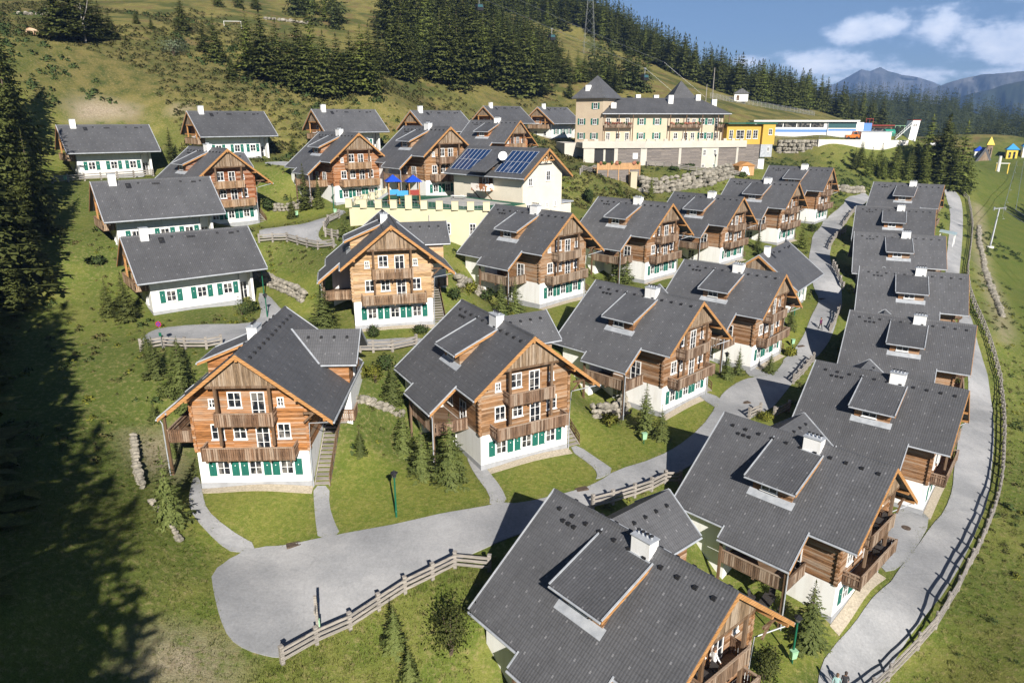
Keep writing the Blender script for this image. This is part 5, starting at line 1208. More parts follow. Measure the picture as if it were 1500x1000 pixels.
for x, z in ((-14.6, -3.2), (-9.3, -3.2), (-5.6, -3.2)): window(T, (x + 13, 104.3 - 108 - (x + 23.9) * .192 - .03, z - .4), .95, 1.6, rot=-.19, rows=3)
m = MB(); m.tube([(-11.9 + 13, 101.65 - 108, -6), (-11.9 + 13, 101.65 - 108, -.8)], .06, 6); m.build('downpipe', MAT['zinc'], T)
# play towers
def play_tower(x, y, label, slide):
    T = thing('play_tower', label, 'play tower', (x, y, TZ + .02), .3, 'play towers with blue roofs')
    for sx in (-.75, .75):
        for sy in (-.75, .75):
            m = MB(); m.box(sx - .07, sx + .07, sy - .07, sy + .07, -.1, 3.5); m.build('post', MAT['barge'], T)
    m = MB(); m.box(-.85, .85, -.85, .85, 1.35, 1.45); m.build('platform', MAT['beam'], T)
    m = MB(); a = 1.2
    for k in range(4):
        c = [(-a, -a), (a, -a), (a, a), (-a, a)]; m.quad([(*c[k], 3.35), (*c[(k + 1) % 4], 3.35), (0, 0, 4.35)])
    m.quad([(-a, -a, 3.35), (-a, a, 3.35), (a, a, 3.35), (a, -a, 3.35)]); m.build('roof', MAT['blueroof'], T)
    m = MB(); m.box(-.78, .78, -.8, -.76, 1.45, 2.2); m.box(-.8, -.76, -.75, .75, 1.45, 2.2); m.build('side_panel', MAT['skyblue' if slide else 'red'], T)
    if slide:
        m = MB(); m.prism([(-.85, -.35, 1.45), (-.85, .35, 1.45), (-3.0, .35, .15), (-3.0, -.35, .15)], (0, 0, .06)); m.bar((-.85, -.38, 1.65), (-3., -.38, .3), .05, .25); m.bar((-.85, .38, 1.65), (-3., .38, .3), .05, .25); m.build('slide', MAT['steel'], T)
    else:
        m = MB(); m.box(-2.6, -.9, -.4, .4, 1.35, 1.42); m.box(-2.6, -.9, -.42, -.38, 1.42, 2.1); m.build('bridge', MAT['skyblue'], T)
play_tower(-17.8, 107.4, 'left play tower with slanted metal slide and blue pyramid roof', True)
play_tower(-14.7, 107.0, 'right play tower with bridge and blue pyramid roof', False)
T = thing('bench', 'low white bench on the grey play floor by the cream house', 'bench', (-8.5, 113.5, TZ + .05), -.5)
m = MB(); m.box(-1.3, 1.3, -.3, .3, .5, .58); m.build('seat', MAT['white'], T)
for x in (-1.1, 1.1): m = MB(); m.box(x - .06, x + .06, -.25, .25, 0, .5); m.build('leg', MAT['steel'], T)

# ------------------------------------------------------------------ hotel
def pyramid(mb, x0, x1, y0, y1, z, h, t=.25):
    c = [(x0, y0), (x1, y0), (x1, y1), (x0, y1)]; ap = ((x0 + x1) / 2, (y0 + y1) / 2, z + h)
    for k in range(4): mb.quad([(*c[k], z), (*c[(k + 1) % 4], z), ap])
    mb.quad([(*p, z) for p in reversed(c)])
    for k in range(4): mb.quad([(*c[k], z - t), (*c[(k + 1) % 4], z - t), (*c[(k + 1) % 4], z), (*c[k], z)])
    mb.quad([(*p, z - t) for p in reversed(c)])
def hotel():
    T = thing('hotel', 'large cream hotel with two pointed towers, flower balconies and yellow end wing', 'hotel', (17.3, 190., -11.2), .12)
    def box(n, mat, *a, parent=T):
        m = MB(); m.box(*a); return m.build(n, MAT[mat], parent)
    tw = box('tower_wall', 'peach', -8., 0, 0, 8., -2, 16.3); tw.location = (6.25, .15, 0); tw.rotation_euler = (0, 0, -.72)
    m = MB(); pyramid(m, -8.9, .9, -.9, 8.9, 16.3, 5.6); m.build('tower_roof', MAT['roof'], tw)
    box('chimney', 'plaster', -5.6, -4.4, .5, 1.5, 17.0, 19.4, parent=tw)
    for x, zz in ((-2.2, 13.5), (-6.2, 9.6), (-2.3, 9.6), (-6.2, 6.0), (-2.4, 6.0)):
        window(tw, (x, 0, zz), 1.2, 1.5)
        for sx in (-1, 1): shutter(tw, (x + sx * .9, 0, zz - .05), .48, 1.55)
    box('wall', 'cream', 6.304, 39.3, .7, 13.2, -2, 12.2)
    m = MB(); x0, x1, y0, y1, z = 5.9, 40.6, -.8, 14.5, 12.35; rz = 16.4; ym = 6.8
    A, B = (11.5, ym, rz), (34., ym, rz)
    m.quad([(x0, y0, z), (x1, y0, z), B, A]); m.quad([(x1, y0, z), (x1, y1, z), B]); m.quad([(x1, y1, z), (x0, y1, z), A, B]); m.quad([(x0, y1, z), (x0, y0, z), A])
    m.box(x0, x1, y0, y1, z - .3, z - .003); r = m.build('roof', MAT['roofx'], T)
    m = MB(); m.tube([(x0, y0 - .08, z - .1), (x1, y0 - .08, z - .1)], .12, 8); m.build('gutter', MAT['zinc'], r)
    for x, y, zz in ((9.2, 1.2, 15.), (17.5, 7.5, 17.2), (22.5, 7.5, 17.1), (25.5, 4.4, 17.), (33.6, 6., 17.2), (37.8, 5, 16.)): box('chimney', 'plaster', x - .65, x + .65, y - .5, y + .5, 13.6, zz, parent=r)
    m = MB(); pyramid(m, 26.5, 34.5, 7.2, 15.2, 15.6, 5.4); m.box(27.2, 33.8, 7.9, 14.5, 12., 15.4); m.build('tower_roof', MAT['roof'], T)
    for x, zz, d in ((7.9, 9.1, 1), (10.6, 9.6, 0), (13., 9.1, 1), (7.9, 5.5, 1), (10.6, 6., 0), (13., 5.5, 1), (26.5, 9.6, 0), (29.3, 9.1, 1), (31., 9.6, 0), (26.2, 6., 0), (29., 5.5, 1), (30.9, 5.5, 1), (37.5, 9.1, 1), (37.5, 5.5, 1)):
        window(T, (x, .7, zz), 1.1, 2.1 if d else 1.5, door=bool(d), rows=3 if d else 2)
    for x in (16.8, 21., 33.4, 35.4):
        for zz in (9.6, 6.):
            window(T, (x, .7, zz), 1.2, 1.5)
            for sx in (-1, 1): shutter(T, (x + sx * .9, .7, zz - .05), .5, 1.6)
    for x0, x1 in ((6.5, 14.2), (24., 32.9), (37., 40.2)):
        b = box('balcony', 'beam', x0, x1, -.8, .7, 8.8, 8.95)
        m = MB(); railing(m, (x0, -.8), (x1, -.8), 8.95, 1.05); m.build('railing', MAT['rail'], b).color = (.15, .095, .06, 1)
        for x in (x0 + .1, (x0 + x1) / 2, x1 - .1): box('post', 'beam', x - .1, x + .1, -.78, -.58, 5.4, 12.1)
        m = MB(); rg = random.Random(int(x0))
        for k in range(int((x1 - x0) / .6)): m.ball((x0 + .4 + k * .6, -1., 9.95 + rg.uniform(-.15, .2)), (rg.uniform(.2, .38), .2, rg.uniform(.18, .34)), rg.choice((0, 0, 1)), 6, 4, .3, rg)
        m.build('flower_box', [MAT['flower'], MAT['bushleaf']], b)
    # terrace storey
    pl = [(-.4, -6.8), (15.3, -8.6), (44., -4.2), (44., .72), (-.4, .72)]
    m = MB(); m.prism([(x, y, 4.0) for x, y in pl], (0, 0, 1.3)); ter = m.build('terrace', MAT['beige'], T)
    for a, b, n in ((pl[0], pl[1], 6), (pl[1], pl[2], 12)):
        for k in range(n):
            u0, u1 = (k + .12) / n, (k + .5) / n
            m = MB(); m.bar((a[0] + (b[0] - a[0]) * u0, a[1] + (b[1] - a[1]) * u0 + .2, 5.75), (a[0] + (b[0] - a[0]) * u1, a[1] + (b[1] - a[1]) * u1 + .2, 5.75), .3, .9); m.build('parapet', MAT['beige'], ter)
        m = MB(); m.bar((a[0], a[1] + .2, 5.5), (b[0], b[1] + .2, 5.5), .25, .4); m.build('parapet', MAT['beige'], ter)
    def pan(n, mat, a, b, z0, z1, t=.3):
        m = MB(); m.bar((a[0], a[1], (z0 + z1) / 2), (b[0], b[1], (z0 + z1) / 2), t, z1 - z0); return m.build(n, MAT[mat], T)
    def P(x):   # front line under the terrace
        if x <= 15.3: return (x, -6.3 - 1.8 * (x + .4) / 15.7)
        return (x, -8.1 + 4.4 * (x - 15.3) / 28.7)
    base = lambda x: -1.5 - .09 * max(0, x - 14)
    for x0, x1 in ((0, 2.7), (7.7, 8.6), (14.3, 15.9), (24.7, 25.4), (31.2, 36.), (41.2, 41.8)): pan('pillar', 'beige', P(x0), P(x1), base(x1) - 1.5, 4.0, .5)
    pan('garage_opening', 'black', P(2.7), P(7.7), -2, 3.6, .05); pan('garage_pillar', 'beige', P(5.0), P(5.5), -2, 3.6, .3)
    for x0, x1 in ((8.6, 14.3), (15.9, 24.7), (25.4, 31.2), (36., 41.2), (41.8, 48.)): pan('slat_wall', 'slat', P(x0), P(x1), base(x1) + (1.2 if x0 > 15 else -1), 4.0, .2)
    for x0, x1 in ((15.9, 27.), (30., 48.)): pan('plinth_wall', 'beige', P(x0), P(x1), base(x1) - 3.5, base(x1) + 1.25, .34)
    pan('cellar_door', 'black', P(27.), P(30.), base(30) - 3, base(30) + 1.25, .2)
    for x, zz in ((32., 2.), (35., 2.), (31.8, -1.6), (35., -1.6)):
        window(T, (P(x)[0], P(x)[1] - .25, zz), .8, 1.4, rot=.15)
    p = P(13.); m = MB(); m.box(p[0] - .65, p[0] + .65, p[1] - .2, p[1] - .12, 1.4, 2.8); m.build('notice_board', MAT['white'], T)
    m = MB(); m.box(-3.5, 26., .8, 13, -4, 5); m.build('rear_base', MAT['beige'], T)
    # yellow wing
    w = box('yellow_wing', 'egg', 39.304, 52., -1.8, 8., 4.6, 9.6); box('wing_corner', 'egg', 48.8, 52.2, -2.7, -1.804, 4.6, 9.75); box('wing_roof', 'greenroof', 39., 52.6, -3., 8.3, 9.76, 10.05)
    for x, ww in ((40.5, 1.1), (43., 2.2), (45.4, 1.3), (47.2, 1.3)): window(T, (x, -1.8, 6.0), ww, 2.2, rows=3)
    window(T, (50.9, -2.7, 7.0), 1., 1.5)
    box('grey_bay', 'zinc', 48.4, 51.6, -3.2, 0., 1.4, 4.59); window(T, (50.5, -3.2, 2.8), .7, 1.1); box('wing_column', 'plaster', 48.2, 50.2, -2.2, 0, -5, 1.39)
    box('wing_under', 'slat', 44.1, 48.19, -3., 6., -4, 4.59)
MAT['flower'] = m_leaf('red_pink_flowers', (.30, .05, .04), (.40, .20, .14), (.10, .12, .04), 3.)
hotel()
# flower terrace of new boards below the hotel
x, y = 20.5, 165.
T = thing('wooden_deck', 'new larch deck with flower boxes below the hotel garage', 'deck', (19.6, 166., ground(21, 167) - .2), .16)
m = MB(); m.box(0, 10.3, 0, 5, 1.6, 1.75); m.build('deck', MAT['newwood'], T)
m = MB(); railing(m, (0, 0), (10.3, 0), 1.75, 1.3); railing(m, (10.3, 0), (10.3, 5), 1.75, 1.3); m.build('railing', MAT['newwood'], T)
for k in range(5):
    m = MB(); m.box(k * 2.55 - .08, k * 2.55 + .08, -.1, .1, -2, 3.1); m.build('post', MAT['newwood'], T)
m = MB(); m.box(.1, 10.2, .1, .2, -1.5, 1.55); m.build('slat_wall', MAT['slat'], T)
m = MB(); rg = random.Random(3)
for x in (.8, 1.6, 3.4, 4.6, 5.2, 8.8, 9.6): m.ball((x, -.1, 3.1), (rg.uniform(.3, .55), .3, rg.uniform(.3, .5)), rg.choice((0, 0, 1)), 7, 5, .3, rg)
m.build('flower_box', [MAT['flower'], MAT['bushleaf']], T)
m = MB(); m.box(0, 1.5, 0, 1.2, -2, 3.4); o = m.build('yellow_pillar', MAT['cream']); o.location = (27.2, 164.6, ground(28, 165)); o.rotation_euler = (0, 0, .16); m = MB(); m.box(-.1, 1.6, -.1, 1.3, 3.4, 3.55); m.build('cap', MAT['yellow'], o); tag(o, 'yellow pillar at the right end of the flower deck', 'pillar')
# stall under the hotel
T = thing('wooden_shed', 'small wooden shed with pale tarp at the foot of the hotel wing', 'shed', (57.2, 182., ground(57, 182)), .2)
m = MB(); m.box(0, 4.2, 0, 3, -.5, 1.9); m.build('wall', MAT['newwood'], T); m = MB(); m.prism([(-.3, -.3, 1.9), (4.5, -.3, 1.9), (2.1, -.3, 2.9)], (0, 3.6, 0)); m.build('roof', MAT['barge'], T)
m = MB(); m.prism([(-.2, -.9, -.3), (2.6, -.9, -.3), (2.2, -.35, 1.7), (.9, -.35, 1.7)], (0, .05, 0)); m.build('tarp', MAT['white'], T)

# ------------------------------------------------------------------ lift station and surroundings
def hall():
    T = thing('lift_station', 'long low white lift station with blue stripe and window band', 'building', (84.5, 256., -6.0), -.16)
    def box(n, mat, *a): m = MB(); m.box(*a); return m.build(n, MAT[mat], T)
    box('wall', 'plaster', 0, 33.5, 0, 12, -2, 4.9); box('stripe', 'stripe', -.05, 24.3, -.04, 0, 1.4, 2.3); box('stripe', 'stripe', 24.4, 33.4, -.035, 0, 1.8, 2.5)
    for k in range(5): box('window_band', 'glass', .6 + k * 4.5, 4.8 + k * 4.5, -.06, .02, 3.0, 4.5)
    box('glazing', 'tealglass', 24.2, 33.3, -.08, .02, 2.8, 4.85); box('roof', 'zinc', -.5, 34., -1., 12.5, 4.9, 5.3); box('roof_edge', 'white', -.55, 34.05, -1.1, -1.003, 4.85, 5.35)
    box('mast', 'steel', 24.0, 24.2, -.3, -.1, -.5, 4.8)
    box('side_wall', 'plaster', 33.504, 36., 1., 11, -2, 4.6); box('mural_wall', 'stripe', 36.004, 38.6, 1., 11, -2, 4.4); box('low_annex', 'plaster', 33.6, 43., -6., .9, -2, 1.6); box('annex_roof', 'zinc', 33.3, 43.3, -6.3, .95, 1.6, 1.85)
hall()
MAT['conc'] = m_noise('white_concrete', (.66, .64, .60), (.56, .54, .50), .3, .9)
zb = -13.5
T = thing('retaining_wall', 'long white retaining wall under the lift station, rough stones at its left end', 'wall', (88.2, 241., zb))
m = MB(); m.prism([(12., -2.2, -1), (42., -1.2, -1), (42., -1.2, 6.6), (12., -2.2, 6.9)], (0, 1.2, 0)); m.build('concrete_wall', MAT['conc'], T)
m = MB(); rg = random.Random(9)
for r in range(6):
    for k in range(9): m.ball((k * 1.5 + rg.uniform(-.4, .4), -1.4 + r * .1, .4 + r * 1.15), (rg.uniform(.7, 1.1), .9, rg.uniform(.5, .75)), 0, 7, 5, .25, rg)
m.build('stone_facing', MAT['rock'], T)
m = MB(); m.box(-.5, 12., -.5, .5, -1, 6.7); m.build('wall_core', MAT['rock'], T)
MAT['rock2'] = MAT['rock']
T = thing('snow_groomer', 'small orange service vehicle parked before the lift station', 'vehicle', (114.5, 246.5, ground(114.5, 246.5) + .1), -.2)
m = MB(); m.box(-2.1, 2.1, -1., 1., .6, 1.5); m.prism([(-.2, -.9, 1.5), (1.7, -.9, 1.5), (1.4, -.9, 2.6), (.1, -.9, 2.6)], (0, 1.8, 0)); m.build('body', MAT['orange'], T)
m = MB(); m.prism([(0, -.93, 1.6), (1.55, -.93, 1.6), (1.3, -.93, 2.45), (.2, -.93, 2.45)], (0, 1.86, 0)); m.build('windscreen', MAT['glass'], T)
for x in (-1.3, 1.3):
    for y in (-1.05, .75): m = MB(); m.tube([(x, y, .5), (x, y + .3, .5)], .5, 14); m.build('wheel', MAT['black'], T)
T = thing('stair_tower', 'white angular stair tower with outside steps at the right end of the wall', 'building', (131.5, 243., ground(132, 243) - .8), .1); T.scale = (.75, .75, .72)
m = MB(); m.prism([(0, 0, -1), (3.5, 0, -1), (4.6, 0, 9.6), (1.1, 0, 9.6)], (0, 4, 0)); m.build('wall', MAT['white'], T)
m = MB(); m.box(1., 4.8, -.2, 4.2, 9.6, 9.9); m.build('roof', MAT['red'], T)
for k in range(9): m = MB(); m.box(-6. + k * .72, -5.3 + k * .72, -.3, 1.2, 1.4 + k * .72, 1.55 + k * .72); m.build('step', MAT['steel'], T)
m = MB()
for k in range(10): m.box(-5.9 + k * .7, -5.82 + k * .7, -.35, -.28, 1.4 + k * .7, 2.7 + k * .7)
m.bar((-6, -.3, 2.6), (.6, -.3, 9.0), .08, .1); m.bar((-6, -.3, 1.3), (.6, -.3, 7.6), .1, .2); m.build('handrail', MAT['white'], T)
window(T, (1.9, 0, 6.8), .9, 1.2); window(T, (2.9, 0, 7.), .9, 1.2)
T = thing('bar_building', 'low brown and red bar building behind the green play meadow', 'building', (122., 262., -5.8), -.1)
m = MB(); m.box(0, 13, 0, 7, -1, 3.2); m.build('wall', MAT['beam'], T); m = MB(); m.box(-.6, 13.6, -.6, 7.6, 3.2, 3.5); m.build('roof', MAT['red'], T)
m = MB(); m.box(4.5, 12.5, -.06, .02, .6, 2.6); m.build('window_band', MAT['glass'], T)
T = thing('sign_frame', 'tall open red timber frame on the bar roof', 'sign', (126., 262., -3.4)); T.scale = (.6, .6, .6)
for x in (0, 2, 4): m = MB(); m.box(x - .12, x + .12, -.12, .12, -1, 5.2); m.build('post', MAT['red'], T)
m = MB(); m.box(-.2, 4.2, -.15, .15, 5.2, 5.45); m.box(-.2, 4.2, -.15, .15, 2.4, 2.65); m.build('beam', MAT['red'], T)
for i, (px, py, lab) in enumerate(((138.5, 240., 'white parasol right of the stair tower'), (141.5, 236., 'second white parasol, lower and nearer the larches'))):
    T = thing('parasol', lab, 'parasol', (px, py, ground(px, py)), 0, 'white parasols'); m = MB(); m.tube([(0, 0, -.2), (0, 0, 3.)], .05, 6); m.build('pole', MAT['steel'], T)
    m = MB(); m.tube([(0, 0, 2.5), (0, 0, 2.7), (0, 0, 3.5)], [2.3, 2.25, .1], 8); m.build('canopy', MAT['white'], T)
MAT['meshgreen'] = newmat('green_net', (.02, .22, .15), .7)
T = thing('garden_shelter', 'green covered shelter beside the low white annex', 'shelter', (124.8, 246., ground(124.8, 246))); m = MB(); m.tube([(0, 0, 1.2), (3.2, 0, 1.2)], 1.4, 10); m.build('cover', MAT['meshgreen'], T); m = MB(); m.box(.2, 3., -1.2, 1.2, -.3, .1); m.build('base', MAT['beam'], T)
T = thing('climbing_frame', 'bright green and white climbing frame by the white retaining wall', 'play frame', (130.5, 250., ground(130, 250)))
for x in (0, 1.6, 3.2, 4.8): m = MB(); m.bar((x, 0, -.2), (x + .4, 1., 2.4), .1, .1); m.build('post', MAT['mint'], T)
m = MB(); m.bar((.4, 1, 2.4), (5.2, 1, 2.4), .1, .1); m.build('beam', MAT['mint'], T)

# ------------------------------------------------------------------ adventure playground on the far meadow
def at(x, y): return (x, y, ground(x, y))
T = thing('tent_hut', 'triangular timber hut at the left of the far playground', 'hut', at(250.5, 392), -.3)
m = MB(); m.prism([(0, 0, 0), (8, 0, 0), (4, 0, 7.5)], (0, 7, 0)); m.build('roof', MAT['roofx'], T); m = MB(); m.prism([(1.2, -.1, 0), (6.8, -.1, 0), (4, -.1, 5.5)], (0, .15, 0)); m.build('gable', MAT['board'], T)
def play(x, y, lab, c1, c2, w=4., h=3.2, name='play_house', roof='blueroof'):
    T = thing(name, lab, 'play house', at(x, y), -.4)
    m = MB(); m.box(0, w, 0, w * .8, -.5, h); m.build('wall', MAT[c1], T)
    m = MB(); pyramid(m, -.5, w + .5, -.5, w * .8 + .5, h, h * .6); m.build('roof', MAT[c2], T)
    m = MB(); m.box(w * .2, w * .4, -.06, .02, .6, h * .7); m.build('window', MAT['glass'], T); m = MB(); m.box(w * .6, w * .8, -.06, .02, 0, h * .75); m.build('door', MAT['glass'], T)
    return T
play(264, 388, 'yellow play house with sky blue roof on the far meadow', 'sunyellow', 'skyblue', 5, 5)
play(257, 394, 'pale play tower with yellow top behind the far meadow', 'board', 'sunyellow', 2.6, 7., 'play_tower')
play(252, 396, 'small blue play house left of the pale tower', 'white', 'blueroof', 4, 4)
play(271, 386, 'white play house at the right edge of the far meadow', 'white', 'skyblue', 5, 6)
T = thing('train', 'red playground engine at the right edge of the far meadow', 'ride', at(270, 372), -.2)
m = MB(); m.box(0, 9, 0, 3, .6, 4.); m.tube([(1, 1.5, 4), (1, 1.5, 6)], .5, 8); m.build('body', MAT['red'], T)
for x in (1.5, 4.5, 7.5): m = MB(); m.tube([(x, -.2, .7), (x, .1, .7)], .7, 12); m.build('wheel', MAT['black'], T)
T = thing('swing', 'pale timber swing frame on the meadow edge', 'swing', at(238, 355), -.3)
for x in (0, 5): m = MB(); m.bar((x, 0, -.3), (x, 0, 4.6), .4, .4); m.build('post', MAT['sunyellow'], T)
m = MB(); m.bar((-.4, 0, 4.6), (5.4, 0, 4.6), .4, .4); m.build('beam', MAT['conc'], T)
SKY_STRENGTH, SUN_STRENGTH, EXPOSURE = .042, 5., .75
HAZE = 1.1e-4
CLOUDS = [(.435, .101, .052, .024), (.56, .085, .095, .050), (.39, .062, .13, .022), (.50, .048, .16, .014)]
# ------------------------------------------------------------------ garden trees (each with its own description)
GT = ['spruce standing right beside the left edge of the orange chalet', 'leftmost dark young spruce between the turning loop fence and the orange chalet', 'taller young spruce between the turning loop fence and the orange chalet roof',
 'spruce at the lower left corner of the cottage by the turning loop, right one', 'spruce at the lower left corner of the cottage by the turning loop, left one', 'bushy spruce at the left corner of the pale bleached chalet',
 'left of three young spruces crowding the brown chalet balcony', 'middle of three young spruces crowding the brown chalet balcony', 'tallest, front spruce of the three crowding the brown chalet balcony',
 'spruce at the back left roof corner of the brown chalet', 'small spruce at the right wall of the orange chalet', 'left half of the spruce pair before the weathered chalet', 'right half of the spruce pair before the weathered chalet',
 'left half of the spruce pair below the boulder wall chalet', 'right half of the spruce pair below the boulder wall chalet', 'small spruce before the chalet behind the roadside cottage', 'slender spruce behind the gable of the roadside cottage', 'tall young tree at the road bend island',
 'tiny spruce by the boulder heap at the road end', 'taller, left spruce on the lawn with the mint bin', 'smaller, right spruce on the lawn with the mint bin', 'spruce with the lamp post at the shadow edge', 'thin spruce against the white chalet wall above the big shadow',
 'round spruce on the little island by the big shadow', 'spruce on the verge left of the walker', 'young spruce beside the lower road at the second lower chalet', 'small thin spruce on the rough grass inside the near fence', 'little spruce at the bottom edge of the rough grass',
 'left dark spruce before the reddish chalet', 'tallest of the spruces before the reddish chalet', 'right spruce before the reddish chalet, at its balcony', 'spruce inside the fenced upper lane loop', 'spruce between the two upper left cottages',
 'spruce at the right end of the upper cottage behind the dark red chalet', 'leafy tree on the bank below the flower deck, left one', 'leafy tree on the bank below the flower deck, right one']
for i, ((x, y, h), lab) in enumerate(zip(TREES['garden'], GT)):
    k = 'larch' if i in (17, 34, 35) else ('spruce' if i in (28, 29, 30, 32, 33, 3, 4) else 'young')
    tree(x, y, h * 1.04, k, lab, None, wide={0: .85, 8: .95, 5: 1.15, 29: .95, 22: .7, 26: .9, 19: 1., 30: .9}.get(i, 1.05))
for x, y, h in ((131, 229, 17), (134, 226, 19), (137, 230, 18),  (129, 226, 11), (132, 222, 10), (139, 220, 10)): TREES['group'].append((x, y, h))
for x, y, h in ((106, 224, 6.5), (109, 226, 7.5), (115, 226, 8), (116.5, 220, 8), (121, 221, 8.5), (121, 228, 9), (126, 220, 9), (112, 222, 6.5)): TREES['group'].append((x, y, h))
for i, (x, y, h) in enumerate(TREES['group']):
    lab, g = (('tall larch of the dark group beside the far meadow', 'tall larches beside the far meadow') if h > 11 else ('young larch on the slope below the white retaining wall', 'young larches below the retaining wall'))
    tree(x, y, h, 'larch' if i % 5 else 'spruce', lab, g, wide=1.5 if h > 11 else 1.35)
for x, y, h in ((-29.6, 60.5, 2.6), (-31.2, 62.0, 3.2), (-34.2, 68.2, 3.0), (-37.4, 68.6, 2.4), (-30.4, 57.0, 2.2), (-28.6, 62.8, 3.4), (-33.4, 60.4, 2.0), (-38.8, 71.0, 2.6), (-27.4, 58.6, 1.8)):
    tree(x, y, h, 'young', 'small light green spruce in the rough garden left of the orange chalet', 'small spruces left of the orange chalet', wide=1.1)
for x, y, h in ((-14.6, 64.5, 2.2), (-12.6, 66.5, 2.8), (-9.4, 66.2, 2.0), (9.8, 64.8, 2.2), (-7.2, 84.6, 2.4), (-5.4, 88.4, 2.0), (-3.6, 91.2, 2.6), (29.8, 104.6, 2.6), (47.4, 133.4, 2.4), (64.4, 150.8, 2.6)):
    bush(x, y, h * .8, h, 'bushleaf' if h > 2.3 else 'yellowleaf', 'round leafy shrub on the bank between two neighbouring chalets', int(h * 100 + x), 500, .14, group='shrubs between the chalets')
# ------------------------------------------------------------------ hillside trees
for i, (x, y, h) in enumerate(TREES['hill']):
    px = x / y
    if i < 5: lab, g = 'dense dark spruce in the clump around the bare dead tree', 'spruces round the dead tree'
    elif i == 5: lab, g = 'lone dark conical spruce on the open pasture', None
    elif i in (6, 7): lab, g = 'small dark spruce left of the lone pasture spruce', 'small spruces on the pasture'
    elif i in (8, 9): lab, g = 'spruce of the pair between the willow and the tall stand', 'pair of pasture spruces'
    elif y < 192: lab, g = 'spruce of the front stand on the slope above the upper cottages', 'spruces of the front hillside stand'
    elif x < -60: lab, g = 'spruce in the groups high on the pasture under the rocks', 'spruces high on the pasture'
    elif x < -27 and y < 260: lab, g = 'spruce with bare lower trunk in the middle hillside group', 'spruces of the middle hillside group'
    elif y > 275 and x < 2: lab, g = 'spruce of the upper hillside wood beneath the gondola', 'spruces of the upper hillside wood'
    else: lab, g = 'spruce of the long stand running down to the hotel tower', 'spruces of the stand above the hotel'
    tree(x, y, h * 1.2, 'larch' if (i * 7) % 5 == 0 and i > 9 else 'spruce', lab, g, wide=1.45 if h > 9 and i > 4 else (1.7 if i < 5 else 1.4))
for i, ((x, y, h), lab) in enumerate(zip(TREES['left'], ('big spruce at the left picture edge below the scarp', 'spruce behind the big spruce at the left edge', 'tall spruce at the top left edge, top out of frame', 'spruce second from the left edge beside the brown scar', 'low broad spruce at the left end of the cottages', 'big dark spruce in the left shade below the cottages', 'smaller dark spruce in the left shade'))):
    tree(x, y, h, 'big', lab, None, wide=1.05)
rs = random.Random(5)
y = -16.
while y < 118:
    e = min(-5.75 - .694 * y - 8.5, -23.8 - .44 * (y + 44 - 33.4) + 14.)
    for d in (0, 7, 14):
        x = e - d - rs.uniform(0, 2.5); tree(x, y + rs.uniform(-2, 2), rs.uniform(27, 32) - d * .1, 'big', 'tall spruce of the stand beyond the left picture edge', 'spruces shading the left slope', wide=1.35)
    y += 5.2
for x, y in [(-53, 68.1), (-49.5, 62), (-42.5, 49), (-37.5, 42), (-56.5, 77), (-58.5, 85)]:
    tree(x, y, rs.uniform(6, 9), 'spruce', 'spruce standing in the deep shade on the left slope', 'spruces in the left shade', wide=1.35)
for x, y, h in [(160 + k * 4.2, 201 + k * 2.6 + (k % 2) * 3, 19 + (k * 7) % 5) for k in range(11)]:
    tree(x, y, h, 'spruce', 'tall spruce of the row at the right edge of the meadow', 'spruces right of the meadow', wide=1.6)
# dead tree
x, y = -97.2, 173.5
T = thing('dead_tree', 'bare grey dead tree with forked top on the pasture edge', 'tree', (x, y, ground(x, y)))
m = MB(); m.tube([(0, 0, -.2), (.1, 0, 3), (-.1, 0, 5.5), (.1, 0, 8.6)], [.22, .17, .12, .03], 7); m.build('trunk', MAT['greywood'], T)
for a, b in (((.0, 0, 4.2), (1.4, 0, 7.2)), ((1.4, 0, 7.2), (1.9, .2, 9.2)), ((0, 0, 2), (-1.6, .2, 3)), ((-1.6, .2, 3), (-1.9, 0, 2.)), ((0, 0, 5.4), (-1.5, 0, 6.1)), ((.1, 0, 6.5), (-.8, .1, 8.2)), ((.1, 0, 3.1), (1.5, -.2, 3.9))):
    m = MB(); m.tube([a, b], [.09, .035], 5); m.build('branch', MAT['greywood'], T)
# ------------------------------------------------------------------ bushes
BU = [('round', 'bushleaf', 'round dark pine bush at the right end of the cottage by the loop', 3.2), ('', 'bushleaf', 'round bush before the white front of the pale chalet', 2.2), ('', 'yellowleaf', 'yellow-green bush at the back left of the brown chalet', 1.8), ('', 'young', 'low bush under the two spruces left of the orange chalet', 2.4), ('', 'yellowleaf', 'yellow-leaved bush between the two short fences', 2.6), ('', 'yellowleaf', 'small leafy bush on the verge tip below the walker', 1.8), ('', 'spruce', 'dark shrub at the bottom edge under the nearest balcony', 2.6), ('', 'spruce', 'big dark juniper beside the nearest roof', 3.2), ('', 'bushleaf', 'shrub at the white corner of the dark red chalet', 2.2), ('', 'bushleaf', 'low bush left of the half hidden cottage', 2.6), ('', 'larch', 'thin leafy tree before the dark red chalet', 1.7), ('', 'bushleaf', 'leafy shrub right of the cream house', 3.0), ('', 'pale', 'pale silvery willow bush on the pasture', 7.5), ('', 'bushleaf', 'low shrubs right of the pale chalet front', 2.6), ('', 'bushleaf', 'green shrub between the reddish chalet and the play terrace', 2.6), ('', 'bushleaf', 'low shrub on the bank under the hotel, middle', 3.4), ('', 'bushleaf', 'shrub beside the play towers', 2.2), ('', 'bushleaf', 'low shrub on the bank under the hotel, right end', 3.2), ('', 'bushleaf', 'low shrub on the bank by the yellow pillar', 3.), ('', 'bushleaf', 'low shrub on the bank right of the yellow pillar', 3.2)]
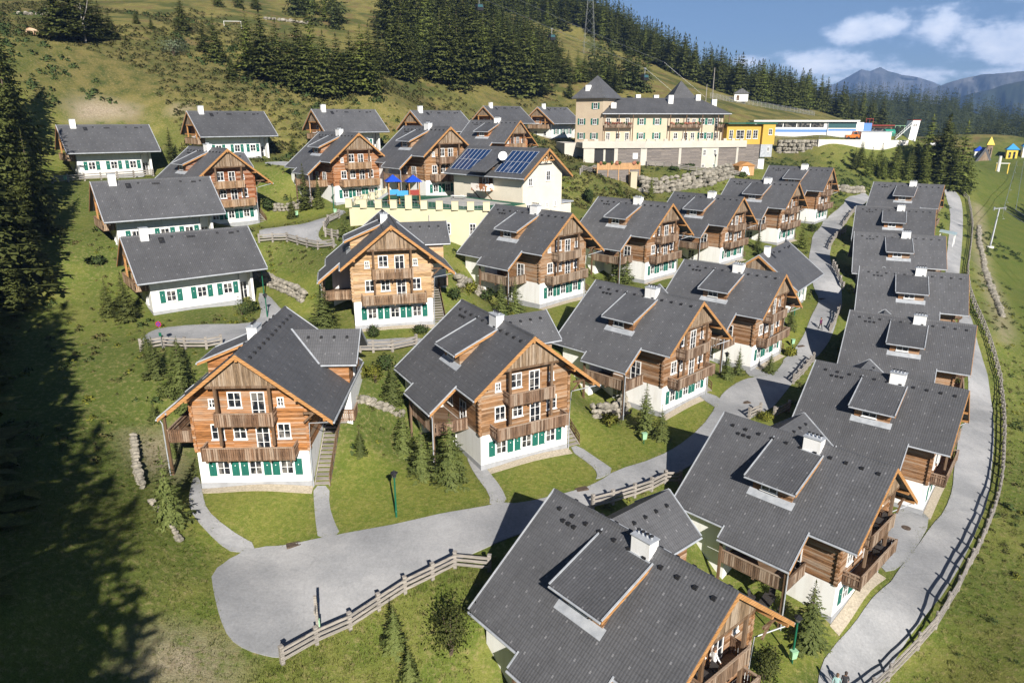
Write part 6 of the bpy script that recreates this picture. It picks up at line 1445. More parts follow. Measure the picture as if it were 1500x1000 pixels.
for i, ((x, y, h), (_, mt, lab, w)) in enumerate(zip(MISC['bush'], BU)):
    bush(x, y, h, w, mt, lab, 50 + i, 1800 if y < 60 else 900, .09 if y < 90 else .2, lumps=9 if y < 60 else 5)
# ------------------------------------------------------------------ forest on the ridge behind the hotel
FILL = [[(-51, 298), (-29, 299), (-14, 307), (3, 294), (14, 298), (21, 327), (9, 344), (-3, 349), (-16, 365), (-45, 337)], [(26, 289), (39, 288), (49, 282), (57, 295), (51, 310), (44, 322), (35, 320)], [(-33, 225), (-23, 232), (-26, 261), (-35, 261)], [(-81, 275), (-62, 276), (-66, 311), (-92, 324)]]
edge = [(-37, 382), (5.6, 418), (18, 406), (36.7, 410), (54.6, 391), (68.6, 378.6), (84.8, 364.8), (101.5, 357), (115.3, 358), (126.5, 361), (171, 412), (205, 428), (222, 432)]
rf = random.Random(21)
def edge_pt(u):
    L = [math.dist(a, b) for a, b in zip(edge[:-1], edge[1:])]; s = u * sum(L)
    for (a, b), l in zip(zip(edge[:-1], edge[1:]), L):
        if s <= l: t = s / l; return a[0] + (b[0] - a[0]) * t, a[1] + (b[1] - a[1]) * t
        s -= l
    return edge[-1]
for i in range(92):
    x, y = edge_pt((i + rf.random()) / 92); d = rf.choice((0, 0, 4, 8, 12)) + rf.uniform(0, 4); x += rf.uniform(-2, 2); y += d
    z = 'left' if x < 30 else ('middle' if x < 110 else 'right')
    lab = {'left': 'forest edge spruce above the upper end of the ski slope', 'middle': 'forest edge spruce behind the hotel along the net fence', 'right': 'forest edge spruce behind the lift station'}[z]
    tree(x, y, rf.uniform(15, 21) if x > 20 else rf.uniform(14, 19), 'larch' if rf.random() < .12 else 'spruce', lab, {'left': 'forest edge above the ski slope', 'middle': 'forest edge behind the hotel', 'right': 'forest edge behind the lift station'}[z], wide=rf.uniform(1.1, 1.5))
rg = np.random.default_rng(8)
FB = [conifer_arrays(500 + i, 13, 8, 2, .21, .04, .45, .78, .5) for i in range(3)]
n = 1500; u = rg.random(n); P = np.array([edge_pt(v) for v in u]); d = rg.uniform(10, 120, n)
X, Y = P[:, 0] + rg.uniform(-4, 4, n), P[:, 1] + d; Hh = rg.uniform(13, 19, n)
for pl, k in zip(FILL, (150, 26, 12, 18)):   # woods on the slope
    a = np.array(pl); k2 = k * 4; fx, fy = rg.uniform(a[:, 0].min(), a[:, 0].max(), k2), rg.uniform(a[:, 1].min(), a[:, 1].max(), k2); q = inpoly(fx, fy, pl)
    X, Y, Hh = np.append(X, fx[q][:k]), np.append(Y, fy[q][:k]), np.append(Hh, rg.uniform(11, 19, min(k, int(q.sum()))))
ok = Y < 575; X, Y, Hh = X[ok], Y[ok], Hh[ok]; Vs, Fs, Ns, c = [], [], [], 0
for k in range(3):
    v, f, nn = scatter_mesh('', FB[k], X[k::3], Y[k::3], grounds(X[k::3], Y[k::3]), Hh[k::3] * 1.15, rg, None, szf=.9, n0=cone_normals(FB[k][0]), raw=True)
    Vs.append(v); Fs.append(f + c); Ns.append(nn); c += len(v)
o = obj_np('ridge_forest', np.concatenate(Vs), np.concatenate(Fs), MAT['forest'], nrm=np.concatenate(Ns)); tag(o, 'dark spruce forest covering the upper slope and the ridge behind the hotel', 'forest', kind='stuff')
# ------------------------------------------------------------------ far hills and mountains
def px2dir(px, py):
    u, v = (px - 750) / 1030, (py - 500) / 1030; c, s = math.cos(.3072), math.sin(.3072)
    d = Vector((u, c - v * s, -s - v * c)); return d / math.hypot(d.x, d.y)
def ridge(name, sky, D, width, zb, mat, rough, seed, n=90, m=34, wav=1.):
    """mountain of depth 2*width whose crest stands at distance D; sky: crest as (bearing px, elevation px) survey"""
    rg = np.random.default_rng(seed); xs = np.linspace(sky[0][0], sky[-1][0], n); ys = np.interp(xs, [p[0] for p in sky], [p[1] for p in sky])
    def nz(x, y):
        r = 0
        for o in range(7):
            f = 2. ** o; a = rg2[o % 6] + o // 6; r = r + (np.abs(np.sin(x * f * .9 + a[0] + 1.3 * np.sin(y * f * .7 + a[1]) + .8 * y * f)) - .5) / f ** .85
        return r
    rg2 = rg.uniform(0, 6, (6, 2)); V = []
    for j in range(m):
        t = j / (m - 1) * 2 - 1   # -1 near foot, 0 crest, 1 far foot
        for i in range(n):
            d = px2dir(xs[i], ys[i]); zc = d.z * D; r = D + t * width + rough * .7 * nz(xs[i] / 38., t * 2.2) * (1 - abs(t)) * (abs(t) > .02)
            f = (1 - abs(t)) ** 1.05; q = rough * nz(xs[i] / 30., t * 3.) * (f * (1 - f) * 3.2)
            V.append((d.x * r, d.y * r, zb + (zc - zb) * f + q))
    i = np.arange(n * m).reshape(m, n); F = np.stack([i[:-1, :-1], i[:-1, 1:], i[1:, 1:], i[1:, :-1]], -1).reshape(-1, 4)
    o = obj_np(name, np.array(V), F, mat, smooth=True); o['kind'] = 'structure'; return np.array(V).reshape(m, n, 3), o
MAT['mount'] = m_noise('alpine_rock', (.13, .13, .135), (.055, .06, .058), .006, .95, 0, .42, .6)
MAT['mount2'] = m_noise('wooded_mountain', (.03, .042, .025), (.055, .062, .035), .006, .95, 0, .45, .65)
MAT['hillfloor'] = m_noise('forest_floor_far', (.035, .05, .022), (.06, .075, .03), .02, .95)
ridge('mountain', [(1120, 150), (1180, 135), (1225, 121), (1243, 111), (1262, 101), (1275, 103), (1290, 96), (1302, 102), (1320, 108), (1345, 112), (1372, 122), (1390, 128), (1420, 120), (1520, 118), (1620, 125)], 7200, 1500, -420, MAT['mount'], 170, 3, 240, 70)
ridge('mountain', [(1290, 150), (1340, 138), (1375, 124), (1390, 119), (1410, 113), (1440, 108), (1480, 103), (1520, 101), (1600, 108), (1700, 120)], 5600, 1500, -420, MAT['mount'], 120, 4, 200, 60)
ridge('mountain', [(1330, 170), (1380, 150), (1420, 136), (1470, 122), (1510, 114), (1600, 105), (1720, 110)], 3900, 1300, -420, MAT['mount2'], 80, 5, 160, 60)
S, o = ridge('forest_hill', [(1060, 200), (1120, 168), (1180, 150), (1240, 144), (1300, 142), (1350, 146), (1400, 154), (1440, 165), (1480, 177), (1530, 190), (1620, 200)], 1000, 420, -95, MAT['hillfloor'], 9, 6)
n = 5200; j = rg.uniform(1, 17.4, n); i = rg.uniform(0, 88, n); j0, i0 = j.astype(int), i.astype(int); fj, fi = (j - j0)[:, None], (i - i0)[:, None]
Q = S[j0, i0] * (1 - fj) * (1 - fi) + S[j0, i0 + 1] * (1 - fj) * fi + S[j0 + 1, i0] * fj * (1 - fi) + S[j0 + 1, i0 + 1] * fj * fi
clear = (np.abs(i - 66 - (j - 11) * .8) < 2.2) & (j > 9) & (j < 15)
Q = Q[~clear]; LB = conifer_arrays(600, 9, 6, 1, .21, .03, .5, .8, .6)
o = scatter_mesh('far_forest', LB, Q[:, 0], Q[:, 1], Q[:, 2], rg.uniform(15, 23, len(Q)), rg, MAT['forest'], n0=cone_normals(LB[0])); tag(o, 'far wooded hill beyond the playground meadow', 'forest', kind='stuff')
S, o = ridge('forest_hill', [(1380, 215), (1420, 205), (1470, 196), (1510, 190), (1600, 186), (1700, 190)], 640, 190, -60, MAT['hillfloor'], 5, 7)
n = 1100; j = rg.uniform(4, 18, n); i = rg.uniform(0, 88, n); j0, i0 = j.astype(int), i.astype(int); Q = S[j0, i0]
o = scatter_mesh('far_forest', LB, Q[:, 0] + rg.uniform(-5, 5, n), Q[:, 1] + rg.uniform(-8, 8, n), Q[:, 2], rg.uniform(13, 20, n), rg, MAT['forest'], n0=cone_normals(LB[0])); tag(o, 'dark forest band right behind the far playground', 'forest', kind='stuff')
m = MB(); m.quad([(-26000, -26000, -430), (26000, -26000, -430), (26000, 26000, -430), (-26000, 26000, -430)]); o = m.build('valley_floor', MAT['mount2']); o['kind'] = 'structure'
# ------------------------------------------------------------------ lifts, masts
def gondola(p, lab):
    T = thing('gondola_cabin', lab, 'gondola', p, .5, 'gondola cabins of the lift')
    m = MB(); m.prism([(-1., -.9, .2), (1., -.9, .2), (1.15, -1., 1.3), (.9, -.85, 2.2), (-.9, -.85, 2.2), (-1.15, -1., 1.3)], (0, 1.8, 0)); m.build('cabin', MAT['black'], T)
    m = MB(); m.prism([(-.95, -1.02, 1.2), (.95, -1.02, 1.2), (.8, -.96, 2.0), (-.8, -.96, 2.0)], (0, .05, 0)); m.build('window', MAT['tealglass'], T)
    m = MB(); m.tube([(0, 0, 2.2), (0, 0, 4.2)], .07, 6); m.box(-.5, .5, -.12, .12, 4.1, 4.4); m.build('hanger', MAT['steel'], T)
gp = []
for px, py, d, lab in ((702, 17, 255, 'uppermost gondola cabin, in front of the dark wood'), (808, 60, 290, 'gondola cabin over the ski slope near the lattice mast'), (944, 119, 270, 'lowest gondola cabin, right of the hotel tower')):
    q = px2dir(px, py) * d; gp.append(q); gondola(q, lab)
T = thing('lift_cable', 'thin lift cables spanning the hillside above the hotel', 'cable', gp[1])
m = MB()
for off in (0, 7):
    pts = [gp[0] + (gp[0] - gp[1]) * 3, gp[0], gp[1], gp[2], gp[2] + (gp[2] - gp[1]) * .25 + Vector((6, 0, -8))]
    m.tube([p + Vector((off, off * .3, 4.3 + off * .3)) - gp[1] for p in pts], .035, 5)
m.build('cable', MAT['steel'], T)
MAT['mastgrey'] = newmat('dull_grey_steel', (.16, .17, .17), .6, .3)
def lattice(name, lab, x, y, h, wb, cat='mast'):
    T = thing(name, lab, cat, at(x, y)); m = MB(); n = 9
    def w(z): return wb * (1 - z / h) + .35
    for sx in (-1, 1):
        for sy in (-1, 1): m.bar((sx * wb, sy * wb, -1), (sx * .3, sy * .3, h), .09, .09)
    for k in range(n):
        z0, z1 = h * k / n, h * (k + 1) / n
        for sx, sy, tx, ty in ((-1, -1, 1, -1), (1, -1, 1, 1), (1, 1, -1, 1), (-1, 1, -1, -1)):
            m.bar((sx * w(z0) * .97, sy * w(z0) * .97, z0), (tx * w(z1) * .97, ty * w(z1) * .97, z1), .05, .05)
    m.build('lattice', MAT['mastgrey'], T)
    m = MB()
    for z in (.80, .9): m.bar((-3.5, 0, h * z), (3.5, 0, h * z), .2, .25)
    m.build('cross_arm', MAT['steel'], T)
lattice('lattice_mast', 'tall lattice power mast standing before the ridge forest', 35, 345, 36, 2.6)
for x, lab in ((60.5, 'left of two thin poles behind the second hotel tower'), (62.5, 'right of two thin poles behind the second hotel tower')):
    T = thing('pole', lab, 'mast', at(x, 232)); m = MB(); m.tube([(0, 0, -1), (0, 0, 24 if x > 62 else 19)], [.22, .1], 8); m.build('shaft', MAT['greywood'], T)
x, y, h = MISC['pylon'][0]
T = thing('lift_pylon', 'leaning steel drag lift pylon with cross arm on the meadow', 'pylon', at(x, y), .3); m = MB(); m.tube([(0, 0, -.4), (2.3, 1.4, 9.6)], [.26, .16], 10); m.build('shaft', MAT['steel'], T)
m = MB(); m.bar((.9, 1.8, 9.5), (3.9, 1.0, 9.7), .2, .25); m.bar((1., 1.8, 9.9), (1.1, 1.8, 9.1), .5, .2); m.bar((3.8, 1., 10.), (3.8, 1., 9.2), .5, .2); m.build('cross_arm', MAT['steel'], T)
m = MB(); m.box(-1.4, .8, -.5, .5, -.3, .25); m.build('footing', MAT['conc'], T)
la, lb = Vector((112, 96, 0)), Vector((230, 330, 0)); la.z = ground(112, 96) + 6; lb.z = ground(230, 330) + 7; lm = Vector((x + 2.5, y + 1.4, ground(x, y) + 9.4))
T = thing('drag_lift_cable', 'drag lift cable running down over the meadow with hanging bars', 'cable', lm); m = MB(); m.tube([la - lm, Vector((0, 0, 0)), lb - lm], .05, 5); m.tube([la - lm + Vector((2.4, -1, 0)), Vector((2.4, -1, 0)), lb - lm + Vector((2.4, -1, 0))], .05, 5); m.build('cable', MAT['steel'], T)
for k in range(11):
    u = k / 10; p = (la.lerp(lm, u * 2) if u < .5 else lm.lerp(lb, u * 2 - 1)) - lm
    m = MB(); m.tube([p, p + Vector((.1, 0, -1.6)), p + Vector((.5, 0, -2.4))], .035, 5); m.tube([p + Vector((.2, 0, -2.4)), p + Vector((.8, 0, -2.4))], .05, 5); m.build('tow_bar', MAT['steel'], T)
T = thing('pole', 'grey concrete post standing on the far meadow', 'post', at(214, 318)); m = MB(); m.tube([(0, 0, -.5), (0, 0, 7.)], [.7, .6], 10); m.build('shaft', MAT['conc'], T)
x, y, h = MISC['goal'][0]
T = thing('football_goal', 'small white football goal on the pasture', 'goal', at(x, y), .1); m = MB()
for sx in (-2.6, 2.6): m.bar((sx, 0, -.2), (sx, 0, 1.9), .1, .1)
m.bar((-2.7, 0, 1.9), (2.7, 0, 1.9), .1, .1); m.build('frame', MAT['white'], T)
T = thing('hut', 'little white and dark hut at the forest edge behind the hotel', 'hut', at(101, 338), -.2); m = MB(); m.box(0, 6, 0, 5, -.5, 3); m.build('wall', MAT['white'], T); m = MB(); m.prism([(-.6, -.6, 3), (6.6, -.6, 3), (3, -.6, 5.2)], (0, 6.2, 0)); m.build('roof', MAT['roofx'], T); m = MB(); m.box(1, 2.2, -.06, .02, 0, 2.2); m.build('door', MAT['beam'], T)
# ------------------------------------------------------------------ cow and people
def skin(name, pts, edges, rad, mats, pick, parent=None, sub=2):
    me = bpy.data.meshes.new(name); me.from_pydata(pts, edges, []); o = bpy.data.objects.new(name, me); COL.objects.link(o)
    md = o.modifiers.new('skin', 'SKIN'); md.use_smooth_shade = True; sd = o.modifiers.new('sub', 'SUBSURF'); sd.levels = sd.render_levels = sub
    for i, r in enumerate(rad): me.skin_vertices[0].data[i].radius = (r, r)
    me.skin_vertices[0].data[0].use_root = True
    dg = bpy.context.evaluated_depsgraph_get(); ev = o.evaluated_get(dg); m2 = bpy.data.meshes.new_from_object(ev); o.modifiers.clear(); o.data = m2
    m2.materials.clear()
    for m in mats: m2.materials.append(m)
    m2.polygons.foreach_set('material_index', [pick(p.center) for p in m2.polygons]); m2.polygons.foreach_set('use_smooth', [True] * len(m2.polygons))
    o.parent = parent; return o
MAT['skin'] = newmat('skin', (.52, .30, .20), .55)
def person(loc, rz, lab, top, legs, hair, stride=.25, arm=.1, seat=False):
    pm = [MAT['skin'], newmat('jacket_cloth', top, .85), newmat('trouser_cloth', legs, .85), newmat('shoe_leather', (.03, .03, .03), .6)]
    P = [(0, 0, .95), (0, 0, 1.15), (0, 0, 1.38), (0, -.01, 1.50), (0, -.02, 1.60), (0, -.03, 1.72)]; E = [(0, 1), (1, 2), (2, 3), (3, 4), (4, 5)]; R = [.135, .125, .135, .055, .095, .085]
    hands = []
    for s in (-1, 1):
        b = len(P); f = arm * s
        P += [(s * .18, 0, 1.41), (s * .26, f, 1.13), (s * .27, f * 1.5 - .1, .90), (s * .27, f * 1.5 - .12, .82)]; R += [.06, .047, .032, .03]; E += [(2, b), (b, b + 1), (b + 1, b + 2), (b + 2, b + 3)]
        for k in range(4):
            c = len(P); y = f * 1.5 - .15 + k * .02; P += [(s * .27, y, .775), (s * .262, y - .008, .74 - .008 * (k in (1, 2)))]; R += [.0095, .008]; E += [(b + 3, c), (c, c + 1)]
        c = len(P); P += [(s * .25, f * 1.5 - .17, .81), (s * .24, f * 1.5 - .185, .775)]; R += [.010, .009]; E += [(b + 3, c), (c, c + 1)]
        b = len(P); q = stride * -s
        P += [(s * .10, 0, .88), (s * .11, q * .5 - .04, .50), (s * .11, q, .10), (s * .115, q - .17, .045)]; R += [.095, .065, .045, .04]; E += [(0, b), (b, b + 1), (b + 1, b + 2), (b + 2, b + 3)]
    def pick(c):
        if c.z < .12: return 3
        if c.z < .96 and abs(c.x) < .215: return 2
        if c.z > 1.49 or (c.z < .90): return 0
        return 1
    T = thing('person', lab, 'person', loc, rz); skin('body', P, E, R, pm, pick, T)
    m = MB(); m.ball((0, .0, 1.725), (.108, .115, .10), 0, 14, 10); m.tube([(0, .06, 1.70), (0, .085, 1.56)], [.09, .05], 8); m.build('hair', newmat('hair', hair, .7), T, True)
    m = MB(); m.ball((0, -.135, 1.665), (.016, .022, .026), 0, 8, 6); m.build('nose', MAT['skin'], T, True)
    for s in (-1, 1): m = MB(); m.ball((s * .036, -.118, 1.695), (.014, .010, .009), 0, 8, 6); m.build('eye', MAT['black'], T, True)
    m = MB(); m.box(-.028, .028, -.122, -.11, 1.622, 1.63); m.build('mouth', newmat('lips', (.35, .12, .10), .5), T)
    for s in (-1, 1): m = MB(); m.ball((s * .098, -.02, 1.675), (.014, .024, .034), 0, 8, 6); m.build('ear', MAT['skin'], T, True)
    return T
person((44.97, 98.4, ground(44.97, 98.4) + .07), .35, 'person in a dark purple jacket and black trousers walking along the road', (.09, .02, .06), (.02, .02, .025), (.10, .06, .04))
person((22.6, 39.5, ground(22.6, 39.5) + .07), 2.6, 'person in a pale teal top with brown hair at the bottom edge', (.28, .42, .42), (.05, .06, .10), (.12, .07, .04), .1)
person((23.4, 39.9, ground(23.4, 39.9) + .07), 2.8, 'person in a black jacket beside the teal top at the bottom edge', (.03, .03, .035), (.04, .04, .05), (.05, .035, .03), .15)
x, y, z = local('R1', (-.1, 1.0, 6.16)); person((x, y, z), .70 + 1.2, 'person in a white shirt standing on the upper balcony of the nearest chalet', (.75, .75, .74), (.05, .05, .06), (.10, .06, .04), .02)
for k, lx, ly, lz, what in (('R1', -1.45, .8, 6.15, 'on the upper balcony of the nearest chalet'), ('R2', .9, .8, 6.15, 'on the upper balcony of the second lower chalet'), ('R2', 2.2, .75, 3.25, 'on the lower balcony of the second lower chalet'), ('R1', -6.2, 6.2, 3.22, 'on the side balcony of the nearest chalet')):
    rz = [c for c in CH if c[0] == k][0][4]
    x, y, z = local(k, (lx, ly, lz)); o = copy_tree(t0); o.location = (x, y, z + .05); o.rotation_euler = (0, 0, rz); o.scale = (.62, .8, 1); tag(o, 'small dark table ' + what, 'table', 'garden tables')
    for j, d in enumerate((-.78, .78)):
        x, y, z = local(k, (lx + d, ly, lz)); o = copy_tree(c0); o.location = (x, y, z + .05); o.rotation_euler = (0, 0, rz + (PI / 2 if d < 0 else -PI / 2)); tag(o, 'dark chair ' + what, 'chair', 'chairs ' + what)
def cow(x, y, rz):
    T = thing('cow', 'pale brown and white cow grazing on the top left pasture', 'cow', (x, y, ground(x, y)), rz); T.scale = (1.15,) * 3
    P = [(.75, 0, 1.05), (.2, 0, 1.0), (-.45, 0, 1.05), (-.9, 0, 1.12), (1.25, 0, .85), (1.6, 0, .45), (1.82, 0, .18), (-1.02, 0, .95), (-1.05, 0, .35)]
    E = [(0, 1), (1, 2), (2, 3), (0, 4), (4, 5), (5, 6), (3, 7), (7, 8)]; R = [.36, .40, .40, .30, .22, .16, .09, .04, .03]
    for s in (-1, 1):
        b = len(P); P += [(.75, s * .2, .75), (.78, s * .2, .42), (.76, s * .2, .06)]; R += [.15, .08, .06]; E += [(0, b), (b, b + 1), (b + 1, b + 2)]
        b = len(P); P += [(-.78, s * .2, .8), (-.95, s * .2, .42), (-.86, s * .2, .06)]; R += [.19, .085, .06]; E += [(3, b), (b, b + 1), (b + 1, b + 2)]
    m = newmat('cow_hide', rough=.8); t = NT(m); o, s_ = t.obj(); n1 = t.noise(o, 1.6, 2.); t.col(t.mix(t.ramp(n1, .5, .54), (.50, .36, .24), (.34, .20, .11)))
    skin('body', P, E, R, [m], lambda c: 0, T)
    for s in (-1, 1):
        q = MB(); q.tube([(1.55, s * .12, .62), (1.5, s * .32, .60)], [.06, .03], 6); q.build('ear', m, T, True)
cow(-105.3, 167.2, -.25)
# ------------------------------------------------------------------ ground cover
def free(X, Y, marg=.6):
    ok = np.ones(len(X), bool)
    for r in ROADS.values(): ok &= ~inpoly(X, Y, r) & (polydist(X, Y, r) > marg * .5)
    for k, x, y, z, a, w, l in CH:
        c, s = math.cos(-a), math.sin(-a); lx, ly = (X - x) * c - (Y - y) * s, (X - x) * s + (Y - y) * c
        ok &= ~((lx > -8.2) & (lx < 7.2) & (ly > -.1) & (ly < 14))
    for k, x, y, z, a, l in CT:
        c, s = math.cos(-a), math.sin(-a); lx, ly = (X - x) * c - (Y - y) * s, (X - x) * s + (Y - y) * c
        ok &= ~((lx > -4.6) & (lx < 4.6) & (ly > 1) & (ly < 14.5))
    return ok
def inlawn(X, Y):
    r = np.zeros(len(X), bool)
    for l in LAWNS: r |= inpoly(X, Y, l)
    return r
def insoil(X, Y):
    r = np.zeros(len(X), bool)
    for l in SOIL: r |= inpoly(X, Y, l)
    return r
def tuft(seed, n, h, w):
    rg = np.random.default_rng(seed); V = []; F = []
    for i in range(n):
        a = rg.uniform(0, 6.28); b = rg.uniform(.15, .9); p = np.array([rg.uniform(-w, w), rg.uniform(-w, w), -.02]); hh = h * rg.uniform(.5, 1.1)
        d = np.array([math.cos(a), math.sin(a), 0]); s = np.array([-d[1], d[0], 0]) * .018 * h / .3
        i0 = len(V); V += [p - s, p + s, p + d * hh * b * .5 + s * .7 + [0, 0, hh * .7], p + d * hh * b + [0, 0, hh]]; F.append((i0, i0 + 1, i0 + 2, i0 + 3))
    return np.array(V), np.array(F)
MAT['grass'] = m_leaf('meadow_grass', (.120, .150, .030), (.175, .180, .048), (.25, .22, .095), .5)
rg = np.random.default_rng(77)
def cover(name, lab, xr, yr, n, base, smin, smax, mat, cond=None, zoff=0., kind='stuff', cat='grass'):
    X, Y = rg.uniform(*xr, n), rg.uniform(*yr, n); ok = free(X, Y)
    if cond is not None: ok &= cond(X, Y)
    X, Y = X[ok], Y[ok]
    if not len(X): return
    b0 = base[0]; nn = b0 / (np.linalg.norm(b0, axis=1)[:, None] + 1e-6) * .6 + np.array([0, 0, .8]); nn = nn / np.linalg.norm(nn, axis=1)[:, None]
    o = scatter_mesh(name, base, X, Y, grounds(X, Y) + zoff, rg.uniform(smin, smax, len(X)), rg, MAT[mat], n0=nn); tag(o, lab, cat, kind=kind)
cover('meadow_grass', 'rough grass on the lower left slope', (-40, -12), (26, 60), 16000, tuft(1, 8, .13, .17), .6, 1.4, 'lawntuft', lambda X, Y: ~inlawn(X, Y))
cover('meadow_grass', 'rough grass between the near fence and the nearest roof', (-16, 8), (26, 44), 8000, tuft(2, 8, .17, .17), .6, 1.5, 'grass', lambda X, Y: ~inlawn(X, Y))
cover('meadow_grass', 'rough grass on the bank outside the lower road', (22, 95), (24, 105), 20000, tuft(3, 9, .19, .22), .6, 1.6, 'grass', lambda X, Y: polydist(X, Y, FENCES['f17'], False) < 16)
cover('lawn_grass', 'short mown grass of the chalet lawns', (-30, 40), (42, 90), 30000, tuft(4, 6, .09, .12), .6, 1.2, 'lawntuft', inlawn)
sb = leaf_blob(np.random.default_rng(4), 46, .30, (1, 1, .62), .35)
cover('hillside_scrub', 'low heath and dwarf shrubs on the steep hillside', (-150, 30), (140, 260), 13000, sb, .25, 1.05, 'scrub', lambda X, Y: (np.sin(X * .11 + 2 * np.sin(Y * .05)) + np.sin(Y * .13 + X * .03) > -.3) & (rg.random(len(X)) < np.clip(1.2 - np.abs(Y - 165) / 90., .12, 1)), .05, cat='scrub')
cover('hillside_scrub', 'dark dwarf pine and heath clumps along the lip of the steep hillside', (-130, 10), (148, 235), 2600, sb, .7, 1.7, 'bushleaf', lambda X, Y: (np.sin(X * .09 + 1.5 * np.sin(Y * .07)) + np.sin(Y * .16 + X * .05) > .35) & (rg.random(len(X)) < .6) & ~insoil(X, Y), .05, cat='scrub')
cover('hillside_scrub', 'weeds and low shrubs on the banks among the chalets', (-60, 100), (50, 190), 12000, sb, .14, .55, 'scrub', lambda X, Y: ~inlawn(X, Y) & (rg.random(len(X)) < .5) & (np.sin(X * .31 + np.sin(Y * .2) * 2) + np.sin(Y * .27) > -.5), .02, cat='scrub')
cover('hillside_scrub', 'bushy green bank under the retaining wall and hotel', (10, 130), (172, 236), 2600, sb, .3, 1.0, 'bushleaf', lambda X, Y: (rg.random(len(X)) < .45) & ~inpoly(X, Y, [(10, 178), (70, 178), (76, 215), (10, 215)]), .05, cat='scrub')
cover('bank_scrub', 'fresh green weeds and young shrubs along walls and banks of the village', (-60, 100), (50, 190), 3600, sb, .2, .6, 'yellowleaf', lambda X, Y: ~inlawn(X, Y) & (rg.random(len(X)) < .35), .02, cat='scrub')
def verge(X, Y):
    d = np.full(len(X), 9.)
    for r in ROADS.values(): d = np.minimum(d, polydist(X, Y, smooth_poly(r, 2)))
    return d < .4
V_ = [(x, y) for r in ROADS.values() for x, y in resample(smooth_poly(r, 2) + smooth_poly(r, 2)[:1], .22) if y < 125]
vx = np.array([p[0] for p in V_]) + rg.normal(0, .16, len(V_)); vy = np.array([p[1] for p in V_]) + rg.normal(0, .16, len(V_)); q = ~inpoly(vx, vy, ROADS['main']) & ~inpoly(vx, vy, ROADS['lower']); vx, vy = vx[q], vy[q]
tag(scatter_mesh('verge_grass', tuft(9, 8, .16, .14), vx, vy, grounds(vx, vy) + .02, rg.uniform(.5, 1.3, len(vx)), rg, MAT['grass']), 'uneven grass fringe along the edges of roads and paths', 'grass', kind='stuff')
cover('bank_scrub', 'knee-high green bushes between the chalet gardens', (-60, 100), (52, 190), 2600, sb, .4, .95, 'bushleaf', lambda X, Y: ~inlawn(X, Y) & (np.sin(X * .4 + np.sin(Y * .23) * 2) + np.sin(Y * .33) > .2) & (rg.random(len(X)) < .5), .03, cat='scrub')
sb2 = leaf_blob(np.random.default_rng(6), 70, .16, (1, 1, .8), .3)
cover('bank_scrub', 'tangled shrubs on the slope outside the long fence', (30, 112), (36, 150), 900, sb2, .25, .85, 'bushleaf', lambda X, Y: (polydist(X, Y, FENCES['f17'], False) < 13) & (polydist(X, Y, FENCES['f17'], False) > 1.2) & (rg.random(len(X)) < .8), .1, cat='scrub')

# ------------------------------------------------------------------ air
m = bpy.data.materials.new('haze'); m.use_nodes = True; nt = m.node_tree; nt.nodes.clear()
vo = nt.nodes.new('ShaderNodeVolumePrincipled'); mo = nt.nodes.new('ShaderNodeOutputMaterial'); nt.links.new(vo.outputs[0], mo.inputs['Volume'])
vo.inputs['Color'].default_value = (.30, .52, 1., 1); vo.inputs['Density'].default_value = HAZE; vo.inputs['Anisotropy'].default_value = 0.
b = MB(); b.box(-8800, 8800, -300, 8900, -431, 1000); o = b.build('haze', m); o['kind'] = 'stuff'; tag(o, 'thin blue air between the village and the mountains', 'haze')
# ------------------------------------------------------------------ light, sky, camera
SUN_AZ, SUN_EL = math.radians(165), math.radians(30)
w = bpy.data.worlds.new('World'); SCN.world = w; w.use_nodes = True; t = w.node_tree; t.nodes.clear()
def wn(typ, **pr):
    n = t.nodes.new('ShaderNode' + typ)
    for k, v in pr.items(): setattr(n, k, v)
    return n
sky = wn('TexSky', sky_type='NISHITA', sun_disc=False, sun_elevation=SUN_EL, sun_rotation=SUN_AZ, altitude=2400, air_density=1.0, dust_density=.1, ozone_density=3.0)
tc = wn('TexCoord'); sep = wn('SeparateXYZ'); t.links.new(tc.outputs['Generated'], sep.inputs[0])
def mth(op, a, b=None, clamp=False):
    n = wn('Math', operation=op, use_clamp=clamp)
    for i, v in enumerate((a, b)):
        if v is None: continue
        if isinstance(v, (int, float)): n.inputs[i].default_value = v
        else: t.links.new(v, n.inputs[i])
    return n.outputs[0]
az = mth('ARCTAN2', sep.outputs[0], sep.outputs[1]); el = mth('ARCSINE', sep.outputs[2])
cv = wn('CombineXYZ'); t.links.new(mth('MULTIPLY', az, 1.0), cv.inputs[0]); t.links.new(mth('MULTIPLY', el, 1.7), cv.inputs[1])
def noise(scale, det):
    n = wn('TexNoise'); n.inputs['Scale'].default_value = scale; n.inputs['Detail'].default_value = det; n.inputs['Roughness'].default_value = .58
    t.links.new(cv.outputs[0], n.inputs['Vector']); return n.outputs[0]
n1 = noise(14., 8.); n2 = noise(5., 4.)
def blob(a0, e0, sa, se):
    da = mth('DIVIDE', mth('SUBTRACT', az, a0), sa); de = mth('DIVIDE', mth('SUBTRACT', el, e0), se)
    return mth('SUBTRACT', 1., mth('ADD', mth('MULTIPLY', da, da), mth('MULTIPLY', de, de)))
bl = None
for b in CLOUDS:
    q = mth('MAXIMUM', blob(*b), -2.)
    bl = q if bl is None else mth('MAXIMUM', bl, q)
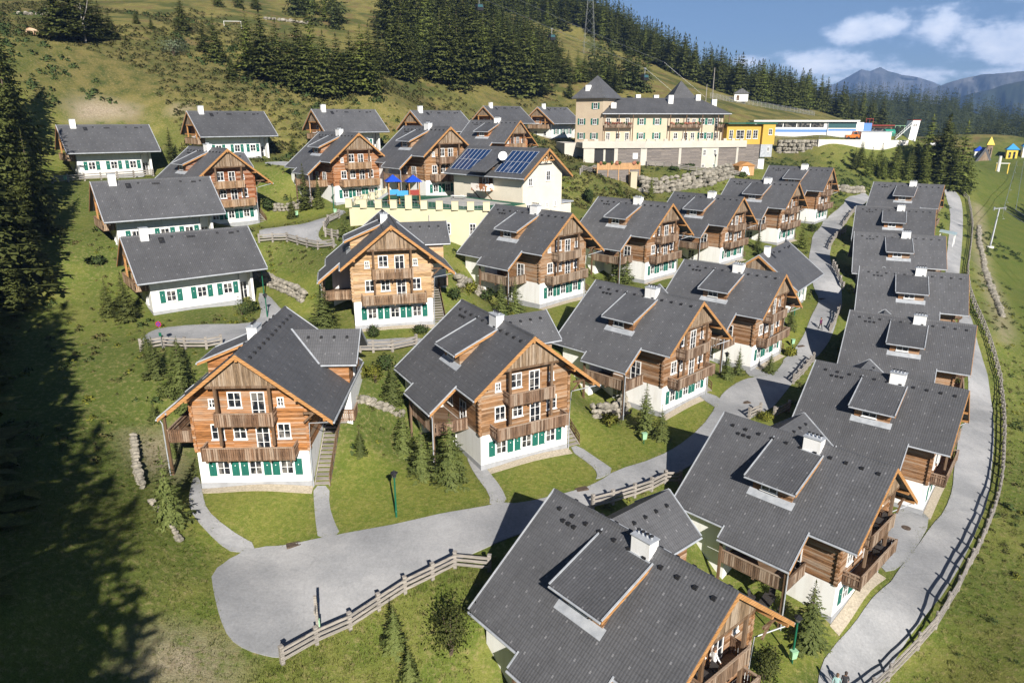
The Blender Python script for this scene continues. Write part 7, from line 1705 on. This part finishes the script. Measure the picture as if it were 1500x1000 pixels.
cl = mth('ADD', mth('MULTIPLY', bl, .42), mth('MULTIPLY', mth('SUBTRACT', n1, .5), 1.9))
mask = wn('MapRange', interpolation_type='SMOOTHSTEP'); t.links.new(cl, mask.inputs[0]); mask.inputs[1].default_value = .05; mask.inputs[2].default_value = .42
shade = wn('MapRange'); t.links.new(mth('ADD', mth('MULTIPLY', cl, .8), mth('MULTIPLY', n2, .5)), shade.inputs[0]); shade.inputs[1].default_value = .3; shade.inputs[2].default_value = .75
cc = wn('Mix', data_type='RGBA'); t.links.new(shade.outputs[0], cc.inputs[0]); cc.inputs[6].default_value = (10., 12.5, 16.5, 1); cc.inputs[7].default_value = (25., 25., 25.4, 1)
mx = wn('Mix', data_type='RGBA'); t.links.new(mth('MULTIPLY', mask.outputs[0], .93), mx.inputs[0]); t.links.new(sky.outputs[0], mx.inputs[6]); t.links.new(cc.outputs[2], mx.inputs[7])
bg = wn('Background'); bg.inputs[1].default_value = SKY_STRENGTH; t.links.new(mx.outputs[2], bg.inputs[0])
out = wn('OutputWorld'); t.links.new(bg.outputs[0], out.inputs[0])
sun = bpy.data.lights.new('sun', 'SUN'); sun.energy = SUN_STRENGTH; sun.angle = math.radians(.53); sun.color = (1., .94, .85)
so = bpy.data.objects.new('sun', sun); COL.objects.link(so)
d = Vector((math.sin(SUN_AZ) * math.cos(SUN_EL), math.cos(SUN_AZ) * math.cos(SUN_EL), math.sin(SUN_EL)))
so.rotation_euler = d.to_track_quat('Z', 'Y').to_euler(); so.location = d * 100
cam = bpy.data.cameras.new('camera'); cam.sensor_width = 36; cam.lens = 1030 / 1500 * 36; cam.clip_start = .5; cam.clip_end = 30000
c = bpy.data.objects.new('camera', cam); COL.objects.link(c); c.location = (0, 0, 0); c.rotation_euler = (PI / 2 - .3072, 0, 0); SCN.camera = c
vs = SCN.view_settings; vs.view_transform = 'Standard'; vs.look = 'None'; vs.exposure = EXPOSURE; vs.gamma = 1; vs.use_curve_mapping = False
SCN.cycles.max_bounces = 6; SCN.cycles.diffuse_bounces = 3; SCN.cycles.volume_bounces = 0
